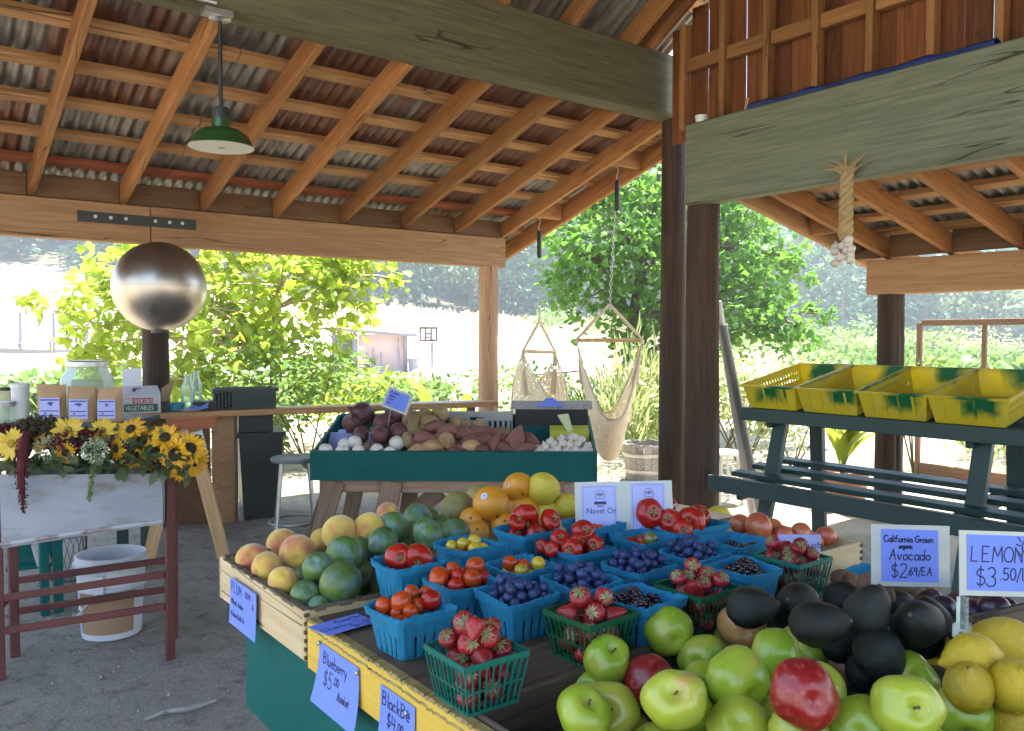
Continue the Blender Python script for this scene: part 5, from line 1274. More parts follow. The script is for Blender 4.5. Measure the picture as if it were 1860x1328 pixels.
def blobm(name, rx, ry, rz, lump, seed, m, nu=20, nv=14, pw=1.0):
    r = random.Random(seed); ph = [(r.uniform(.8, 2.6), r.uniform(.8, 2.6), r.uniform(.8, 2.6), r.uniform(0, 6.28)) for _ in range(5)]
    mb = MB(); vs = []
    for j in range(nv + 1):
        th = math.pi * j / nv
        for i in range(nu):
            a = 2 * math.pi * i / nu; d = V(math.sin(th) * math.cos(a), math.sin(th) * math.sin(a), -math.cos(th))
            f = 1 + lump * sum(math.sin(q[0] * 2 * d.x + q[1] * 2 * d.y + q[2] * 2 * d.z + q[3]) for q in ph) / 5
            vs.append((rx * d.x * f, ry * d.y * f, rz * d.z * f))
    fs = [(j * nu + i, j * nu + (i + 1) % nu, (j + 1) * nu + (i + 1) % nu, (j + 1) * nu + i) for j in range(nv) for i in range(nu)]
    me = mb.add(vs, fs).mesh(name, m, True)
    bm = bmesh.new(); bm.from_mesh(me); bmesh.ops.remove_doubles(bm, verts=bm.verts, dist=1e-6); bm.to_mesh(me); bm.free()
    me.polygons.foreach_set('use_smooth', [True] * len(me.polygons))
    return me
o = link('white_bag', blobm('white_bag', .085, .08, .14, .25, 3, white_pl)); o.location = bo2 + V(0, 0, .17); tag(o, 'white plastic bag stuffed in the wire basket', 'bag')
# twig on the gravel
tw = MB(); tw.tube([PZ(262, 1308, .008), PZ(300, 1292, .012), PZ(345, 1288, .012), PZ(392, 1272, .012)], [.005, .009, .010, .006], 7)
tag(tw.build('twig', grey_w, None, True), 'grey twig lying on the gravel floor by the stall corner', 'twig')

lit = MB(); lr = random.Random(44)
for i in range(170):
    p = V(lr.uniform(-.6, 2.6), lr.uniform(2.0, 6.0), .006); a = lr.uniform(0, 6.28); L = lr.uniform(.012, .06)
    lit.bar(p, p + V(L * math.cos(a), L * math.sin(a), lr.uniform(0, .006)), lr.uniform(.002, .006), .003)
tag(lit.build('straw_litter', mat('straw_bit', (.42, .34, .22), (.12, .09, .06), 9, .9, rnd=0)), 'bits of straw and dry leaf scattered on the shaded floor', 'litter', kind='stuff')
# ================================================================== produce models
def sm(me): me.polygons.foreach_set('use_smooth', [True] * len(me.polygons)); return me
def lathe_fruit(name, prof, m, lump=.03, seed=0, n=26, ax_wob=0.0):
    r = random.Random(seed); ph = [r.uniform(0, 6.28) for _ in range(4)]; mb = MB(); vs = []
    for (rad, z) in prof:
        for k_ in range(n):
            a = 2 * math.pi * k_ / n; f = 1 + lump * (.6 * math.sin(2 * a + ph[0]) + .4 * math.sin(3 * a + ph[1] + z * 2) + .4 * math.sin(5 * a + ph[2]))
            vs.append((rad * f * math.cos(a) + ax_wob * z * z, rad * f * math.sin(a), z * (1 + lump * .5 * math.sin(a + ph[3]))))
    fs = [(j * n + i, j * n + (i + 1) % n, (j + 1) * n + (i + 1) % n, (j + 1) * n + i) for j in range(len(prof) - 1) for i in range(n)]
    me = mb.add(vs, fs).mesh(name, m, True)
    bm = bmesh.new(); bm.from_mesh(me); bmesh.ops.remove_doubles(bm, verts=bm.verts, dist=1e-5); bmesh.ops.recalc_face_normals(bm, faces=bm.faces); bm.to_mesh(me); bm.free()
    return sm(me)
def sphere_prof(n=16, sq=1.0, top=0.0, bot=0.0, topw=.25, taper=0.0):
    out = []
    for i in range(n + 1):
        th = math.pi * i / n; rr = math.sin(th); z = -math.cos(th) * sq
        if z > 0: z -= top * math.exp(-(rr / topw) ** 2)
        else: z += bot * math.exp(-(rr / topw) ** 2)
        out.append((rr * (1 + taper * z), z))
    return out
KIND = {}
def kind(name, meshes, parts=()): KIND[name] = (meshes, parts)
def fruit(name, model, loc, r, label, cat, group=None, rot=None, stretch=(1, 1, 1)):
    ms, parts = KIND[model]; i = rng.randrange(len(ms)); o = link(name, ms[i]); o.location = loc
    q_ = .07 if r > .019 else .03
    o.scale = tuple(r * k_ * rng.uniform(1 - q_, 1 + q_) for k_ in stretch)
    o.rotation_euler = rot if rot is not None else Euler((rng.uniform(-.7, .7), rng.uniform(-.7, .7), rng.uniform(0, 6.28)))
    tag(o, label, cat, group)
    for (pn, pm) in parts: link(pn, pm[i % len(pm)] if isinstance(pm, list) else pm, o)
    return o
def facing(dx, dy, spin=0.0):      # rotation that turns the fruit's top towards a direction seen from the front
    n = (-FW + RT * dx + UP * dy).normalized(); e = n.to_track_quat('Z', 'Y').to_euler(); e.rotate_axis('Z', spin); return e
def pile(n, rad, x0, x1, y0, y1, z0, r, tries=26, jit=.15, mound=0.0, pre=()):
    """drop n balls into a box, each one resting on the floor or on those below"""
    out = [tuple(p) for p in pre]; new = []
    for k_ in range(n):
        q = rad * r.uniform(1 - jit, 1 + jit); best = None
        for t_ in range(tries):
            x = r.uniform(x0 + q, x1 - q) if x1 - x0 > 2 * q else (x0 + x1) / 2; y = r.uniform(y0 + q, y1 - q) if y1 - y0 > 2 * q else (y0 + y1) / 2; z = z0 + q
            for (a, b_, c, s_) in out:
                h2 = (q + s_) ** 2 * .92 - (x - a) ** 2 - (y - b_) ** 2
                if h2 > 0: z = max(z, c + math.sqrt(h2))
            cost = z + mound * math.hypot((x - (x0 + x1) / 2), (y - (y0 + y1) / 2))
            if best is None or cost < best[0]: best = (cost, x, y, z, q)
        out.append(best[1:]); new.append(best[1:])
    return new

def skin(name, c1, c2, c3=None, **k): return mat(name, c1, c2, k.pop('scale', 1.6), k.pop('rough', .4), c3=c3, **k)
potato_m = skin('potato_skin', (.33, .22, .105), (.23, .145, .065), (.15, .09, .04), rough=.75, bump=.15, bscale=14, scale=3)
sweet_m = skin('sweet_potato_skin', (.22, .085, .06), (.15, .055, .045), (.30, .16, .10), rough=.7, bump=.25, bscale=9, scale=3, rnd=.25)
tan_m = skin('tan_sweet_potato_skin', (.46, .30, .15), (.38, .22, .10), None, rough=.7, bump=.2, bscale=9, scale=3)
ronion_m = mat('red_onion_skin', (.10, .022, .032), (.065, .014, .022), 4, .5, .2, 10, stretch=(3, 3, .4), rnd=.25, c3=(.22, .11, .075), scale3=4, lo3=.5, hi3=.65)
wonion_m = mat('white_onion_skin', (.68, .66, .60), (.60, .57, .50), 4, .35, .1, 10, stretch=(3, 3, .4), rnd=.05)
garlic_m = mat('garlic_skin', (.66, .60, .52), (.56, .48, .42), 5, .5, .25, 8, stretch=(3, 3, .5), rnd=.08, c3=(.42, .30, .30), scale3=4)
kind('potato', [blobm('potato', 1.25, .88, .82, .16, s_, potato_m) for s_ in (1, 2, 3)])
def sweet(seed, m, L):
    r = random.Random(seed); prof = []
    for i in range(15):
        q = i / 14; z = (q * 2 - 1) * L; rad = (math.sin(math.pi * min(1, q * .93 + .05)) ** .75) * (.9 if q < .55 else .9 - .55 * (q - .55)); prof.append((max(.03, rad) if 0 < i < 14 else .0, z))
    return lathe_fruit('sweet_potato', prof, m, .08, seed, 16, .06)
kind('sweet', [sweet(s_, sweet_m, 1.7 + .2 * s_) for s_ in (0, 1, 2)]); kind('tan', [sweet(s_ + 5, tan_m, 1.6) for s_ in (0, 1)])
on_prof = [(0, -1.0), (.10, -.97), (.45, -.86), (.82, -.52), (1.0, -.05), (.93, .38), (.66, .70), (.36, .88), (.17, 1.02), (.10, 1.22), (.09, 1.38), (0, 1.4)]
wn_prof = on_prof[:8] + [(.15, .98), (.07, 1.06), (0, 1.08)]
kind('ronion', [lathe_fruit('onion', on_prof, ronion_m, .03, s_, 22) for s_ in (1, 2)]); kind('wonion', [lathe_fruit('onion', wn_prof, wonion_m, .03, s_, 22) for s_ in (1, 2)])
def garlic(seed):
    mb = MB(); vs = []; n = 24; prof = [(0, -.7), (.5, -.72), (.9, -.4), (1, 0), (.85, .4), (.5, .72), (.22, .95), (.14, 1.12), (.11, 1.28), (0, 1.3)]
    for (rad, z) in prof:
        for i in range(n):
            a = 2 * math.pi * i / n; f = 1 + .11 * math.cos(6 * a + seed) * min(1, rad) ; vs.append((rad * f * math.cos(a), rad * f * math.sin(a), z))
    fs = [(j * n + i, j * n + (i + 1) % n, (j + 1) * n + (i + 1) % n, (j + 1) * n + i) for j in range(len(prof) - 1) for i in range(n)]
    return mb.add(vs, fs).mesh('garlic_bulb', garlic_m, True)
kind('garlic', [garlic(s_) for s_ in (0, 1, 2)])

# ================================================================== potato stand
DP = 5.55
a_, b_ = PD(563, 846, DP), PD(1085, 858, DP - .05); px_ = (b_ - a_); px_.z = 0; PL = px_.length; px_.normalize(); py_ = V(-px_.y, px_.x, 0)
pz0 = PD(563, 873, DP).z; pz1 = PD(563, 820, DP).z; po = V(a_.x, a_.y, pz0)
stp = thing('produce_stand', 'teal painted produce stand on plank trestle legs', 'stand', po + px_ * PL / 2 + V(0, 0, -pz0))
TILT = .23; DEP = .82
def sp_pt(x, y, z): return po + px_ * x + py_ * y + V(0, 0, z + TILT * y)
def slat_box(name, m, x0, x1, y0, y1, z0, z1, par=None):
    mb = MB(); mb.hexa([sp_pt(x0, y0, z0), sp_pt(x1, y0, z0), sp_pt(x1, y1, z0), sp_pt(x0, y1, z0), sp_pt(x0, y0, z1), sp_pt(x1, y0, z1), sp_pt(x1, y1, z1), sp_pt(x0, y1, z1)]); return mb.build(name, m, par)
PH = pz1 - pz0
slat_box('front_board', teal, 0, PL, 0, .022, 0, PH, stp)
slat_box('side_board', teal, 0, .02, .022, DEP, .02, PH * .9, stp); slat_box('side_board', teal, PL - .02, PL, .022, DEP, .02, PH * .9, stp); slat_box('back_board', teal, .02, PL - .02, DEP - .02, DEP, .03, PH * .95, stp)
for i in range(6): slat_box('floor_board', deck_w, .02, PL - .02, .024 + .13 * i, .15 + .13 * i, .03, .05, stp)
def legb(x0, y0, z0, x1, y1, z1, wd, ht, nm='leg', up=None):
    member(nm, po + px_ * x0 + py_ * y0 + V(0, 0, z0), po + px_ * x1 + py_ * y1 + V(0, 0, z1), wd, ht, lw_, stp, up=up or py_)
lw_ = wood('old_plank_wood', (.28, .18, .12), (.21, .13, .085), (.10, .06, .04))
member('rail', po + px_ * .05 + py_ * .06 + V(0, 0, -.045), po + px_ * (PL - .05) + py_ * .06 + V(0, 0, -.045), .04, .085, lw_, stp)
member('rail', po + px_ * .05 + py_ * .60 + V(0, 0, .06), po + px_ * (PL - .05) + py_ * .60 + V(0, 0, .06), .04, .085, lw_, stp)
for (xa, xb) in ((.16, .04), (PL - .16, PL - .04), (.55, .48)):
    legb(xa, .025, -.01, xb, -.06, -pz0, .14, .035); legb(xa + .06, .66, .08, xb + .06, .72, -pz0, .12, .035)
legb(.86, .12, -.09, .50, .34, -pz0 + .02, .12, .035, 'brace'); legb(PL - .75, .12, -.09, PL - .40, .34, -pz0 + .02, .12, .035, 'brace')

def stand_at(px, py, lift=.0):     # the stand's tilted floor, seen at that pixel; lift is height above it
    r_ = ray(px, py); nrm = px_.cross(py_ + V(0, 0, TILT)).normalized(); q = sp_pt(0, 0, .05 + lift); k_ = (q - CAM).dot(nrm) / r_.dot(nrm); return CAM + r_ * k_
def pot(name, model, px, py, rp, lift, label, cat, group, rot=None, st=(1, 1, 1)):
    p = stand_at(px, py, .095 + .72 * lift); d = (p - CAM).dot(FW); yl = (p - po).dot(py_); need = .026 + rp / F * d * (1.0 if model != 'sweet' and model != 'tan' else .9)
    if yl < need: p = p + (py_ + V(0, 0, TILT)) * (need - yl)
    return fruit(name, model, p, rp / F * d, label, cat, group, rot, st)
for i, (x, y, rp, l) in enumerate(((640, 768, 19, .14), (658, 752, 23, .20), (695, 768, 18, .16), (724, 752, 24, .20), (655, 790, 16, .10), (690, 790, 18, .12), (725, 785, 18, .12), (765, 780, 17, .06), (712, 742, 14, .22))):
    pot('red_onion', 'ronion', x, y, rp, l, 'dark red onion in the heap at the left of the teal stand', 'onion', 'red onions in the heap', Euler((rng.uniform(.9, 1.7), 0, rng.uniform(0, 6.28))))
for i, (x, y, rp, l) in enumerate(((628, 808, 14, .05), (592, 818, 13, .04), (620, 824, 13, .03), (651, 820, 13, .03), (721, 805, 14.5, .06), (685, 818, 13, .03), (708, 822, 12, .02), (645, 803, 13, .08), (755, 820, 11, .02))):
    pot('white_onion', 'wonion', x, y, rp, l, 'white onion lying at the front edge of the teal stand', 'onion', 'white onions at the front edge', Euler((rng.uniform(-.5, .5), rng.uniform(-.5, .5), 0)))
for i, (x, y, rp, l) in enumerate(((745, 762, 17, .20), (770, 757, 18, .22), (800, 752, 18, .24), (752, 774, 16, .17), (782, 768, 16, .2), (742, 800, 13, .08), (828, 768, 13, .16), (845, 770, 12, .15), (735, 778, 12, .15), (870, 772, 12, .14), (813, 800, 15, .12), (760, 790, 14, .1))):
    pot('potato', 'potato', x, y, rp, l, 'tan potato piled beside the red onions', 'potato', 'tan potatoes in the middle heap', Euler((rng.uniform(-1.4, 1.4), rng.uniform(-1.4, 1.4), rng.uniform(0, 6.28))))
tanp = (((785, 810, 12, .06), (795, 800, 12, .08), (860, 812, 12, .05), (760, 818, 11, .03), (775, 778, 11, .14)))
for (x, y, rp, l) in tanp: pot('sweet_potato', 'tan', x, y, rp * 1.25, l, 'pale tan sweet potato in the front of the heap', 'sweet potato', 'tan sweet potatoes', Euler((0, 1.57 + rng.uniform(-.3, .3), -YAW + rng.uniform(-.4, .4))))
for (x, y, rp, l, a) in ((795, 775, 13, .18, 1.57), (770, 795, 14, .12, 1.4), (815, 782, 13, .16, 1.6), (845, 790, 13, .12, 1.8), (875, 800, 14, .09, 1.3), (898, 808, 12, .07, .3), (905, 800, 12, .09, .9), (840, 815, 12, .04, 1.5), (935, 805, 19, .08, .2), (920, 815, 13, .05, 2.0), (865, 785, 13, .13, 1.2), (890, 786, 13, .12, 1.9), (825, 822, 11, .03, 1.5), (945, 818, 14, .03, 1.2), (855, 800, 13, .1, 1.4), (880, 820, 11, .03, 2.2), (960, 800, 14, .06, 1.8)):
    pot('sweet_potato', 'sweet', x, y, rp * 1.3, l, 'reddish brown sweet potato in the right half of the heap', 'sweet potato', 'red sweet potatoes', Euler((0, a, -YAW + rng.uniform(-.5, .5))), (.85, .85, .85))
gpos = []
for (x, y, rp, l) in ((975, 818, 11, .02), (990, 812, 9, .05), (1000, 803, 9, .07), (1012, 818, 10, .03), (1022, 806, 9, .07), (1030, 820, 10, .02), (1040, 796, 11, .10), (1048, 808, 9, .06), (1055, 800, 9, .08), (1062, 818, 9, .03), (1068, 810, 8, .05), (1035, 808, 9, .06), (1008, 810, 9, .05), (985, 822, 9, .01), (1045, 820, 10, .02), (1058, 822, 9, .01), (1020, 797, 8, .09), (1072, 822, 8, .01), (1003, 821, 9, .02)):
    pot('garlic_bulb', 'garlic', x, y, rp, l, 'white garlic bulb in the pile at the end of the teal stand', 'garlic', 'garlic bulbs in the pile')
# earth coloured fill under the heap: more potatoes
fr2 = random.Random(4)
for i in range(60):
    q = sp_pt(fr2.uniform(.25, 1.45), fr2.uniform(.08, .55), .05 + fr2.uniform(.045, .095))
    fruit('potato', 'potato', q, fr2.uniform(.042, .055), 'tan potato piled beside the red onions', 'potato', 'tan potatoes in the middle heap', Euler((fr2.uniform(-1, 1), fr2.uniform(-1, 1), fr2.uniform(0, 6))))
# white tray insert with tabs, crate, black box, yellow card, papers
ins = MB(); p0, p1, p2, p3 = stand_at(586, 815, .02), stand_at(709, 818, .02), stand_at(709, 793, .09), stand_at(588, 784, .11)
ins.hexa([p0, p1, p1 + py_ * .006, p0 + py_ * .006, p3, p2, p2 + py_ * .006, p3 + py_ * .006])
for q in (.28, .68): 
    c = p3.lerp(p2, q); ins.hexa([c - px_ * .03, c + px_ * .03, c + px_ * .03 + py_ * .006, c - px_ * .03 + py_ * .006, c - px_ * .025 + V(0, 0, .025), c + px_ * .025 + V(0, 0, .025), c + px_ * .025 + V(0, .0, .025) + py_ * .006, c - px_ * .025 + V(0, 0, .025) + py_ * .006])
tag(ins.build('carton_flap', paper_l), 'pale blue carton front with two tabs behind the white onions', 'carton')
def stand_panel(mb, x0, x1, yb, z0, z1, th=.012): mb.hexa([sp_pt(x0, yb, z0), sp_pt(x1, yb, z0), sp_pt(x1, yb + th, z0), sp_pt(x0, yb + th, z0), sp_pt(x0, yb, z1), sp_pt(x1, yb, z1), sp_pt(x1, yb + th, z1), sp_pt(x0, yb + th, z1)])
def sx(px, y_, lift): 
    r_ = ray(px, 750); q = sp_pt(0, y_, lift); n = py_; k_ = (q - CAM).dot(n) / r_.dot(n); return (CAM + r_ * k_ - po).dot(px_)
gcr = thing('plastic_crate', 'grey perforated plastic crate at the back of the teal stand', 'crate', sp_pt(sx(870, .68, .2), .68, .05))
greypl = mat('grey_crate_plastic', (.36, .35, .33), (.30, .29, .28), 6, .6, .05, rnd=0)
xa, xb = sx(815, .66, .2), sx(931, .66, .2); mb = MB(); nxx, nzz = 24, 7
for i in range(nxx):
    for j in range(nzz):
        hole = (8 <= i <= 12 and j in (5,)) or (i >= 15 and i % 2 and j in (2, 3, 4))
        if hole: continue
        stand_panel(mb, xa + (xb - xa) * i / nxx, xa + (xb - xa) * (i + 1) / nxx, .66, .05 + .19 * j / nzz, .05 + .19 * (j + 1) / nzz, .008)
mb.build('front_wall', greypl, gcr)
mb = MB(); stand_panel(mb, xa, xa + .01, .668, .05, .24, .12); stand_panel(mb, xb - .01, xb, .668, .05, .24, .12); mb.build('side_wall', greypl, gcr)
mb = MB(); stand_panel(mb, xa - .005, xb + .005, .648, .24, .256, .02); mb.build('rim', greypl, gcr)
mb = MB(); stand_panel(mb, sx(884, .60, .1), sx(929, .60, .1), .60, .07, .135, .003); o = mb.build('blue_card', paper_b); tag(o, 'small blue card stuck in front of the grey crate', 'card')
bbx = thing('display_box', 'open black wooden box at the garlic end of the stand', 'box', sp_pt(sx(1000, .62, .2), .6, .05))
blackw = wood('black_stained_wood', (.035, .035, .036), (.025, .025, .027), (.012, .012, .013), knots=False)
xa, xb = sx(936, .62, .2), sx(1068, .62, .2)
mb = MB(); stand_panel(mb, xa, xb, .62, .052, .16, .015); mb.build('back_plank', teal, bbx); mb = MB(); stand_panel(mb, xa, xb, .622, .163, .29, .015); mb.build('back_plank', blackw, bbx)
mb = MB(); stand_panel(mb, xa, xa + .015, .10, .052, .12, .518); mb.build('side_plank', teal, bbx)
mb = MB(); stand_panel(mb, xb - .0, xb + .015, .10, .052, .13, .53); mb.build('side_plank', teal, bbx)
mb = MB(); stand_panel(mb, xa - .03, xb + .03, .60, .292, .325, .10); mb.build('top_trim', grey_w, bbx)
ycard = mat('lime_card', (.46, .48, .04), (.40, .42, .03), 5, .6, rnd=0)
yc = thing('lime_card_box', 'lime yellow card box standing behind the garlic', 'box', sp_pt(sx(1035, .42, .1), .42, .05))
xa, xb = sx(999, .42, .1), sx(1070, .42, .1); mb = MB(); stand_panel(mb, xa, xb, .42, .052, .195, .12); mb.build('box', ycard, yc)
mb = MB(); stand_panel(mb, xa + .08, xb - .04, .417, .08, .16, .002); mb.build('label', paper_l, yc)
mb = MB(); c = sp_pt(sx(1000, .5, .2), .55, .33); mb.add([c + px_ * -.10 + V(0, 0, .0), c + px_ * .10, c + px_ * .02 + V(0, 0, .06) + py_ * .05, c + px_ * -.03 + V(0, 0, .055) + py_ * .05, c + px_ * -.1 + V(0, 0, -.004), c + px_ * .1 + V(0, 0, -.004)], [(0, 1, 2, 3), (4, 5, 1, 0)]); tag(mb.build('folded_paper', paper_b), 'folded blue paper tent on top of the black box', 'paper')
mb = MB(); c = sp_pt(sx(1012, .45, .2), .45, .30); mb.add([c, c + px_ * .08 + V(0, 0, .01), c + px_ * .11 + V(0, 0, -.10) - py_ * .05, c + px_ * .08 + V(0, 0, -.12) - py_ * .05, c + px_ * .03 + V(0, 0, -.05) - py_ * .02], [(0, 1, 2, 3, 4)]); tag(mb.build('paper_strip', mat('pale_green_paper', (.50, .55, .30), None, 5, .6, rnd=0)), 'pale green paper strip hanging off the black box', 'paper')
# tilted price card above the onions
pc = PD(698, 735, 5.6); axx = (RT * .93 - V(0, 0, .36)).normalized(); ayy = (V(0, 0, .93) + RT * .36).normalized()
t_, s_ = price_card('price_card', 'tilted blue price card in a milky sleeve above the red onions', pc, axx, ayy, .145, .115, [], paper_b, seed=3)
mb = MB(); s_.slab(mb, -.016, -.016, .165, .131, -.003, -.0008, 1); mb.build('sleeve', sleeve, t_)
mb = MB()
for i in range(4): s_.ink(mb, strokes(['Potato', 'onion', 'rett', 'sw'][i], .012, .092 - .024 * i, .018, random.Random(i)), .003, .001)
mb.build('writing', ink, t_)
q = stand_at(700, 752, .22); mb = MB(); mb.tube([s_.p(.05, -.012, -.002), V(q.x, q.y, sp_pt(0, 0, .05).z + .1)], .004, 6); mb.build('stick', sleeve, t_)

# ================================================================== green slatted stand with yellow trays
XS = 4.55
gs = thing('slatted_stand', 'dark green two tier slatted wooden stand under yellow trays', 'stand', (4.9, 2.3, 0))
YA, YB = 3.42, .55
SL = .20                               # the shelves rise away from the front
def shelf(z_front, xs, wds, ht, y0, y1, tilt, nm='slat'):
    for xx, wd in zip(xs, wds): member(nm, (xx, y0, z_front + tilt * (xx - xs[0])), (xx, y1, z_front + tilt * (xx - xs[0])), wd, ht, dkgreen, gs, up=(-tilt, 0, 1))
shelf(.905, [4.60, 4.76, 4.92, 5.08, 5.22], [.10, .09, .09, .09, .09], .032, YA, YB, SL)
member('front_apron', (4.543, YA, .885), (4.543, YB, .885), .024, .085, dkgreen, gs)
YA2 = 3.38
shelf(.470, [4.30, 4.50, 4.72, 4.93], [.10, .085, .085, .085], .032, YA2 + .05, YB, .12)
member('front_apron', (4.243, YA2 + .06, .455), (4.243, YB, .455), .024, .10, dkgreen, gs)
for yy in (3.22, 1.98, .8):
    member('bearer', (4.56, yy, .845), (5.26, yy, .845 + SL * .66), .04, .085, dkgreen, gs)
    member('bearer', (4.26, yy, .41), (5.0, yy, .41 + .12 * .74), .04, .085, dkgreen, gs)
    member('leg', (4.655, yy - .045, .885), (4.40, yy - .045, 0), .045, .095, dkgreen, gs, up=(0, 1, 0))
    member('leg', (5.04, yy - .045, .92), (5.10, yy - .045, 0), .045, .095, dkgreen, gs, up=(0, 1, 0))
# yellow trays
def tray_mat():
    m, t, b = nodes('yellow_tray_plastic'); N, Lk = t.nodes, t.links
    tc = N.new('ShaderNodeTexCoord'); oi = N.new('ShaderNodeObjectInfo')
    nz = N.new('ShaderNodeTexNoise'); nz.inputs['Scale'].default_value = 9; nz.inputs['Detail'].default_value = 6; nz.noise_dimensions = '4D'; Lk.new(tc.outputs['Object'], nz.inputs[0])
    mu = N.new('ShaderNodeMath'); mu.operation = 'MULTIPLY'; mu.inputs[1].default_value = 29; Lk.new(oi.outputs['Random'], mu.inputs[0]); Lk.new(mu.outputs[0], nz.inputs['W'])
    def stain(cx_, cy_, rx_, ry_):
        sp = N.new('ShaderNodeSeparateXYZ'); Lk.new(tc.outputs['Object'], sp.inputs[0])
        def ab(src, c, s): 
            a = N.new('ShaderNodeMath'); a.operation = 'SUBTRACT'; Lk.new(src, a.inputs[0]); a.inputs[1].default_value = c
            q = N.new('ShaderNodeMath'); q.operation = 'ABSOLUTE'; Lk.new(a.outputs[0], q.inputs[0]); d = N.new('ShaderNodeMath'); d.operation = 'DIVIDE'; Lk.new(q.outputs[0], d.inputs[0]); d.inputs[1].default_value = s; return d.outputs[0]
        mx = N.new('ShaderNodeMath'); mx.operation = 'MAXIMUM'; of = N.new('ShaderNodeMath'); of.operation = 'MULTIPLY_ADD'; of.inputs[1].default_value = .16; Lk.new(oi.outputs['Random'], of.inputs[0]); Lk.new(sp.outputs[1], of.inputs[2]); Lk.new(ab(of.outputs[0], cx_ + .08, rx_), mx.inputs[0]); Lk.new(ab(sp.outputs[2], cy_, ry_), mx.inputs[1])
        ad = N.new('ShaderNodeMath'); ad.operation = 'MULTIPLY_ADD'; ad.inputs[1].default_value = 2.2; Lk.new(nz.outputs[0], ad.inputs[0]); Lk.new(mx.outputs[0], ad.inputs[2])
        r = N.new('ShaderNodeMapRange'); r.inputs[1].default_value = 1.60; r.inputs[2].default_value = 2.25; r.inputs[3].default_value = 1; r.inputs[4].default_value = 0; Lk.new(ad.outputs[0], r.inputs[0]); return r.outputs[0]
    ycol = N.new('ShaderNodeMix'); ycol.data_type = 'RGBA'; ycol.inputs[6].default_value = (.78, .64, .030, 1); ycol.inputs[7].default_value = (.66, .56, .10, 1)
    r2 = N.new('ShaderNodeMapRange'); r2.inputs[1].default_value = .45; r2.inputs[2].default_value = .75; Lk.new(nz.outputs[0], r2.inputs[0]); Lk.new(r2.outputs[0], ycol.inputs[0])
    mx = N.new('ShaderNodeMix'); mx.data_type = 'RGBA'; Lk.new(stain(-.06, .125, .10, .07), mx.inputs[0]); Lk.new(ycol.outputs[2], mx.inputs[6]); mx.inputs[7].default_value = (.010, .19, .055, 1)
    Lk.new(mx.outputs[2], b.inputs['Base Color']); b.inputs['Roughness'].default_value = .45
    tr = N.new('ShaderNodeBsdfTranslucent'); Lk.new(mx.outputs[2], tr.inputs[0]); ms = N.new('ShaderNodeMixShader'); ms.inputs[0].default_value = .5
    Lk.new(b.outputs[0], ms.inputs[1]); Lk.new(tr.outputs[0], ms.inputs[2]); Lk.new(ms.outputs[0], N['Material Output'].inputs[0]); return m
tray_m = tray_mat()
def tray_parts():
    """local: x = depth (0..L), y = width (-W/2..W/2), z up"""
    L, W_, Hh, tp_ = .64, .40, .16, .025
    mb = MB()
    def wall(p00, p10, p01, p11, nrm, n, holes):
        p00, p10, p01, p11, nrm = map(Vector, (p00, p10, p01, p11, nrm)); rows = 8; th = .004
        P = lambda i, j, k: (p00.lerp(p10, i / n)).lerp(p01.lerp(p11, i / n), j / rows) + nrm * (th * k)
        for i in range(n):
            for j in range(rows):
                if holes and i % 2 == 1 and 2 < i < n - 3 and j in (3, 5): continue
                mb.add([P(i, j, 0), P(i + 1, j, 0), P(i + 1, j + 1, 0), P(i, j + 1, 0)], [(0, 1, 2, 3)]); mb.add([P(i, j, 1), P(i + 1, j, 1), P(i + 1, j + 1, 1), P(i, j + 1, 1)], [(3, 2, 1, 0)])
    b0, b1, c0_, c1_ = tp_, L - tp_, -W_ / 2 + tp_, W_ / 2 - tp_
    wall((b0, c0_, 0), (b0, c1_, 0), (0, -W_ / 2, Hh), (0, W_ / 2, Hh), (1, 0, 0), 10, False); wall((b1, c0_, 0), (b1, c1_, 0), (L, -W_ / 2, Hh), (L, W_ / 2, Hh), (-1, 0, 0), 10, False)
    wall((b0, c0_, 0), (b1, c0_, 0), (0, -W_ / 2, Hh), (L, -W_ / 2, Hh), (0, 1, 0), 41, True); wall((b0, c1_, 0), (b1, c1_, 0), (0, W_ / 2, Hh), (L, W_ / 2, Hh), (0, -1, 0), 41, True)
    mb.hexa([V(b0, c0_, 0), V(b1, c0_, 0), V(b1, c1_, 0), V(b0, c1_, 0), V(b0, c0_, .005), V(b1, c0_, .005), V(b1, c1_, .005), V(b0, c1_, .005)])
    body = mb.mesh('body', tray_m)
    mb = MB(); e = .014
    for (p, q) in (((-e, -W_ / 2 - e), (0, W_ / 2 + e)), ((L, -W_ / 2 - e), (L + e, W_ / 2 + e)), ((0, -W_ / 2 - e), (L, -W_ / 2)), ((0, W_ / 2), (L, W_ / 2 + e))):
        mb.hexa([V(p[0], p[1], Hh - .012), V(q[0], p[1], Hh - .012), V(q[0], q[1], Hh - .012), V(p[0], q[1], Hh - .012), V(p[0], p[1], Hh + .002), V(q[0], p[1], Hh + .002), V(q[0], q[1], Hh + .002), V(p[0], q[1], Hh + .002)])
    rim = mb.mesh('rim', tray_m)
    ribs = []
    for yy in (-.12, -.04, .04, .12): mb = MB(); mb.hexa([V(.012, yy - .006, .03), V(.02, yy - .006, .03), V(.02, yy + .006, .03), V(.012, yy + .006, .03), V(-.004, yy - .006, .146), V(.012, yy - .006, .146), V(.012, yy + .006, .146), V(-.004, yy + .006, .146)]); ribs.append(mb.mesh('rib', tray_m))
    return body, rim, ribs
tb1, tr1, trb = tray_parts()
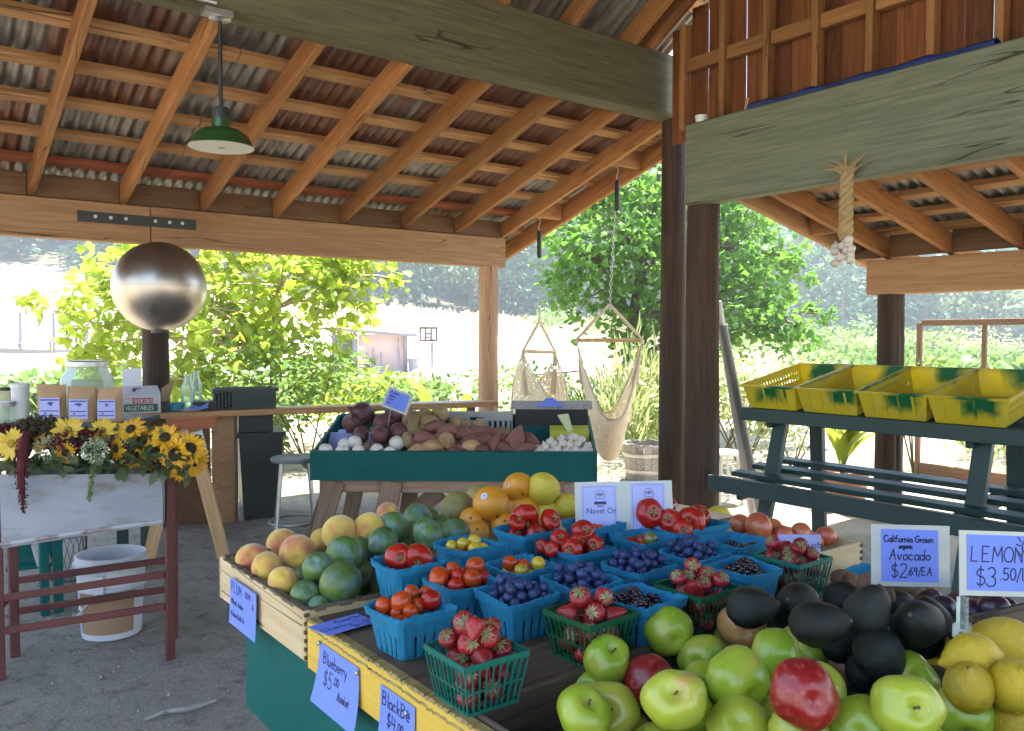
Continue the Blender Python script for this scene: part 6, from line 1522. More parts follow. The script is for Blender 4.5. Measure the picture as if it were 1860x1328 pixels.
for i, (yc_, lab) in enumerate(((3.20, 'yellow plastic tray at the far end of the stand by the leaning pipes'), (2.795, 'yellow plastic tray with a long green stain, second along the stand'), (2.39, 'yellow plastic tray with green paint blot, third along the stand'), (1.985, 'yellow plastic tray with dripping green paint nearest the lemon card'), (1.58, 'yellow plastic tray at the unseen end of the slatted stand'))):
    if i == 4: continue
    o = thing('yellow_tray', lab, 'tray', (4.556, yc_, .922), group='yellow trays on the stand'); o.rotation_euler = (0, -math.atan(SL), rng.uniform(-.03, .03))
    link('body', tb1, o); link('rim', tr1, o)
    for q in trb: link('rib', q, o)
for (yc_, xx) in ((3.06, 4.82), (3.01, 4.76), (2.72, 4.78), (2.66, 4.85), (2.68, 4.70), (2.26, 4.80)):
    fruit('potato', 'potato', V(xx, yc_, .93 + .042 + SL * (xx - 4.55)), .035, 'small earthy potato left in a yellow tray', 'potato', 'leftover potatoes in the trays')

# ================================================================== hanging chairs
def hang_chair(label, top, bar_c, bar_dir, bar_w, bottom, seed):
    top = Vector(top); t = thing('hanging_chair', label, 'hammock chair', top); bd = Vector(bar_dir).normalized(); bar_c = Vector(bar_c)
    r = random.Random(seed); nrm = V(-bd.y, bd.x, 0)
    # hook and spring
    mb = MB(); mb.tube([top, top + V(.012, 0, -.03), top + V(.0, 0, -.07), top + V(-.012, 0, -.09), top + V(0, 0, -.12)], .004, 6); mb.build('hook', galv, t, True)
    MB().tube([top + V(0, 0, -.12), top + V(0, 0, -.14), top + V(0, 0, -.36), top + V(0, 0, -.38)], [.012, .022, .022, .010], 12).build('spring_cover', black, t, True)
    apex = V(bar_c.x, bar_c.y, bar_c.z + bar_w * .55); mb = MB(); z = top.z - .38; k_ = 0
    while z > apex.z + .02:           # chain links
        c = top + (apex - top) * ((top.z - z) / (top.z - apex.z)); ax_ = bd if k_ % 2 else nrm; n = 8
        mb.tube([c + ax_ * (.010 * math.cos(a * .7854)) + V(0, 0, -.018 + .020 * math.sin(a * .7854)) for a in range(9)], .0035, 4, cap=False); z -= .031; k_ += 1
    mb.build('chain', galv, t, True)
    e0, e1 = bar_c - bd * bar_w / 2, bar_c + bd * bar_w / 2
    MB().tube([e0, e1], .017, 10).build('spreader_bar', pine_w, t, True)
    mb = MB()
    for e in (e0, e1):
        mb.tube([apex, apex.lerp(e, .5) + V(0, 0, .005), e + V(0, 0, .01)], [.012, .016, .012], 6); mb.tube([e + V(0, 0, .01), e, e + V(0, 0, -.03)], .02, 6)
    mb.build('rope_triangle', rope_m, t, True)
    # fabric sling: strands from the bar ends down to the seat
    bot = Vector(bottom); drop = bar_c.z - bot.z; nu, nv = 26, 22; vs = []
    for i in range(nu + 1):
        u = i / nu; s_ = 2 * u - 1
        for j in range(nv + 1):
            v_ = j / nv                                  # across the cloth: back edge .. front edge
            sagz = (1 - abs(s_) ** 2.6) ; edge = .62 + .38 * math.sin(math.pi * v_)
            zz = bar_c.z - .02 - (drop - .02) * sagz * edge
            xw = s_ * bar_w / 2 * (1 - .20 * math.sin(math.pi * min(1, abs(1 - abs(s_)) * 1.6)) * (1 - abs(s_))) * (1 - .10 * sagz)
            dep = (v_ - .5) * .62 * sagz ** .8 + .02 * math.sin(9 * u + seed)
            vs.append(V(bar_c.x, bar_c.y, 0) + bd * xw + nrm * dep + V(0, 0, zz))
    fs = [(i * (nv + 1) + j, (i + 1) * (nv + 1) + j, (i + 1) * (nv + 1) + j + 1, i * (nv + 1) + j + 1) for i in range(nu) for j in range(nv)]
    cl = MB().add(vs, fs); me = cl.build('seat_net', net_m, t, True)
    sd = me.modifiers.new('thick', 'SOLIDIFY'); sd.thickness = .004
    mb = MB()
    for e, s_ in ((e0, -1), (e1, 1)):
        for k_ in range(9):
            i = 3 if s_ < 0 else nu - 3; tgt = vs[i * (nv + 1) + int(k_ * nv / 8)]; mb.tube([e + V(0, 0, -.02), e.lerp(tgt, .5), tgt], .0035, 4, cap=False)
        mb.tube([vs[(1 if s_ < 0 else nu - 1) * (nv + 1) + nv // 2] + V(0, 0, .05), vs[(2 if s_ < 0 else nu - 2) * (nv + 1) + nv // 2]], [.02, .03], 8)
    for j in (0, nv): mb.tube([vs[i * (nv + 1) + j] for i in range(2, nu - 1)], .008, 6)
    mb.build('side_cords', rope_m, t, True)
m, t, b = nodes('cotton_net'); N, Lk = t.nodes, t.links
tc = N.new('ShaderNodeTexCoord'); mp = N.new('ShaderNodeMapping'); mp.inputs['Scale'].default_value = (55, 55, 40); Lk.new(tc.outputs['Object'], mp.inputs[0])
vo = N.new('ShaderNodeTexVoronoi'); vo.feature = 'DISTANCE_TO_EDGE'; vo.inputs['Scale'].default_value = 1.0; Lk.new(mp.outputs[0], vo.inputs[0])
lt_ = N.new('ShaderNodeMath'); lt_.operation = 'LESS_THAN'; lt_.inputs[1].default_value = .17; Lk.new(vo.outputs[0], lt_.inputs[0])
b.inputs['Base Color'].default_value = (.84, .74, .58, 1); b.inputs['Roughness'].default_value = .9; Lk.new(lt_.outputs[0], b.inputs['Alpha'])
tr_ = N.new('ShaderNodeBsdfTranslucent'); tr_.inputs[0].default_value = (.84, .72, .54, 1); mxs = N.new('ShaderNodeMixShader'); mxs.inputs[0].default_value = .35; Lk.new(b.outputs[0], mxs.inputs[1]); tp2 = N.new('ShaderNodeBsdfTransparent'); mx3 = N.new('ShaderNodeMixShader'); Lk.new(lt_.outputs[0], mx3.inputs[0]); Lk.new(tp2.outputs[0], mx3.inputs[1]); Lk.new(mxs.outputs[0], mx3.inputs[2]); Lk.new(tr_.outputs[0], mxs.inputs[2]); Lk.new(mx3.outputs[0], N['Material Output'].inputs[0])
for l_ in list(b.inputs['Alpha'].links): Lk.remove(l_)
net_m = m
hang_chair('cream net hanging chair with a wide spreader bar near the corner posts', (4.95, 5.0, RB(5.0) + .012), PD(1107, 618, 7.0), RT, .55, PD(1110, 838, 7.0), 1)
hang_chair('cream net hanging chair partly behind the black display box', (4.95, 6.03, RB(6.03) + .012), PD(980, 639, 7.8), (RT * .6 + FW * .8), .52, PD(980, 850, 7.8), 2)

# ================================================================== other things round the posts
greypipe = mat('grey_pipe', (.52, .50, .50), (.42, .40, .40), 6, .4, rnd=0, metal=.3); greypipe2 = mat('dull_pipe', (.20, .19, .19), (.15, .145, .145), 6, .4, rnd=0, metal=.4)
# leaning metal pipes
for i, (xa, ya, xb, yb, m_, lab) in enumerate(((1303, 548, 1368, 925, greypipe, 'bright metal pipe leaning beside the twin posts'), (1313, 590, 1384, 930, greypipe2, 'dark metal pipe leaning parallel to the bright one'))):
    a = PD(xa, ya, 5.95); b_ = PZ(xb, yb + 22, .0); b_.z = .02
    tag(MB().tube([a, b_], .030, 14).build('metal_pipe', m_, None, True), lab, 'pipe')
# braided garlic on the cross beam
gd = PX(1540, 290, 4.36); br = thing('garlic_braid', 'braided garlic string hanging on the green cross beam', 'garlic braid', gd)
straw_m = mat('dry_straw', (.42, .30, .15), (.32, .22, .10), 20, .9, .4, 60, rnd=0)
zt, zb_ = PX(1540, 315, 4.36).z, PX(1540, 435, 4.36).z
mb = MB()
for s_ in range(3):
    pts = []; 
    for i in range(40):
        q = i / 39; a = q * 18 + s_ * 2.094; pts.append(V(4.36 + .016 * math.sin(a) - .01, gd.y, 0) + V(0, .024 * math.cos(a * 1.0), zt + (zb_ - zt) * q))
    mb.tube(pts, [.016 + .006 * (i / 39) for i in range(40)], 7)
mb.build('braid', straw_m, br, True)
mb = MB(); r = random.Random(2)
for i in range(34):
    a = r.uniform(-1.2, 1.2); L = r.uniform(.06, .16); c = V(4.35, gd.y + r.uniform(-.02, .02), zt - .02); d1 = V(-.25 * r.random(), math.sin(a), math.cos(a)) * L
    mb.tube([c, c + d1 * .5 + V(0, 0, .02), c + d1 + V(0, r.uniform(-.03, .03), 0)], [.004, .0035, .001], 5, cap=False)
mb.build('straw_tuft', straw_m, br)
for i in range(11):
    q = V(4.33 + r.uniform(-.03, .02), gd.y + r.uniform(-.05, .06), zb_ - .01 - .012 * i + r.uniform(-.01, .02)); o = link('bulb', KIND['garlic'][0][i % 3], br); o.location = q - gd; o.scale = (.026,) * 3; o.rotation_euler = (r.uniform(-1, 1), r.uniform(-1, 1), 0)
# blue tarp lying along the top of the cross beam
ya, yb = PX(1365, 190, 4.45).y, PX(1815, 75, 4.45).y; n = 30; vs = []; r = random.Random(9)
for i in range(n + 1):
    y_ = ya + (yb - ya) * i / n; hz = .016 + .005 * math.sin(i * .9) + r.uniform(0, .006)
    vs += [V(4.405, y_, 2.838), V(4.395, y_, 2.842 + hz * .6), V(4.42, y_, 2.842 + hz * 1.5), V(4.47, y_, 2.842 + hz), V(4.50, y_, 2.841)]
fs = [(i * 5 + j, (i + 1) * 5 + j, (i + 1) * 5 + j + 1, i * 5 + j + 1) for i in range(n) for j in range(4)]
tag(MB().add(vs, fs).build('blue_tarp', mat('blue_tarp_plastic', (.004, .028, .16), (.003, .018, .11), 14, .45, .5, 20, rnd=0), None, True), 'rolled blue tarp lying along the top of the green cross beam', 'tarp')
cp = PX(1262, 220, 4.42); mb = MB(); mb.lathe([(0, .0), (.035, 0), (.042, .045), (.038, .045), (.032, .004), (0, .004)], 16, V(4.45, cp.y - .03, 2.842)); tag(mb.build('paper_cup', white_pl, None, True), 'small pale cup left on the end of the cross beam', 'cup')
sg = member('wood_scrap', V(4.50, PX(1352, 190, 4.5).y, 2.842), V(4.53, PX(1358, 190, 4.5).y + .02, 2.95), .02, .012, pine_w); tag(sg, 'thin pale wood scrap standing on the cross beam by the tarp', 'scrap')
# slatted half barrel planter
bo = PZ(1172, 872, 0); hbp = thing('barrel_planter', 'grey staved half barrel planter behind the hanging chair', 'planter', bo)
rb0, rb1, hb2 = .18, .225, .36
for i in range(18):
    a0, a1 = i * .34907 + .01, (i + 1) * .34907 - .01; f = lambda a, r_, z: bo + V(r_ * math.cos(a), r_ * math.sin(a), z)
    zt_ = hb2 + rng.uniform(-.01, .015)
    MB().hexa([f(a0, rb0, 0), f(a1, rb0, 0), f(a1, rb0 - .015, 0), f(a0, rb0 - .015, 0), f(a0, rb1, zt_), f(a1, rb1, zt_), f(a1, rb1 - .015, zt_), f(a0, rb1 - .015, zt_)]).build('stave', grey_w, hbp)
mb = MB()
for z in (.10, .26): mb.lathe([(rb0 + (rb1 - rb0) * z / hb2 + .001, z - .018), (rb0 + (rb1 - rb0) * z / hb2 + .006, z), (rb0 + (rb1 - rb0) * z / hb2 + .007, z + .018)], 30, bo)
mb.build('hoop_band', galv, hbp, True)
mb = MB(); mb.lathe([(0, .26), (rb1 - .03, .26)], 20, bo); mb.build('soil', deck_w, hbp)
# mulch under the chairs
mul = []; mr_ = random.Random(6); mb = MB()
for i in range(900):
    p = PZ(mr_.uniform(1080, 1340), mr_.uniform(846, 900), .0); a = mr_.uniform(0, 6.28); L = mr_.uniform(.02, .06); mb.bar(p + V(0, 0, .008), p + V(L * math.cos(a), L * math.sin(a), .008 + mr_.uniform(0, .02)), .008, .005)
tag(mb.build('wood_mulch', grey_w), 'grey wood chip mulch spread under the hanging chair', 'mulch', kind='stuff')
# big empty window frame
w0, w1 = PZ(1666, 862, 0), PZ(1880, 892, 0); wx = (w1 - w0); WL = wx.length * 1.15; wx.normalize()
wf = thing('window_frame', 'large empty wooden window frame standing in the garden', 'window frame', w0)
zt = 1.53; plate_w = brown_w
member('stile', w0, w0 + V(0, 0, zt), .045, .045, plate_w, wf, up=wx); member('stile', w0 + wx * WL, w0 + wx * WL + V(0, 0, zt), .06, .065, plate_w, wf, up=wx)
member('mullion', w0 + wx * WL * .50 + V(0, 0, .10), w0 + wx * WL * .50 + V(0, 0, zt - .03), .035, .04, plate_w, wf, up=wx)
member('head_rail', w0 + wx * .03 + V(0, 0, zt + .0), w0 + wx * (WL - .03) + V(0, 0, zt + .0), .055, .06, plate_w, wf); member('sill_rail', w0 + wx * .03 + V(0, 0, .07), w0 + wx * (WL - .03) + V(0, 0, .07), .07, .11, plate_w, wf)
# cannas
def canna(name, label, base, n, h, seed, pot=None, s=1.0):
    base = Vector(base); t = thing(name, label, 'plant', base); r = random.Random(seed); z0 = 0
    if pot:
        mb = MB(); mb.lathe([(0, .0), (pot * .8, 0), (pot, pot * 1.3), (pot * 1.06, pot * 1.32), (pot * 1.06, pot * 1.45), (pot * .96, pot * 1.45), (pot * .9, pot * 1.2), (0, pot * 1.2)], 26, base); mb.build('pot', mat('terracotta', (.42, .20, .12), (.36, .16, .09), 6, .85, .1, rnd=.05), t, True); z0 = pot * 1.2
    for i in range(n):
        a = r.uniform(0, 6.28); lean = r.uniform(.25, .8); L = r.uniform(.34, .5) * s; wd = L * r.uniform(.11, .16); dirv = V(math.cos(a) * lean, math.sin(a) * lean, 1).normalized(); side = V(-math.sin(a), math.cos(a), 0); o0 = base + V(.05 * math.cos(a), .05 * math.sin(a), z0 + h * r.uniform(.15, .75)); vs = []; nn = side.cross(dirv)
        for j in range(9):
            q = j / 8; c = o0 + dirv * L * q + V(math.cos(a), math.sin(a), 0) * .12 * q * q * L - V(0, 0, .25 * q ** 3 * L); ww = wd * math.sin(math.pi * min(1, q * .92 + .04)) ** .8
            vs += [c - side * ww + nn * -.02 * L, c + nn * .0, c + side * ww + nn * -.02 * L]
        fs = [(j * 3 + k_, j * 3 + k_ + 1, j * 3 + k_ + 4, j * 3 + k_ + 3) for j in range(8) for k_ in range(2)]
        MB().add(vs, fs).build('leaf', lf_can, t, True)
        MB().tube([base + V(0, 0, z0), (base + V(0, 0, z0) + o0) / 2 + V(0, 0, .03), o0], [.014, .011, .006], 6).build('stalk', stemg, t, True)
    return t
canna('canna_plant', 'yellow green canna in a terracotta pot behind the slatted stand', PZ(1528, 920, 0), 24, .50, 3, .21, .85)
canna('canna_plant', 'yellow canna with upright leaves behind the pale corner post', gp(795, 740, 9.0), 8, .85, 4, None, 1.15)
canna('canna_plant', 'yellow canna with pointed leaves between hoop and pale post', gp(845, 740, 8.8), 7, .80, 6, None, 1.05)
fl = gp(772, 700, 12); mb = MB(); mb.tube([fl, fl + V(0, 0, .5)], .01, 6); o = thing('red_pot', 'red bucket standing behind the yellow cannas', 'bucket', gp(793, 700, 12.5)); og = ORG[o.name]
mb = MB(); mb.lathe([(0, 0), (.13, 0), (.18, .34), (.17, .34), (.12, .02)], 20, og + V(0, 0, .0)); mb.build('shell', mat('red_plastic', (.36, .03, .035), None, 5, .5, rnd=0), o, True)
# ================================================================== the fruit stall in front
XT = .636; TZ0 = .78; DZ = .866
X1T = 1.97
mt = thing('fruit_stall', 'long teal sided fruit stall table heaped with crates and baskets', 'stall', (1.6, .7, 0))
YE = 1.955
member('front_apron', (XT + .035, YE - .09, TZ0 - .12), (XT + .035, -1.2, TZ0 - .12), .03, .235, teal, mt)
member('end_apron', (XT + .05, YE - .10, TZ0 - .12), (X1T, YE - .10, TZ0 - .12), .03, .235, teal, mt, up=(0, 0, 1))
y = YE - .07; k = 0
while y > -1.2:
    member('top_board', (XT + .02, y - .07, TZ0 - .0125), (X1T, y - .07, TZ0 - .0125), .136, .023, deck_w, mt); y -= .14
for (x, y) in ((XT + .10, 1.78), (XT + .10, -.9), (X1T - .1, 1.78), (X1T - .1, -.9), (XT + .10, .85)): member('leg', (x, y, 0), (x, y, TZ0 - .03), .07, .07, lw_, mt, up=(0, 1, 0))
# raised deck of dark boards with a yellow front board
DY0, DY1 = .962, 1.452
dk = thing('raised_deck', 'dark plank deck with a yellow front board under the berry baskets', 'deck', (1.4, 1.2, TZ0))
yb = member('front_board', (XT, DY1, (TZ0 + DZ) / 2 - .004), (XT, -.35, (TZ0 + DZ) / 2 - .004), .016, DZ - TZ0 + .004, yellow_w, dk, bev=.003)
r = random.Random(31); mb = MB(); yy = DY1
while yy > -.3:                       # rough sawn, splintered upper edge
    q = r.uniform(.008, .02); mb.hexa([V(XT - .0095, yy, DZ - .010 - r.uniform(0, .006)), V(XT - .0095, yy - q, DZ - .012), V(XT + .010, yy - q, DZ - .008), V(XT + .010, yy, DZ - .008), V(XT - .004, yy - .002, DZ + r.uniform(.0, .004)), V(XT - .004, yy - q, DZ + r.uniform(.0, .004)), V(XT + .012, yy - q, DZ + .002), V(XT + .012, yy, DZ + .002)]); yy -= q
o = mb.build('rough_edge', wood('splintered_wood', (.36, .27, .09), (.24, .17, .06), (.12, .08, .03), knots=False), dk); o['kind'] = 'stuff'
for i in range(4):
    ya_ = DY0 + .016 + i * .121; member('plank', (XT + .014, ya_ + .06, DZ - .0105), (1.60, ya_ + .06, DZ - .0105), .118, .021, deck_w, dk)
for i in range(3): member('joist', (XT + .08 + .45 * i, DY0 + .02, (TZ0 + DZ) / 2 - .012), (XT + .08 + .45 * i, DY1 - .01, (TZ0 + DZ) / 2 - .012), .03, DZ - TZ0 - .028, deck_w, dk)
def crate(name, label, x0, x1, y0, y1, z0, h, m, th=.012, parts=('side', 'end'), mk=None):
    c = thing(name, label, 'crate', ((x0 + x1) / 2, (y0 + y1) / 2, z0))
    member('side', (x0, y0 + th / 2, z0 + h / 2), (x1, y0 + th / 2, z0 + h / 2), th, h, m, c, bev=.002); member('side', (x0, y1 - th / 2, z0 + h / 2), (x1, y1 - th / 2, z0 + h / 2), th, h, m, c, bev=.002)
    member('end', (x0 + th / 2, y0 + th, z0 + h / 2), (x0 + th / 2, y1 - th, z0 + h / 2), th, h, m, c, bev=.002); member('end', (x1 - th / 2, y0 + th, z0 + h / 2), (x1 - th / 2, y1 - th, z0 + h / 2), th, h, m, c, bev=.002)
    n = max(2, int((y1 - y0) / .12)); wd = (y1 - y0 - 2 * th) / n
    for i in range(n): member('bottom_slat', (x0 + th, y0 + th + wd * (i + .5), z0 + .008), (x1 - th, y0 + th + wd * (i + .5), z0 + .008), wd - .004, .008, m, c, bev=.001)
    if y1 - y0 > .4:
        rw = random.Random(int(x0 * 1000)); mw_ = MB()
        for (pa_, pb_, nn_) in ((V(x0, y0 + .004, z0 + h), V(x0, y1 - .004, z0 + h), V(1, 0, 0)), (V(x0 + .01, y0, z0 + h), V(x1, y0, z0 + h), V(0, 1, 0)), (V(x0 + .01, y1, z0 + h), V(x1, y1, z0 + h), V(0, -1, 0))):
            L = (pb_ - pa_).length; dd_ = (pb_ - pa_) / L; q = 0.0
            while q < L - .03:
                e = q + rw.uniform(.01, .03); a_, b_ = pa_ + dd_ * q, pa_ + dd_ * e; lo = rw.uniform(.001, .007)
                mw_.hexa([a_ - nn_ * .001 - V(0, 0, lo), b_ - nn_ * .001 - V(0, 0, lo), b_ + nn_ * (th + .001) - V(0, 0, .003), a_ + nn_ * (th + .001) - V(0, 0, .003), a_ - nn_ * .0006 + V(0, 0, .0012), b_ - nn_ * .0006 + V(0, 0, .0012), b_ + nn_ * (th + .0006) + V(0, 0, .0012), a_ + nn_ * (th + .0006) + V(0, 0, .0012)]); q = e
        oe = mw_.build('worn_edge', wood('worn_edge_wood', (.20, .15, .10), (.13, .095, .06), (.05, .035, .022), knots=False), c); oe['kind'] = 'stuff'
    # comb joints at the corners
    mb = MB()
    for (xx, yy) in ((x0, y0), (x0, y1), (x1, y0), (x1, y1)):
        for j in range(6): mb.box((xx + (.004 if xx == x0 else -.004), yy, z0 + h * (j + .5) / 6), (.010, .006, h / 14))
    o = mb.build('comb_joint', deck_w, c); o['kind'] = 'stuff'
    return c
CH = .098; CZ0 = TZ0 + .002
crate('wooden_crate', 'pale wooden crate of peaches and green plums at the stall corner', XT - .008, 1.52, 1.462, YE, CZ0, CH, crate_w)
crate('wooden_crate', 'wooden crate of oranges and yellow citrus behind the tomato baskets', 1.53, 1.96, 1.47, YE, CZ0, CH, crate_w)
# pinned price cards on the front
def front_card(name, label, ya, yb_, zt_a, zb_a, lines, seed, off, taper, bend=.004, m=None):
    ax = V(0, -1, 0); w_ = ya - yb_; h_ = zt_a - zb_a
    return price_card(name, label, V(XT - off, ya, zb_a), ax, V(0, 0, 1), w_, h_, lines, m, .0027, bend, seed, taper)
def fy(px, py): p = PX(px, py, XT - .012); return p.y, p.z
ya, za = fy(423, 1050); yb_, zb_ = fy(471, 1148)
t_, s_ = front_card('price_card', 'blue plum price card pinned on the pale peach crate', ya, yb_, za + .004, za - .098, [('PLUM', .05, .72, .021), ('$2.99', .60, .78, .011), ('lb', .86, .62, .010), ('*Black Amber', .05, .46, .0115), ('*Kelsey Both Gr', .05, .20, .0105)], 5, .0175, 0)
ya, za = fy(580, 1168); yb_, zb_ = fy(650, 1200)
t_, s_ = front_card('price_card', 'blue blueberry price card tacked on the yellow board', ya, yb_, za + .002, za - .105, [('Blueberry', .10, .70, .0205), ('$5', .16, .36, .027), ('.00', .42, .48, .013), ('/basket', .55, .30, .0125)], 6, .010, .010, .016)
for (x, y_) in ((.004, .985), (.99, .93)): 
    p = s_.p(s_.w * x, s_.h * y_, .001); mb = MB(); mb.tube([p, p + s_.n * .004, p + s_.n * .006], [.004, .0042, .002], 10); mb.build('tack', galv, t_, True)
ya, za = fy(690, 1245); yb_, zb_ = fy(752, 1275)
t_, s_ = front_card('price_card', 'blue blackberry price card with a torn edge on the yellow board', ya, yb_, za + .002, za - .095, [('BlackBe', .06, .70, .021), ('$4', .22, .40, .022), ('.00', .52, .44, .013), ('Str', .14, .06, .020)], 8, .010, .0, .008)
p = s_.p(s_.w * .8, s_.h * .84, .001); mb = MB(); mb.tube([p, p + s_.n * .004, p + s_.n * .006], [.004, .0042, .002], 10); mb.build('tack', galv, t_, True)
# card lying flat on the deck
p0, p1, p2 = PZ(583, 1123, DZ + .004), PZ(640, 1158, DZ + .004), PZ(672, 1105, DZ + .004)
ax = (p0 - p2).normalized() * -1
s_ = None
axf = (PZ(665, 1100, DZ) - PZ(583, 1122, DZ)).normalized(); ayf = V(axf.y, -axf.x, 0) * -1
t_, s_ = price_card('price_card', 'blue cherry tomato price card lying on the plank deck', PZ(598, 1158, DZ + .003) , axf, ayf, .105, .072, [('Cherry Toma', .03, .32, .0185), ('Assorted', .42, .72, .015), ('$4.00', .55, .06, .015)], None, .0018, .003, 9)

# ---- baskets
pulp = mat('blue_pulp', (.002, .165, .30), (.002, .125, .24), 9, .85, .25, 90, rnd=.08, c3=(.006, .21, .36), scale3=30, lo3=.55, hi3=.7)
def rsq(n, a, rc):      # rounded square loop, half side a, corner radius rc
    out = []; per = n // 4
    for s_ in range(4):
        for i in range(per):
            q = i / per; t0_ = s_ * math.pi / 2
            # march: side then corner
            side = .72
            if q < side: u = -1 + 2 * q / side; x, y = a, u * (a - rc)
            else: an = (q - side) / (1 - side) * math.pi / 2; x, y = a - rc + rc * math.cos(an), a - rc + rc * math.sin(an)
            c, sn = math.cos(t0_), math.sin(t0_); out.append((x * c - y * sn, x * sn + y * c))
    return out
def pulp_basket(a=.056, b=.042, h=.074, seed=0):
    r = random.Random(seed); wq = [r.uniform(0, 6.28) for _ in range(3)]; n = 88; mb = MB()
    lev = [(b, 0, 0), (b + .002, .004, 0), (b + (a - b) * .28, h * .28, 0), (b + (a - b) * .52, h * .52, 0), (b + (a - b) * .80, h * .80, 0), (b + (a - b) * .82 + .004, h * .82, 0), (a + .0035, h, 0), (a, h + .001, 1), (a - .003, h - .002, 1), (b + (a - b) * .8 - .002, h * .8, 1), (b + (a - b) * .52 - .002, h * .52, 1), (b + (a - b) * .28 - .002, h * .28, 1), (b - .002, .004, 1), (b * .5, .003, 1)]
    jag = [r.uniform(-.0016, .0016) for _ in range(n)]; vs = []
    for li, (q, z, inn) in enumerate(lev):
        for i, (x, y) in enumerate(rsq(n, q, min(.012, q * .3))):
            rib = .0012 * math.cos(i * math.pi / 2) if li in (2, 3) else 0
            an_ = math.atan2(y, x); bend_ = .030 * (z / h) * (math.sin(2 * an_ + wq[0]) + .6 * math.sin(3 * an_ + wq[1])); f = 1 + rib / q + bend_; vs.append((x * f, y * f, z + (jag[i] + .0022 * math.sin(2 * an_ + wq[2]) if li in (6, 7, 8) else 0)))
    per = n // 4
    slot = lambda i: (i % per) in (3, 7, 11, 14)
    fs = []
    for li in range(len(lev) - 1):
        for i in range(n):
            if li in (1, 2) and slot(i): continue
            if li in (10, 11) and slot(i): continue
            fs.append((li * n + i, li * n + (i + 1) % n, (li + 1) * n + (i + 1) % n, (li + 1) * n + i))
    fs.append(tuple(range(n - 1, -1, -1))); fs.append(tuple((len(lev) - 1) * n + i for i in range(n)))
    me = mb.add(vs, fs).mesh('pulp_basket', pulp, True, None, R(35)); return me
PB = [pulp_basket(seed=i) for i in range(7)]
PBW = pulp_basket(.094, .078, .074, 7)
netg = {0: mat('aqua_net_plastic', (.015, .20, .15), (.012, .16, .12), 9, .4, rnd=.0, trans=.3), 1: mat('green_net_plastic', (.006, .12, .045), (.005, .09, .035), 9, .4, rnd=.0, trans=.3)}
def net_basket(m, a=.056, b=.043, h=.076):
    mb = MB()
    def pt(s_, u, z): 
        q = b + (a - b) * z / h; x, y = q, u * q; c, sn = math.cos(s_ * math.pi / 2), math.sin(s_ * math.pi / 2); return V(x * c - y * sn, x * sn + y * c, z)
    for s_ in range(4):
        mb.bar(pt(s_, -1, h - .003), pt(s_, 1, h - .003), .003, .008); mb.bar(pt(s_, -1, .002), pt(s_, 1, .002), .003, .004); mb.bar(pt(s_, -1, h * .45), pt(s_, 1, h * .45), .002, .0025)
        nn = 9
        for i in range(nn + 1):
            u = -1 + 2 * i / nn; mb.bar(pt(s_, u, 0), pt(s_, u, h * .84), .0022, .0022, up=(1, 0, 0) if s_ % 2 else (0, 1, 0))
            if i < nn:
                um = u + 1 / nn; mb.bar(pt(s_, u, h * .84), pt(s_, um, h * .94), .0022, .0022); mb.bar(pt(s_, um, h * .94), pt(s_, u + 2 / nn, h * .84), .0022, .0022)
    for i in range(7):
        u = -1 + 2 * i / 6; mb.bar((-b, u * b, .0), (b, u * b, .0), .0022, .0022); mb.bar((u * b, -b, .0024), (u * b, b, .0024), .0022, .0022)
    return mb.mesh('net_basket', m)
NB = {k_: net_basket(netg[k_]) for k_ in (0, 1)}
RZ = DZ + .074
def basket_pos(px, py): p = PZ(px, py, RZ); return p
BSK = {}
def place_basket(key, px, py, label, kind_='blue', rot=0.0, big=False, z=DZ):
    p = PZ(px, py, z + .074); o = link('berry_basket' if kind_ == 'blue' else 'net_basket', (PBW if big else PB[rng.randrange(7)]) if kind_ == 'blue' else NB[kind_])
    o.location = (p.x, p.y, z + .0015); o.rotation_euler = (0, 0, rot + rng.uniform(-.05, .05)); tag(o, label, 'basket', 'blue pulp baskets' if kind_ == 'blue' else 'green net baskets'); BSK[key] = o; return o
L_ = [('b1', 745, 1102, 'blue pulp basket of orange cherry tomatoes nearest the flat price card'), ('b2', 742, 1018, 'blue pulp basket holding two big red tomatoes beside the green plums'), ('b3', 842, 1055, 'blue pulp basket of red cherry tomatoes behind the front strawberry basket'), ('b4', 852, 988, 'blue pulp basket of mixed yellow and red cherry tomatoes next to the green plums'),
      ('b5', 937, 1075, 'blue pulp basket of blueberries beside the dark green strawberry basket'), ('b6', 950, 1026, 'blue pulp basket of yellow cherry tomatoes between blueberries and tomatoes'), ('b7', 957, 962, 'blue pulp basket topped by a large stacked red tomato near the oranges'), ('b8', 1057, 1053, 'blue pulp basket of blueberries behind the dark green strawberry basket'),
      ('b9', 1053, 994, 'blue pulp basket heaped with ribbed red tomatoes'), ('b10', 1080, 950, 'blue pulp basket of olive green small tomatoes in front of the citrus card'), ('b11', 1170, 1082, 'blue pulp basket of blackberries beside the green apples'), ('b12', 1160, 1025, 'blue pulp basket of blueberries behind the blackberries'),
      ('b13', 1165, 974, 'blue pulp basket of a few small mixed tomatoes'), ('b15', 1262, 1003, 'blue pulp basket of blueberries behind the heaped strawberries'), ('b16', 1335, 980, 'blue pulp basket of blackberries in front of the plum card'), ('b17', 1350, 1030, 'blue pulp basket of blackberries between two strawberry baskets')]
for (kx, px, py, lab) in L_: place_basket(kx, px, py, lab, z=CZ0 + CH + .001 if kx in ('b2', 'b4', 'b7', 'b10') else DZ)
place_basket('b14', 1228, 948, 'wide blue pulp basket of big red slicing tomatoes', big=True)
place_basket('b18', 1592, 1042, 'empty blue pulp basket half hidden behind the avocado card', z=TZ0)
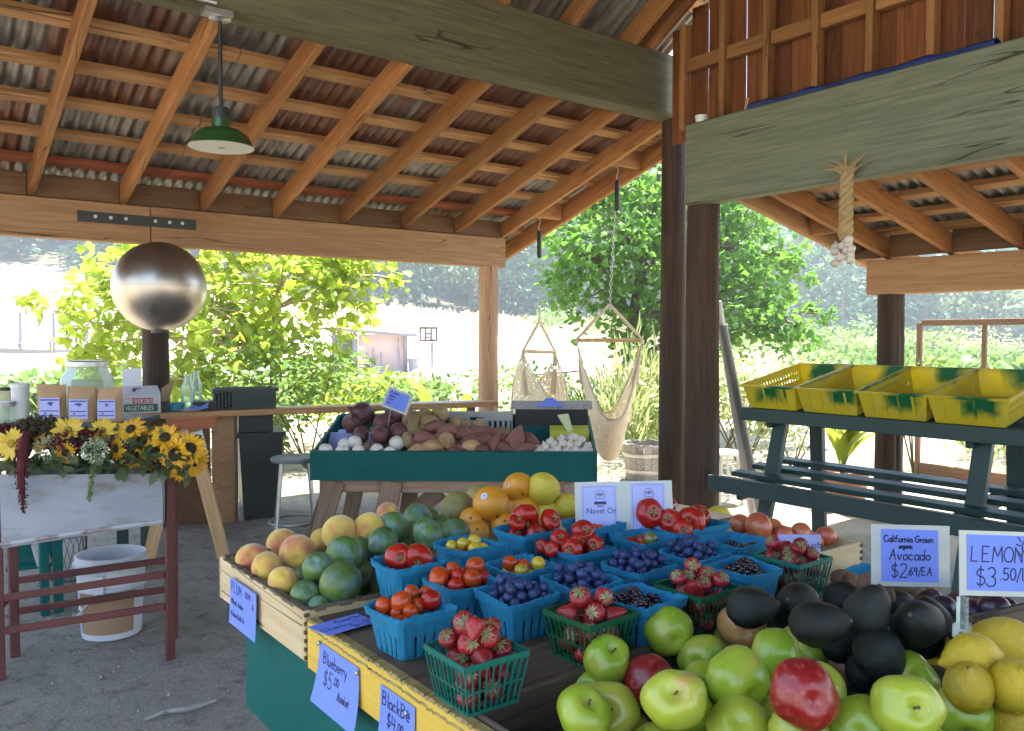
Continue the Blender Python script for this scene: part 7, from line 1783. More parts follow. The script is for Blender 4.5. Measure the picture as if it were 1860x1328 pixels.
place_basket('g1', 865, 1180, 'aqua net basket of strawberries at the front edge of the deck', 0); place_basket('g2', 1072, 1113, 'dark green net basket of strawberries beside the green apples', 1)
place_basket('g3', 1262, 1068, 'green net basket of heaped strawberries beside the avocados', 1); place_basket('g4', 1440, 1012, 'aqua net basket of strawberries in front of the plum crate', 0)
for a_ in range(60):          # let the baskets stand side by side instead of inside one another
    ks = list(BSK)
    for i in range(len(ks)):
        for j in range(i + 1, len(ks)):
            A, B = BSK[ks[i]], BSK[ks[j]]; need = (.060 if ks[i] != 'b14' else .098) + (.060 if ks[j] != 'b14' else .098); dx, dy = B.location.x - A.location.x, B.location.y - A.location.y
            ox, oy = need - abs(dx), need - abs(dy)
            if ox > 0 and oy > 0:
                if ox < oy: s_ = ox / 2 * (1 if dx >= 0 else -1); A.location.x -= s_ * .5; B.location.x += s_ * .5
                else: s_ = oy / 2 * (1 if dy >= 0 else -1); A.location.y -= s_ * .5; B.location.y += s_ * .5

# ---- berry and tomato models
tom_m = mat('tomato_skin', (.36, .010, .006), (.30, .016, .007), 1.2, .24, .02, 3, rnd=.15, coat=.12, spec=.35, c3=(.46, .08, .012), scale3=1.1, lo3=.60, hi3=.80)
tomo_m = mat('orange_tomato_skin', (.46, .065, .008), (.40, .040, .006), 1.2, .24, rnd=.15, coat=.12, spec=.35)
tomy_m = mat('yellow_tomato_skin', (.50, .32, .015), (.42, .30, .02), 1.2, .25, rnd=.2, coat=.3)
tomg_m = mat('olive_tomato_skin', (.16, .16, .035), (.10, .08, .03), 1.5, .25, rnd=.3, coat=.3)
blue_m = mat('blueberry_skin', (.014, .034, .125), (.008, .015, .055), 2.0, .6, rnd=.25, c3=(.045, .10, .30), scale3=2.5, lo3=.52, hi3=.7)
blk_m = mat('blackberry_skin', (.010, .006, .013), (.016, .006, .012), 3, .25, rnd=.2, coat=.3)
m, t, b = nodes('strawberry_skin'); N, Lk = t.nodes, t.links
tc = N.new('ShaderNodeTexCoord'); vo = N.new('ShaderNodeTexVoronoi'); vo.inputs['Scale'].default_value = 6.5; Lk.new(tc.outputs['Object'], vo.inputs[0])
rr_ = N.new('ShaderNodeMapRange'); rr_.inputs[1].default_value = .10; rr_.inputs[2].default_value = .17; rr_.inputs[3].default_value = 1; rr_.inputs[4].default_value = 0; Lk.new(vo.outputs['Distance'], rr_.inputs[0])
mx = N.new('ShaderNodeMix'); mx.data_type = 'RGBA'; mx.inputs[6].default_value = (.27, .007, .013, 1); mx.inputs[7].default_value = (.42, .22, .06, 1); Lk.new(rr_.outputs[0], mx.inputs[0])
oi = N.new('ShaderNodeObjectInfo'); hs = N.new('ShaderNodeHueSaturation'); r2 = N.new('ShaderNodeMapRange'); r2.inputs[3].default_value = .65; r2.inputs[4].default_value = 1.2; Lk.new(oi.outputs['Random'], r2.inputs[0]); Lk.new(r2.outputs[0], hs.inputs['Value']); Lk.new(mx.outputs[2], hs.inputs['Color']); Lk.new(hs.outputs[0], b.inputs['Base Color'])
bp = N.new('ShaderNodeBump'); bp.invert = True; bp.inputs['Strength'].default_value = .7; bp.inputs['Distance'].default_value = .05; r3 = N.new('ShaderNodeMapRange'); r3.inputs[1].default_value = 0; r3.inputs[2].default_value = .3; r3.inputs[3].default_value = 1; r3.inputs[4].default_value = 0
Lk.new(vo.outputs['Distance'], r3.inputs[0]); Lk.new(r3.outputs[0], bp.inputs['Height']); Lk.new(bp.outputs[0], b.inputs['Normal']); b.inputs['Roughness'].default_value = .42; b.inputs['Coat Weight'].default_value = .08
straw_b = m
calyx_m = mat('green_calyx', (.13, .18, .05), (.22, .24, .10), 6, .6, rnd=.15, trans=.2)
def star(name, n, R0, z, droop, wd, m, up=.0, stem=.35):
    mb = MB()
    for i in range(n):
        a = 2 * math.pi * i / n + .2 * (i % 2); c, s_ = math.cos(a), math.sin(a)
        mb.add([(0, 0, z + .04), (R0 * .45 * c - wd * s_, R0 * .45 * s_ + wd * c, z + .08 + up * .3), (R0 * c, R0 * s_, z - droop + up), (R0 * .45 * c + wd * s_, R0 * .45 * s_ - wd * c, z + .08 + up * .3)], [(0, 3, 2, 1)])
    if stem: mb.tube([(0, 0, z), (.03, .02, z + stem * .6), (.10, .04, z + stem)], .06, 6)
    return mb.mesh(name, m, True)
def ribbed(name, m, ribs, amp, sq, seed):
    r = random.Random(seed); n = 40; mb = MB(); vs = []; ph = r.uniform(0, 6)
    for (rad, z) in sphere_prof(18, sq, .28, .08, .35):
        for i in range(n):
            a = 2 * math.pi * i / n; f = 1 + amp * (math.cos(ribs * a + ph) * (.5 + .5 * abs(z))) + .03 * math.sin(2 * a + ph); vs.append((rad * f * math.cos(a), rad * f * math.sin(a), z))
    nn = 19; fs = [(j * n + i, j * n + (i + 1) % n, (j + 1) * n + (i + 1) % n, (j + 1) * n + i) for j in range(nn - 1) for i in range(n)]
    me = mb.add(vs, fs).mesh(name, m, True); bm = bmesh.new(); bm.from_mesh(me); bmesh.ops.remove_doubles(bm, verts=bm.verts, dist=1e-5); bm.to_mesh(me); bm.free(); return sm(me)
tcal = star('calyx', 5, .42, .60, .02, .07, calyx_m, .06, .22)
kind('tomato', [ribbed('tomato', tom_m, 6, .035, .78, 1), ribbed('tomato', tom_m, 7, .05, .72, 2), ribbed('tomato', tom_m, 5, .02, .86, 3)], [('calyx', tcal)])
cpf = sphere_prof(14, 1.0, .06, .02, .2)
kind('cherry', [lathe_fruit('cherry_tomato', cpf, tom_m, .02, 1, 20)]); kind('cherryo', [lathe_fruit('cherry_tomato', sphere_prof(14, 1.15, .06, .02, .2), tomo_m, .02, 1, 20)]); kind('cherryy', [lathe_fruit('cherry_tomato', cpf, tomy_m, .02, 2, 20)]); kind('cherryg', [lathe_fruit('cherry_tomato', cpf, tomg_m, .03, 3, 20)])
crown_b = [(0, -.92), (.3, -.9), (.7, -.68), (.96, -.2), (1, .1), (.88, .5), (.6, .80), (.40, .90), (.36, 1.02), (.26, .98), (.22, .80), (0, .76)]
kind('blueberry', [lathe_fruit('blueberry', crown_b, blue_m, .02, 4, 16)])
def blackberry(seed):
    r = random.Random(seed); mb = MB()
    for j in range(7):
        z = -1.15 + 2.3 * j / 6; R0 = .80 * math.sqrt(max(.05, 1 - (z / 1.35) ** 2)); n = max(4, int(R0 * 10))
        for i in range(n):
            a = 2 * math.pi * (i + .5 * (j % 2)) / n; a += r.uniform(-.12, .12); c = V(R0 * math.cos(a), R0 * math.sin(a), z + r.uniform(-.10, .10)); q = .31 * r.uniform(.88, 1.15); mb.lathe([(0, -q), (q * .71, -q * .71), (q, 0), (q * .71, q * .71), (0, q)], 7, c)
    mb.lathe([(0, -1.2), (.6, -.8), (.75, 0), (.6, .8), (0, 1.2)], 10)
    return mb.mesh('blackberry', blk_m, True)
kind('blackberry', [blackberry(1), blackberry(2)])
sp_prof = [(0, -1.35), (.16, -1.28), (.42, -1.0), (.70, -.5), (.92, 0), (1.0, .38), (.90, .66), (.60, .84), (.25, .88), (0, .84)]
kind('strawberry', [lathe_fruit('strawberry', sp_prof, straw_b, .06, s_, 20) for s_ in (1, 2, 3)], [('calyx', star('calyx', 9, .85, .86, .12, .13, mat('strawberry_calyx', (.20, .26, .08), (.34, .36, .18), 6, .6, rnd=.15, trans=.2), .05, .45))])

def fill(key, model, name, n, rad, label, cat, group, over=0, r_=None, half=.043, z0=.004, jit=.12, tries=26, mound=0.0, rotf=None, st=(1, 1, 1)):
    B = BSK[key]; r = random.Random(sum(map(ord, key))); x, y = B.location.x, B.location.y
    out = []
    for (a, b_, c, q) in pile(n, rad, x - half, x + half, y - half, y + half, B.location.z + z0, r, tries, jit, mound):
        mo = model if isinstance(model, str) else r.choice(model)
        out.append(fruit(name, mo, (a, b_, c), q, label, cat, group, rotf(r) if rotf else None, st))
    return out
gB = 'blueberries in the pulp baskets'
for kx, lab in (('b5', 'blueberry in the basket beside the dark green strawberry basket'), ('b8', 'blueberry in the basket behind the dark green strawberry basket'), ('b12', 'blueberry in the basket behind the blackberries'), ('b15', 'blueberry in the basket behind the heaped strawberries')):
    fill(kx, 'blueberry', 'blueberry', 70, .0092, lab, 'blueberry', gB + ' ' + kx[1:], half=.046, z0=.026, mound=.1, rotf=lambda r: Euler((r.uniform(-1.2, 1.2), r.uniform(-1.2, 1.2), 0)))
for kx, lab in (('b11', 'blackberry in the basket beside the green apples'), ('b16', 'blackberry in the basket in front of the plum card'), ('b17', 'blackberry in the basket between two strawberry baskets')):
    fill(kx, 'blackberry', 'blackberry', 11, .0158, lab, 'blackberry', 'blackberries ' + kx[1:], half=.047, z0=.012, rotf=lambda r: Euler((r.uniform(0, 3), r.uniform(0, 3), r.uniform(0, 6))))
for kx, lab, n in (('g1', 'red strawberry in the aqua net basket at the front edge', 19), ('g2', 'red strawberry in the dark green net basket by the apples', 17), ('g3', 'red strawberry heaped in the green net basket beside the avocados', 20), ('g4', 'red strawberry in the aqua net basket before the plum crate', 20)):
    fill(kx, 'strawberry', 'strawberry', n, .0165, lab, 'strawberry', 'strawberries ' + kx, half=.050, z0=.003, mound=.1, rotf=lambda r: facing(r.uniform(-.8, .8), r.uniform(.1, 1.6), r.uniform(0, 6)) if r.random() < .5 else Euler((r.uniform(.5, 2.6), r.uniform(-.6, .6), r.uniform(0, 6.28))))
cz = lambda r: Euler((r.uniform(-1, 1), r.uniform(-1, 1), r.uniform(0, 6)))
fill('b1', ('cherryo', 'cherryo', 'cherryo', 'cherryg', 'cherryy'), 'cherry_tomato', 6, .0165, 'orange cherry tomato in the basket near the flat price card', 'tomato', 'cherry tomatoes b1', z0=.012, rotf=cz)
fill('b3', ('cherry', 'cherry', 'cherryo'), 'cherry_tomato', 5, .0175, 'red cherry tomato in the basket behind the front strawberries', 'tomato', 'cherry tomatoes b3', z0=.014, rotf=cz)
fill('b4', ('cherryy', 'cherry', 'cherryg', 'cherryy'), 'cherry_tomato', 14, .0145, 'small mixed cherry tomato in the basket next to the green plums', 'tomato', 'cherry tomatoes b4', z0=.012, rotf=cz)
fill('b6', ('cherryy', 'cherryy', 'cherryo', 'cherryg'), 'cherry_tomato', 14, .0145, 'yellow cherry tomato in the basket behind the blueberries', 'tomato', 'cherry tomatoes b6', z0=.012, rotf=cz)
fill('b10', ('cherryg', 'cherryg', 'cherryo'), 'cherry_tomato', 9, .0155, 'olive small tomato in the basket before the citrus card', 'tomato', 'cherry tomatoes b10', z0=.012, rotf=cz)
fill('b13', ('cherryg', 'cherryo', 'cherryy', 'cherry'), 'cherry_tomato', 10, .0155, 'small mixed tomato in the half empty basket', 'tomato', 'cherry tomatoes b13', z0=.008, rotf=cz)
tz_ = lambda r: facing(r.uniform(-.8, .8), r.uniform(-.2, 1.6), r.uniform(0, 6))
fill('b2', 'tomato', 'tomato', 1, .030, 'big red tomato in the basket beside the green plums', 'tomato', 'tomatoes b2', half=.056, z0=.016, jit=.08, rotf=tz_)
fill('b7', 'tomato', 'tomato', 7, .0215, 'red tomato in the basket below the big stacked one', 'tomato', 'tomatoes b7', half=.048, z0=.008, rotf=tz_)
B = BSK['b7'].location
fruit('tomato', 'tomato', PD(953, 938, (B - CAM).dot(FW) + .01), .034, 'largest red tomato perched on the basket near the oranges', 'tomato', None, facing(.3, -.9)); fruit('tomato', 'tomato', PD(1000, 945, (B - CAM).dot(FW) + .02), .027, 'tall red tomato leaning on the largest one', 'tomato', None, facing(.9, .6))
fill('b9', 'tomato', 'tomato', 4, .0225, 'ribbed red tomato in the heaped basket', 'tomato', 'tomatoes b9', half=.052, z0=.018, rotf=tz_)
fill('b14', 'tomato', 'tomato', 4, .034, 'big red slicing tomato in the wide blue basket', 'tomato', 'tomatoes b14', half=.085, z0=.014, rotf=tz_, jit=.1)

# tops of the tomato baskets, as they lie in the photograph
TOPS = [('tomatoes b2', 'tomato', 'big red tomato in the basket beside the green plums', [(724, 1012, 26, .958), (762, 1016, 28, .955)]),
        ('tomatoes b9', 'tomato', 'ribbed red tomato in the heaped basket', [(1059, 966, 23, .968), (1018, 980, 18, .955), (1039, 998, 21, .945), (1081, 990, 17, .95), (985, 992, 13, .945), (1002, 998, 15, .942), (1052, 982, 17, .955)]),
        ('cherry tomatoes b1', ('cherryo', 'cherryo', 'cherryo', 'cherry'), 'orange cherry tomato in the basket near the flat price card', [(696, 1101, 15, .938), (728, 1094, 19, .944), (748, 1077, 14, .948), (783, 1090, 19, .944), (773, 1078, 13, .942), (746, 1112, 14, .932), (719, 1115, 12, .928), (760, 1100, 13, .934)]),
        ('cherry tomatoes b3', ('cherry', 'cherry', 'cherryo'), 'red cherry tomato in the basket behind the front strawberries', [(797, 1050, 19, .944), (863, 1030, 19, .950), (858, 1052, 17, .944), (833, 1046, 16, .946), (823, 1036, 14, .944), (828, 1064, 16, .936), (880, 1050, 13, .934)]),
        ('tomatoes b14', 'tomato', 'big red slicing tomato in the wide blue basket', [(1142, 924, 27, .972), (1160, 906, 19, .992), (1180, 932, 26, .975), (1208, 922, 22, .975), (1217, 946, 23, .958), (1270, 936, 22, .960), (1255, 948, 28, .955), (1240, 962, 18, .945)])]
for (grp, mo, lab, sp) in TOPS:
    it = [(PZ(x, y, z), rp / F * (PZ(x, y, z) - CAM).dot(FW)) for (x, y, rp, z) in sp]
    P = [i[0] for i in it]
    for i in range(len(P)):
        mm_ = mo if isinstance(mo, str) else rng.choice(mo); big = mm_ == 'tomato'
        fruit('tomato' if big else 'cherry_tomato', mm_, P[i], it[i][1], lab, 'tomato', grp, facing(rng.uniform(-.7, .7), rng.uniform(-.3, 1.0), rng.uniform(0, 6)) if big else Euler((rng.uniform(-1, 1), rng.uniform(-1, 1), 0)))

# ---- orchard fruit models
apple_p = []
for i in range(21):
    th = math.pi * i / 20; rr = math.sin(th) ** .92; z = -math.cos(th) * .92; z -= .30 * math.exp(-(rr / .30) ** 2) if z > 0 else -.22 * math.exp(-(rr / .30) ** 2); apple_p.append((rr * (1 + .08 * z), z))
def streaked(name, base, c2, c3, streak, lo=.60, hi=.80):
    m, t, b = nodes(name); N, Lk = t.nodes, t.links
    tc = N.new('ShaderNodeTexCoord'); oi = N.new('ShaderNodeObjectInfo'); mu = N.new('ShaderNodeMath'); mu.operation = 'MULTIPLY'; mu.inputs[1].default_value = 41; Lk.new(oi.outputs['Random'], mu.inputs[0])
    def nz(st, sc, det=4):
        mp = N.new('ShaderNodeMapping'); mp.inputs['Scale'].default_value = st; Lk.new(tc.outputs['Object'], mp.inputs[0]); n = N.new('ShaderNodeTexNoise'); n.noise_dimensions = '4D'; n.inputs['Scale'].default_value = sc; n.inputs['Detail'].default_value = det; Lk.new(mp.outputs[0], n.inputs[0]); Lk.new(mu.outputs[0], n.inputs['W']); return n.outputs[0]
    def mr(s, a, c): r = N.new('ShaderNodeMapRange'); r.inputs[1].default_value = a; r.inputs[2].default_value = c; Lk.new(s, r.inputs[0]); return r.outputs[0]
    def mc(f, a, c):
        mx = N.new('ShaderNodeMix'); mx.data_type = 'RGBA'; Lk.new(f, mx.inputs[0])
        for k_, s in ((6, a), (7, c)):
            if isinstance(s, tuple): mx.inputs[k_].default_value = rgba(s)
            else: Lk.new(s, mx.inputs[k_])
        return mx.outputs[2]
    col = mc(mr(nz((1, 1, 1), .9, 2), .35, .65), base, c2); col = mc(mr(nz((3, 3, .5), 2.2), .5, .75), col, c3) if streak else col
    if not streak: col = mc(mr(nz((1, 1, 1), .8, 3), lo, hi), col, c3)
    col = mc(mr(nz((1, 1, 1), 22, 2), .66, .70), col, tuple(min(1, k_ * 1.5 + .04) for k_ in base))
    col = mc(mr(nz((1, 1, 1), 3.5, 5), .66, .76), col, tuple(k_ * .55 for k_ in c3))
    Lk.new(col, b.inputs['Base Color']); b.inputs['Roughness'].default_value = .33; b.inputs['Coat Weight'].default_value = .15
    b.inputs['Subsurface Weight'].default_value = .06; b.inputs['Subsurface Radius'].default_value = (.3, .3, .1); b.inputs['Subsurface Scale'].default_value = .1
    return m
ap_g = streaked('green_apple_skin', (.30, .38, .030), (.20, .32, .018), (.40, .33, .06), False, .52, .72); ap_y = streaked('yellow_green_apple_skin', (.40, .42, .05), (.30, .37, .03), (.42, .24, .07), False, .54, .74); ap_r = streaked('red_apple_skin', (.25, .007, .012), (.19, .006, .010), (.38, .07, .04), True); ap_t = streaked('russet_apple_skin', (.42, .25, .08), (.36, .18, .06), (.34, .09, .05), True)
astem = MB().tube([(0, 0, .52), (.02, .01, .66), (.08, .03, .82)], [.05, .035, .05], 7).mesh('stem', stemw, True)
acal = star('calyx', 5, .20, -.62, -.10, .05, stemw, 0, 0)
for nm, mm in (('apple_g', ap_g), ('apple_y', ap_y), ('apple_r', ap_r), ('apple_t', ap_t)): kind(nm, [lathe_fruit('apple', apple_p, mm, .07, s_, 30, .05) for s_ in (1, 2, 3, 4)], [('stem', astem), ('blossom_end', acal)])
peach_m = streaked('peach_skin', (.62, .44, .065), (.58, .36, .06), (.46, .13, .07), False, .44, .64)
for nd in peach_m.node_tree.nodes:
    if nd.type == 'BSDF_PRINCIPLED': nd.inputs['Roughness'].default_value = .8; nd.inputs['Coat Weight'].default_value = 0; nd.inputs['Sheen Weight'].default_value = .4
def cleft(name, m, sq, depth, seed):
    mb = MB(); n = 36; vs = []; r = random.Random(seed)
    for (rad, z) in sphere_prof(18, sq, .16, .03, .22):
        for i in range(n):
            a = 2 * math.pi * i / n; f = 1 - depth * math.exp(-((a - math.pi) / .22) ** 2) + .015 * math.sin(2 * a + seed); vs.append((rad * f * math.cos(a), rad * f * math.sin(a) * 1.03, z))
    fs = [(j * n + i, j * n + (i + 1) % n, (j + 1) * n + (i + 1) % n, (j + 1) * n + i) for j in range(18) for i in range(n)]
    me = mb.add(vs, fs).mesh(name, m, True); bm = bmesh.new(); bm.from_mesh(me); bmesh.ops.remove_doubles(bm, verts=bm.verts, dist=1e-5); bm.to_mesh(me); bm.free(); return sm(me)
kind('peach', [cleft('peach', peach_m, .95, .09, s_) for s_ in (0, 1, 2)])
gpl_m = mat('green_plum_skin', (.10, .17, .022), (.045, .105, .018), 1.2, .45, rnd=.18, c3=(.12, .20, .19), scale3=1.6, lo3=.46, hi3=.66, coat=.1)
kind('gplum', [cleft('green_plum', gpl_m, 1.12, .04, s_) for s_ in (0, 1)])
dpl_m = mat('dark_plum_skin', (.022, .010, .026), (.045, .010, .025), 1.2, .35, rnd=.3, c3=(.05, .05, .09), scale3=1.6, lo3=.5, hi3=.7, coat=.2); kind('dplum', [cleft('dark_plum', dpl_m, 1.02, .04, s_) for s_ in (0, 1)])
rpl_m = streaked('red_pluot_skin', (.40, .07, .04), (.46, .16, .06), (.30, .03, .03), False); kind('pluot', [cleft('pluot', rpl_m, 1.0, .05, s_) for s_ in (0, 1)])
or_m = mat('orange_peel', (.66, .27, .012), (.60, .23, .010), 2, .42, .25, 26, rnd=.08, coat=.15); gf_m = mat('yellow_citrus_peel', (.58, .44, .035), (.50, .40, .04), 2, .45, .3, 24, rnd=.1, c3=(.36, .36, .06), scale3=1.3); ol_m = mat('olive_citrus_peel', (.26, .23, .06), (.22, .18, .05), 2, .5, .3, 24, rnd=.1)
cit = sphere_prof(18, .97, .06, .03, .16)
navel = star('navel', 5, .14, .90, .0, .05, stemw, 0, 0)
kind('orange', [lathe_fruit('orange', cit, or_m, .015, s_, 30) for s_ in (1, 2)], [('navel', navel)]); kind('citrus', [lathe_fruit('citrus', sphere_prof(18, 1.0, -.06, .03, .25), gf_m, .02, s_, 30) for s_ in (1, 2)], [('navel', navel)]); kind('olive', [lathe_fruit('citrus', sphere_prof(18, .85, .06, .03, .2), ol_m, .02, 1, 30)])
lem_p = [(0, -1.42), (.10, -1.40), (.20, -1.25), (.42, -1.08), (.75, -.72), (.96, -.25), (1, .1), (.92, .5), (.68, .88), (.36, 1.12), (.18, 1.22), (.16, 1.34), (0, 1.36)]
lem_m = mat('lemon_peel', (.56, .39, .015), (.48, .32, .012), 2.5, .42, .45, 16, rnd=.12, coat=.1, c3=(.36, .30, .03), scale3=1.6, lo3=.52, hi3=.72); kind('lemon', [lathe_fruit('lemon', lem_p, lem_m, .03, s_, 28) for s_ in (1, 2)], [('stem_scar', star('stem_scar', 5, .12, 1.30, .0, .05, stemw, 0, 0))])
av_p = [(0, -1.0), (.30, -.96), (.68, -.74), (.95, -.30), (1, .05), (.93, .42), (.74, .85), (.52, 1.15), (.28, 1.36), (.10, 1.42), (0, 1.43)]
av_m = mat('avocado_skin', (.006, .010, .008), (.011, .011, .010), 3, .40, .35, 26, rnd=.35, spec=.3, c3=(.018, .028, .016), scale3=7, lo3=.54, hi3=.70); kind('avocado', [lathe_fruit('avocado', av_p, av_m, .05, s_, 28, .05) for s_ in (1, 2, 3)], [('stem', MB().tube([(.10, 0, 1.36), (.10, 0, 1.47)], [.12, .10], 8).mesh('stem', stemw, True))])
kiwi_m = mat('brown_fig_skin', (.16, .085, .045), (.11, .055, .03), 3, .7, .3, 20, rnd=.3); kind('kiwi', [blobm('kiwi', 1.1, .95, .95, .05, s_, kiwi_m) for s_ in (1, 2)])

# ---- fruit laid out as in the crates and bins (pixel position, apparent radius, real size -> distance)
def relax(items, it=30, keep=.80):
    P = [Vector(i[0]) for i in items]; Rr = [i[1] for i in items]; O = [p.copy() for p in P]
    for _ in range(it):
        for i in range(len(P)):
            for j in range(i):
                d = P[i] - P[j]; L = d.length; need = (Rr[i] + Rr[j]) * keep
                if L < need and L > 1e-5: s_ = d * ((need - L) / L * .5); P[i] += s_; P[j] -= s_
        for i in range(len(P)): P[i] = P[i].lerp(O[i], .16)
    return P
def lay(specs, name, cat, group, zfix=None, floor=None):
    """spec: x, y, apparent radius, model, label, size or None, rotation or None"""
    it = []
    for (x, y, rp, mo, lab, size, rot, *st) in specs:
        if zfix is not None: p = PZ(x, y, size); rr = rp / F * (p - CAM).dot(FW)
        else: rr = size; p = PD(x, y, size * F / rp)
        it.append((p, rr))
    P = relax(it)
    for (x, y, rp, mo, lab, size, rot, *st), p, (p0, rr) in zip(specs, P, it): fruit(name if isinstance(name, str) else name[mo], mo, p, rr, lab, cat if isinstance(cat, str) else cat[mo], group if isinstance(group, (str, type(None))) else group.get(mo), rot, st[0] if st else (1, 1, 1))
    return [(p.x, p.y, p.z, rr) for p, (_, rr) in zip(P, it)]
PE = 'yellow peach with a rosy blush in the pale crate corner'; GP = 'bloomy green plum heaped in the pale crate'
S_ = [(459, 1015, 28, .885, 0), (486, 1033, 29, .885, 1), (513, 988, 27, .885, 2), (540, 1004, 33, .905, 3), (515, 1056, 27, .885, 4), (617, 968, 31, .915, 5), (583, 980, 20, .885, 6), (669, 960, 28, .92, 7), (705, 934, 22, .90, 8)]
PEL = {0: 'yellow peach at the far crate corner with a blush on top', 4: 'pink peach showing its cleft beside the green plums', 3: 'largest yellow peach in the pale crate', 8: 'rosy peach behind the yellow ones near the trestle leg', 7: 'yellow peach with a deep stem cleft next to the green plums'}
it1 = [(x, y, rp, 'peach', PEL.get(i, PE), z, facing(rng.uniform(-.5, .5), rng.uniform(-.3, 1.2), rng.uniform(0, 6))) for (x, y, rp, z, i) in S_]
G_ = [(579, 1033, 29, .915), (619, 1059, 37, .905), (556, 1083, 29, .875), (581, 1110, 25, .86), (626, 1007, 32, .915), (549, 1050, 17, .87), (696, 985, 27, .915), (714, 958, 27, .915), (759, 942, 26, .915), (741, 972, 19, .885), (777, 970, 27, .92), (826, 968, 25, .90), (772, 945, 24, .89), (660, 1000, 24, .885), (650, 1040, 26, .865), (690, 1010, 22, .87), (730, 985, 20, .87), (800, 955, 20, .885)]
it1 += [(x, y, rp, 'gplum', GP, z, Euler((rng.uniform(-1, 1), rng.uniform(-1, 1), rng.uniform(0, 6)))) for (x, y, rp, z) in G_]
pre = lay(it1, {'peach': 'peach', 'gplum': 'green_plum'}, {'peach': 'peach', 'gplum': 'plum'}, {'peach': 'peaches in the crate', 'gplum': 'green plums in the crate'}, zfix=True)
C_ = [(894, 919, 33, 'orange', 'orange with a round sticker on top of the citrus heap', .925, facing(.5, -.8)), (944, 888, 27, 'orange', 'orange with a white sticker behind the pale pomelo', .955, facing(.4, -.5)), (984, 888, 31, 'citrus', 'knobbly pale yellow citrus topping the heap', .955, facing(-.3, .9)), (831, 923, 32, 'olive', 'olive green citrus next to the green plums', .905, facing(0, .8)), (869, 898, 20, 'olive', 'small olive citrus behind the stickered orange', .90, facing(0, .9)), (1027, 918, 22, 'citrus', 'yellow citrus beside the navel card', .905, facing(.3, .5)), (955, 925, 30, 'orange', 'orange under the knobbly pale citrus', .895, facing(-.2, .5)), (856, 945, 22, 'orange', 'small orange beside the last green plum', .89, facing(0, .4)), (868, 968, 22, 'orange', 'orange low against the tomato basket', .875, facing(0, .6)), (990, 930, 26, 'citrus', 'yellow citrus tucked behind the largest tomato', .885, facing(0, .7)), (912, 950, 24, 'orange', 'orange low behind the stacked tomato basket', .88, facing(.2, .6))]
pc_ = lay(C_, {'orange': 'orange', 'citrus': 'yellow_citrus', 'olive': 'olive_citrus'}, 'citrus', None, zfix=True)
for (dx, dy, i) in ((-.35, .55, 0), (-.75, .3, 1)):       # fruit stickers
    c = V(*pc_[i][:3]); rr = pc_[i][3]; n = (-FW * .75 + RT * dx + UP * dy).normalized(); q = c + n * rr * 1.01; ux = n.cross(UP).normalized(); uy = ux.cross(n)
    mb = MB(); k_ = .010; mb.add([q + n * .001] + [q + ux * k_ * math.cos(a * .5236) * (.7 if i else 1) + uy * k_ * math.sin(a * .5236) - n * .0008 for a in range(12)], [(0, 1 + a, 1 + (a + 1) % 12) for a in range(12)]); o = mb.build('fruit_sticker', paper_w); tag(o, ['round white sticker on the front orange', 'oval white sticker on the orange at the back'][i], 'sticker')
    mb = MB(); q = q + n * .0014; [mb.add([q + ux * k_ * (e0 - .1) + uy * k_ * e1, q + ux * k_ * (e0 + .1) + uy * k_ * e1, q + ux * k_ * (e0 + .12) + uy * k_ * (e1 + e2), q + ux * k_ * (e0 - .08) + uy * k_ * (e1 + e2)], [(0, 1, 2, 3)]) for (e0, e1, e2) in ((-.35, -.1, .25), (-.05, -.05, .4), (.25, -.1, .22), (0, -.45, .15))]; o2 = link('sticker_print', mb.mesh('sticker_print', inkblue), o); o2.location = -ORG[o.name]
# fruit lower in the two crates, between and under the ones on top
def under(pre, model, name, cat, n, rad, x0, x1, y0, y1, z0, zmax, label, group, seed):
    r = random.Random(seed); have = list(pre); got = 0
    for _ in range(n * 30):
        if got >= n: break
        q = rad * r.uniform(.9, 1.08); x, y = r.uniform(x0 + q, x1 - q), r.uniform(y0 + q, y1 - q); z = z0 + q
        for lev in range(3):
            bad = [h_ for h_ in have if (h_[0] - x) ** 2 + (h_[1] - y) ** 2 + (h_[2] - z) ** 2 < ((h_[3] + q) * .84) ** 2]
            if not bad: break
            z += q * .9
        if bad or z > zmax: continue
        mo = model if isinstance(model, str) else r.choice(model)
        have.append((x, y, z, q)); got += 1; fruit(name if isinstance(name, str) else name[mo], mo, (x, y, z), q, label, cat, group, Euler((r.uniform(-1, 1), r.uniform(-1, 1), r.uniform(0, 6))))
    return have
under(pre, 'peach', 'peach', 'peach', 9, .038, XT + .03, .98, 1.72, YE - .02, CZ0 + .012, .86, 'yellow peach lower in the pale crate', 'peaches lower in the crate', 1)
under(pre, 'gplum', 'green_plum', 'plum', 14, .034, XT + .01, 1.48, 1.49, 1.80, CZ0 + .012, .86, 'green plum lower in the pale crate', 'green plums lower in the crate', 2)
under(pc_, ('orange', 'citrus'), {'orange': 'orange', 'citrus': 'yellow_citrus'}, 'citrus', 14, .038, 1.55, 2.2, 1.49, 1.94, CZ0 + .012, .87, 'citrus fruit lower in the citrus crate', 'citrus lower in the crate', 3)

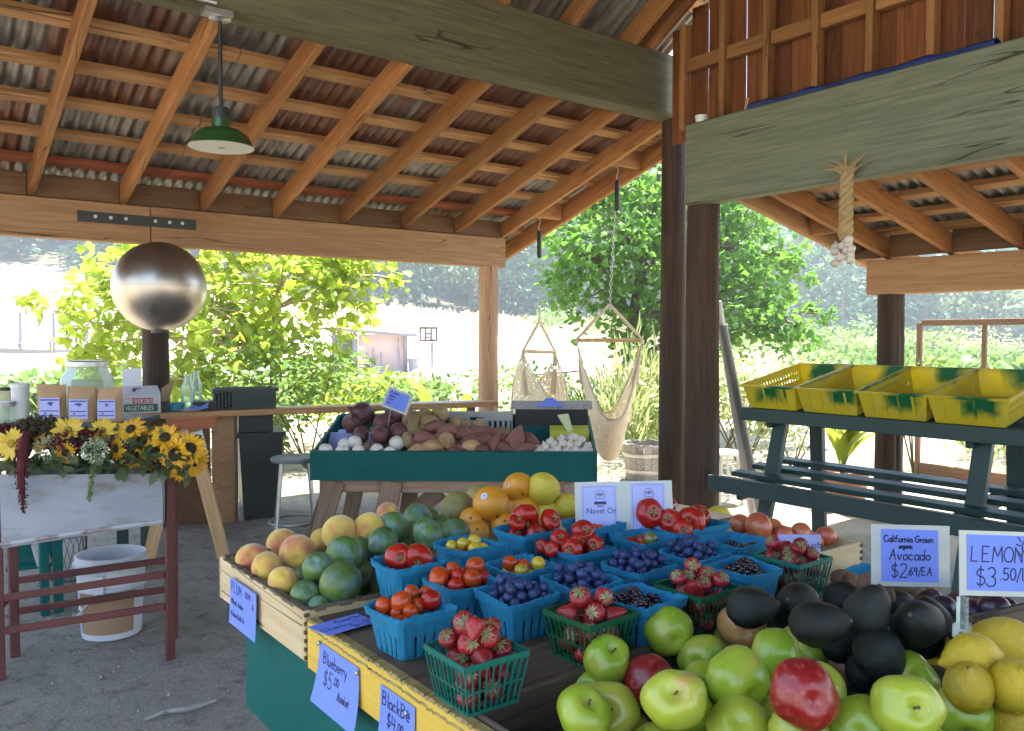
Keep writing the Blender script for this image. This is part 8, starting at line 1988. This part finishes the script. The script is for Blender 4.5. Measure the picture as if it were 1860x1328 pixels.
# ---- front bins: apples, lemons, avocados
bn = thing('apple_bin', 'shallow dark wooden bin heaped with apples and lemons', 'bin', (1.2, .3, TZ0))
BX0, BX1 = XT + .02, 1.62
member('back_board', (BX0 + .0, DY0 - .004, TZ0 + .048), (BX1, DY0 - .004, TZ0 + .048), .014, .092, deck_w, bn, up=(0, 0, 1))
member('side_board', (BX0 + .006, DY0 - .013, TZ0 + .045), (BX0 + .006, -.35, TZ0 + .045), .012, .085, deck_w, bn)
member('divider_board', (1.30, .56, TZ0 + .10), (1.62, .50, TZ0 + .10), .014, .19, deck_w, bn)
back_ = lambda: (facing(rng.uniform(-.8, .8), rng.uniform(-.5, .9), rng.uniform(0, 6)).to_matrix() @ Matrix.Rotation(math.pi, 3, 'X')).to_euler()
def A(x, y, rp, mo, lab, size=.041, rot=None): return (x, y, rp, mo, lab, size, rot if rot is not None else (back_() if rng.random() < .5 else Euler((rng.uniform(1.2, 2.6), rng.uniform(-.9, .9), rng.uniform(0, 6.28)))))
top = facing
AP = [A(1215, 1147, 44, 'apple_g', 'blushed green apple against the blackberry basket', .041, back_()), A(1100, 1203, 46, 'apple_g', 'green apple with a shadowed stem hollow beside the net basket', .040, top(.5, 1.2)), A(1180, 1238, 48, 'apple_r', 'red apple half hidden between green apples', .041, back_()), A(1225, 1272, 58, 'apple_y', 'large yellow green apple with its stem hollow facing out', .041, top(-.2, .75)),
      A(1072, 1262, 46, 'apple_g', 'green apple at the edge of the dark bin', .040, top(-.5, 1)), A(1106, 1290, 52, 'apple_y', 'green apple with a brown russet stem hollow', .041, top(-.1, .4)), A(1195, 1192, 40, 'apple_g', 'pale green apple behind the red one', .040), A(1274, 1196, 44, 'apple_g', 'shiny deep green apple in the middle of the heap', .040, back_()), A(1283, 1163, 36, 'apple_g', 'small green apple under the russet one'), A(1332, 1172, 42, 'apple_g', 'green apple lying on its side below the russet one'), A(1346, 1141, 44, 'apple_t', 'russet red apple beside the avocados', .042, back_()),
      A(1340, 1238, 56, 'apple_g', 'big smooth green apple in front of the middle', .042, back_()), A(1412, 1195, 51, 'apple_g', 'bright green apple with its star shaped blossom end facing out', .042, (top(-.05, -.05).to_matrix() @ Matrix.Rotation(math.pi, 3, 'X')).to_euler()), A(1462, 1182, 47, 'apple_g', 'green apple leaning behind the star ended one', .042), A(1461, 1262, 61, 'apple_r', 'bright red apple with its blossom end facing out', .041, (top(.0, .1).to_matrix() @ Matrix.Rotation(math.pi, 3, 'X')).to_euler()), A(1530, 1210, 38, 'apple_t', 'golden russet apple behind the bright red one', .038), A(1530, 1265, 30, 'apple_t', 'small brown russet apple squeezed by the bright red one', .034),
      A(1648, 1230, 51, 'apple_g', 'green apple behind the one with a deep stem hollow', .041), A(1640, 1287, 63, 'apple_y', 'blushed green apple with a deep russet stem hollow', .042, top(-.05, .35)), A(1570, 1326, 60, 'apple_g', 'green apple at the lower edge between red and blushed ones', .041, back_()), A(1748, 1292, 55, 'apple_g', 'green apple beside the lemons', .041, back_()), A(1342, 1320, 57, 'apple_y', 'pale creased apple low in the front of the bin', .041, back_()),
      A(1140, 1338, 46, 'apple_y', 'pale green apple low at the bin front', .040), A(990, 1322, 36, 'apple_t', 'tan apple low by the bin side', .036), A(1035, 1332, 44, 'apple_y', 'yellow green apple low by the bin side', .040), A(1470, 1150, 38, 'apple_r', 'dark red apple behind the leaning green one', .040), A(1440, 1335, 48, 'apple_g', 'green apple low under the bright red one', .041), A(1680, 1345, 50, 'apple_y', 'yellow green apple low at the front edge', .041)]
LM = [(1702, 1192, 31, 'lemon', 'slim lemon behind the two large ones', .029, Euler((.4, .5, .3))), (1765, 1197, 45, 'lemon', 'large lemon lying across the top of the lemon heap', .034, Euler((.2, 1.45, -YAW + .25))), (1758, 1258, 45, 'lemon', 'lemon showing its dark stem scar', .033, top(-.6, 1.6)), (1843, 1248, 47, 'lemon', 'round ended lemon facing out with a grey scar', .034, top(-.2, 1.0)), (1702, 1228, 33, 'lemon', 'lemon under the slim one', .029, Euler((1.2, .3, 0))), (1838, 1315, 46, 'lemon', 'lemon at the bottom corner of the heap', .034, Euler((1.4, .6, 0))), (1808, 1222, 28, 'lemon', 'small lemon tucked between the big ones', .028, Euler((.5, .2, 1))), (1900, 1280, 45, 'lemon', 'lemon at the outer side of the heap', .034, Euler((.5, .9, 1)))]
AV = [(1358, 1104, 37, 'avocado', 'dusky avocado between the strawberry basket and the russet apple', 0.0336, Euler((1.3, .2, -YAW + 1.2))), (1450, 1094, 36, 'avocado', 'grey black avocado against the blackberry basket', 0.0336, Euler((1.2, .3, -YAW - .9))), (1527, 1085, 30, 'avocado', 'dark avocado at the back of its heap', 0.0304, Euler((1.5, 0, -YAW + .8))), (1479, 1133, 45, 'avocado', 'large dark avocado lying in the front of its heap', 0.0352, Euler((1.4, .1, -YAW + 1.3))), (1572, 1118, 42, 'avocado', 'green black avocado standing in the middle of its heap', 0.0344, Euler((.3, .2, 0))), (1669, 1133, 44, 'avocado', 'big blue black avocado under the avocado card', 0.0360, Euler((1.0, .3, -YAW - 1.0))), (1622, 1098, 27, 'avocado', 'small avocado behind the two biggest', 0.0288, Euler((1.2, .4, .5))), (1600, 1192, 46, 'avocado', 'dark avocado deep in the shadow by the lemons', 0.0368, Euler((1.2, .4, 1.5))), (1515, 1165, 40, 'avocado', 'dark avocado low behind the golden russet apple', 0.0352, Euler((1.3, .4, .5))), (1640, 1215, 36, 'avocado', 'dark avocado low beside the slim lemon', 0.0344, Euler((1.3, .2, .2)))]
NM = {'apple_g': 'apple', 'apple_y': 'apple', 'apple_r': 'apple', 'apple_t': 'apple', 'lemon': 'lemon', 'avocado': 'avocado'}; CT = NM
p_ap = lay(AP + LM + AV, NM, CT, None)
DP_ = [(1690, 1092, 22, 'dplum', .025), (1712, 1106, 24, 'dplum', .026), (1768, 1114, 26, 'dplum', .027), (1806, 1107, 27, 'dplum', .027), (1847, 1128, 27, 'dplum', .027), (1740, 1098, 20, 'dplum', .025), (1790, 1095, 18, 'dplum', .025), (1830, 1105, 20, 'dplum', .025), (1875, 1120, 22, 'dplum', .026)]
p_dp = lay([(x, y, rp, mo, 'dark bloomy plum behind the lemons below the price cards', s_, None) for (x, y, rp, mo, s_) in DP_], {'dplum': 'dark_plum'}, 'plum', 'dark plums behind the lemons')
KW = [(1578, 1062, 20), (1605, 1080, 21), (1546, 1056, 18), (1526, 1050, 17), (1640, 1066, 18), (1625, 1055, 16), (1665, 1075, 17), (1560, 1075, 16), (1690, 1070, 14), (1600, 1052, 15)]
p_kw = lay([(x, y, rp, 'kiwi', 'small brown fruit heaped between plum crate and avocados', .021, None) for (x, y, rp) in KW], {'kiwi': 'brown_fruit'}, 'fruit', 'small brown fruit behind the avocados')
# big yellow melon-like citrus by the lemons
p = PD(1822, 1168, 1.22); fruit('yellow_melon', 'lemon', p, .037, 'long yellow fruit lying behind the dark divider board', 'fruit', None, Euler((.3, 1.5, -YAW - .15)), (1, 1, 1.15))
allp = p_ap + p_dp + p_kw
h1 = under(allp, ('apple_g', 'apple_y'), {'apple_g': 'apple', 'apple_y': 'apple'}, 'apple', 46, .039, BX0 + .02, 1.15, .05, DY0 - .015, TZ0 + .004, .92, 'green apple lower in the heaped bin', 'green apples lower in the bin', 11)
h2 = under(h1, 'avocado', 'avocado', 'avocado', 16, .040, 1.05, 1.55, .50, DY0 - .02, TZ0 + .004, .93, 'dark avocado lower in its heap', 'avocados lower in the heap', 12)
h3 = under(h2, 'lemon', 'lemon', 'lemon', 22, .034, .95, 1.55, .05, .52, TZ0 + .004, .92, 'lemon lower in the heap', 'lemons lower in the heap', 13)
h4 = under(h3, 'dplum', 'dark_plum', 'plum', 30, .026, 1.30, 1.75, .30, .75, TZ0 + .004, .93, 'dark plum lower in its heap', 'dark plums lower in the heap', 14)
h5 = under(h4, 'kiwi', 'brown_fruit', 'fruit', 30, .021, 1.45, 1.95, .60, DY0 - .02, TZ0 + .004, .92, 'small brown fruit lower in its heap', 'small brown fruit lower in the heap', 15)

# ---- plum and pluot crate at the back right
pcz = TZ0 + .002
ec0, ec1 = PX(1499, 1010, 1.95), PX(1565, 1010, 1.95)
pcx = [PZ(1360, 975, .93), PZ(1565, 975, .93)]
cc = PZ(1562, 1058, .80)
crate('wooden_crate', 'yellowish wooden crate of pluots behind the strawberries', 1.62, 1.955, 1.10, 1.42, TZ0 + .002, .10, crate_w)
PL_ = [(1345, 952, 18, .91), (1378, 960, 24, .915), (1405, 962, 20, .905), (1455, 968, 19, .90), (1425, 975, 19, .895), (1500, 974, 18, .89), (1372, 975, 14, .89), (1480, 985, 16, .88), (1440, 985, 18, .885), (1395, 985, 18, .885)]
lay([(x, y, rp, 'pluot', 'red and gold pluot in the crate behind the strawberries', z, None) for (x, y, rp, z) in PL_], {'pluot': 'pluot'}, 'pluot', 'pluots in the crate', zfix=True)

# ---- signs among the fruit
def clip_card(name, label, px, py, wpx, hpx, d, lines, seed, margin=(.012, .006, .03, .02), extra=None, roll=0.0, txt_w=.0021):
    sc = d / F; ax = (RT * math.cos(roll) - UP * math.sin(roll) + FW * .10).normalized(); ay = (V(0, 0, 1) + FW * .12).normalized(); w_, h_ = wpx * sc, hpx * sc
    t_, s_ = price_card(name, label, PD(px, py, d), ax, ay, w_, h_, lines, paper_b, txt_w, 0, seed, 0, extra)
    mb = MB(); l, tp, rt, bt = margin; s_.slab(mb, -l, -bt, w_ + rt, h_ + tp, -.0022, -.0004, 1); mb.build('holder', sleeve, t_); return t_, s_
sun = []
t_, s_ = clip_card('price_card', 'blue avocado price card in a milky holder over the avocados', 1601, 1056, 110, 94, 1.44, [('California Grown', .04, .76, .0112), ('organic', .30, .64, .0075), ('Avocado', .14, .42, .0180), ('$2', .16, .08, .024), ('.69/EA', .44, .13, .0135)], 21, (.018, .008, .022, .008), None, .045)
W2, H2 = 150 * 1.25 / F, 100 * 1.25 / F
rays = [[(W2 * .66, H2 * .98), (W2 * .70, H2 * .90)], [(W2 * .66, H2 * .72), (W2 * .71, H2 * .62)], [(W2 * .64, H2 * .85), (W2 * .69, H2 * .82)]] + [[(W2 * .80 + .011 * math.cos(a * .6), H2 * .80 + .011 * math.sin(a * .6)) for a in range(11)]]
t2_, s2_ = clip_card('price_card', 'blue lemon price card with a drawn sun over the dark plums', 1757, 1072, 150, 100, 1.25, [('LEMON', .04, .52, .0225), ('$3', .10, .08, .028), ('.50/lb', .42, .20, .0175)], 22, (.012, .006, .02, .008), rays, .05)
# clear clip stand under the lemon card
c = PD(1748, 1130, 1.2); cl_ = thing('card_clip', 'clear plastic clip stand holding up the price cards', 'clip', V(c.x, c.y, TZ0 + .1))
mb = MB(); mb.box(c + V(0, 0, .012), (.012, .012, .05)); mb.box(c + V(0, 0, -.012), (.022, .018, .02)); mb.box(c + V(0, 0, -.06), (.016, .016, .08)); mb.build('clip', glass_m, cl_)
# plum + pluot card
pp = PD(1412, 1012, 1.88); t_, s_ = price_card('price_card', 'lavender plum and pluot card half hidden by strawberries', pp, RT, V(0, 0, 1), .098, .052, [('Plum+Pluots', .05, .40, .0165)], paper_l, .0018, 0, 23)
# printed citrus card pair
cpx = PD(1046, 975, 1.98); ax = (RT + UP * .02).normalized(); sc = 1.98 / F
holder = thing('citrus_card', 'printed navel orange sign pair in one white holder', 'sign', cpx); s_ = Sheet(cpx, ax, V(0, 0, 1) + FW * .15)
mb = MB(); s_.slab(mb, 0, 0, 178 * sc, 98 * sc, 0, .002, 1); mb.build('holder', sleeve, holder)
navy = mat('navy_ink_print', (.03, .03, .12), None, 5, .6, rnd=0)
for (x0, y0, x1, y1, lab) in ((12, 4, 76, 92, 'left'), (102, 4, 164, 94, 'right')):
    mb = MB(); s_.slab(mb, x0 * sc, y0 * sc, x1 * sc, y1 * sc, .0022, .0028, 1); cd_ = mb.build('printed_card', paper_l, holder)
    mb = MB(); cxm = (x0 + x1) / 2 * sc + 2 * sc; cym = y1 * sc - 20 * sc
    lw2 = .0011
    oval = [(cxm + 8.5 * sc * math.cos(a * .3142 - .5), cym + 11 * sc * math.sin(a * .3142 - .5) * (1 if True else 1)) for a in range(0, 14)]
    s_.ink(mb, [oval], lw2, .0031); s_.ink(mb, [[(x0 * sc + 3 * sc, y0 * sc + 3 * sc), (x0 * sc + 3 * sc, y1 * sc - 3 * sc), (x1 * sc - 3 * sc, y1 * sc - 3 * sc), (x1 * sc - 3 * sc, y0 * sc + 3 * sc)]], .0006, .0031)
    for k_, hh in ((-4, 2.4), (0, 3.6), (4, 2.4)): mb.add([s_.p(cxm + k_ * sc + 1.5 * sc * math.cos(a * .785), cym + 3 * sc + hh * sc * math.sin(a * .785), .0031) for a in range(8)], [tuple(range(8))]); mb.add([s_.p(cxm + (k_ - .2) * sc, cym - 2 * sc, .0031), s_.p(cxm + (k_ + .2) * sc, cym - 2 * sc, .0031), s_.p(cxm + (k_ + .2) * sc, cym + 2 * sc, .0031), s_.p(cxm + (k_ - .2) * sc, cym + 2 * sc, .0031)], [(0, 1, 2, 3)])
    s_.ink(mb, [[(cxm - 7 * sc, cym - 6 * sc), (cxm - 3 * sc, cym - 3.5 * sc), (cxm, cym - 5 * sc), (cxm + 4 * sc, cym - 3.5 * sc), (cxm + 7 * sc, cym - 6 * sc)]], lw2, .0031)
    mb.add([s_.p(cxm - 11 * sc, cym - 15 * sc, .0031), s_.p(cxm + 11 * sc, cym - 15 * sc, .0031), s_.p(cxm + 11 * sc, cym - 9.5 * sc, .0031), s_.p(cxm - 11 * sc, cym - 9.5 * sc, .0031)], [(0, 1, 2, 3)]); mb.add([s_.p(cxm - 6 * sc, cym - 19 * sc, .0031), s_.p(cxm + 6 * sc, cym - 19 * sc, .0031), s_.p(cxm + 6 * sc, cym - 17.2 * sc, .0031), s_.p(cxm - 6 * sc, cym - 17.2 * sc, .0031)], [(0, 1, 2, 3)])
    mb.build('emblem', navy, cd_)
    put_text('Navel Or' if lab == 'left' else 'Or', 11.5 * sc * 1.25, navy, s_, (x0 + 8) * sc + (0 if lab == 'left' else 30 * sc), (y1 - 51) * sc, .0032, cd_)
mb = MB(); mb.tube([s_.p(180 * sc, 40 * sc, 0), s_.p(186 * sc, 48 * sc, 0), s_.p(182 * sc, 55 * sc, 0), s_.p(178 * sc, 50 * sc, 0)], .002, 6); mb.build('hook', sleeve, holder, True)
# ================================================================== haze over the far slope
hz = MB().box((30, 75, 27), (420, 360, 56)); o = hz.build('haze', None)
m = bpy.data.materials.new('haze_air'); m.use_nodes = True; t = m.node_tree; t.nodes.remove(t.nodes['Principled BSDF'])
pv_ = t.nodes.new('ShaderNodeVolumePrincipled'); pv_.inputs['Color'].default_value = (.80, .90, 1.0, 1); pv_.inputs['Density'].default_value = .0032; pv_.inputs['Anisotropy'].default_value = .35
t.links.new(pv_.outputs[0], t.nodes['Material Output'].inputs['Volume'])
o.data.materials.clear(); o.data.materials.append(m)
tag(o, 'thin blue summer haze over the distant slope and woods', 'haze', kind='stuff')
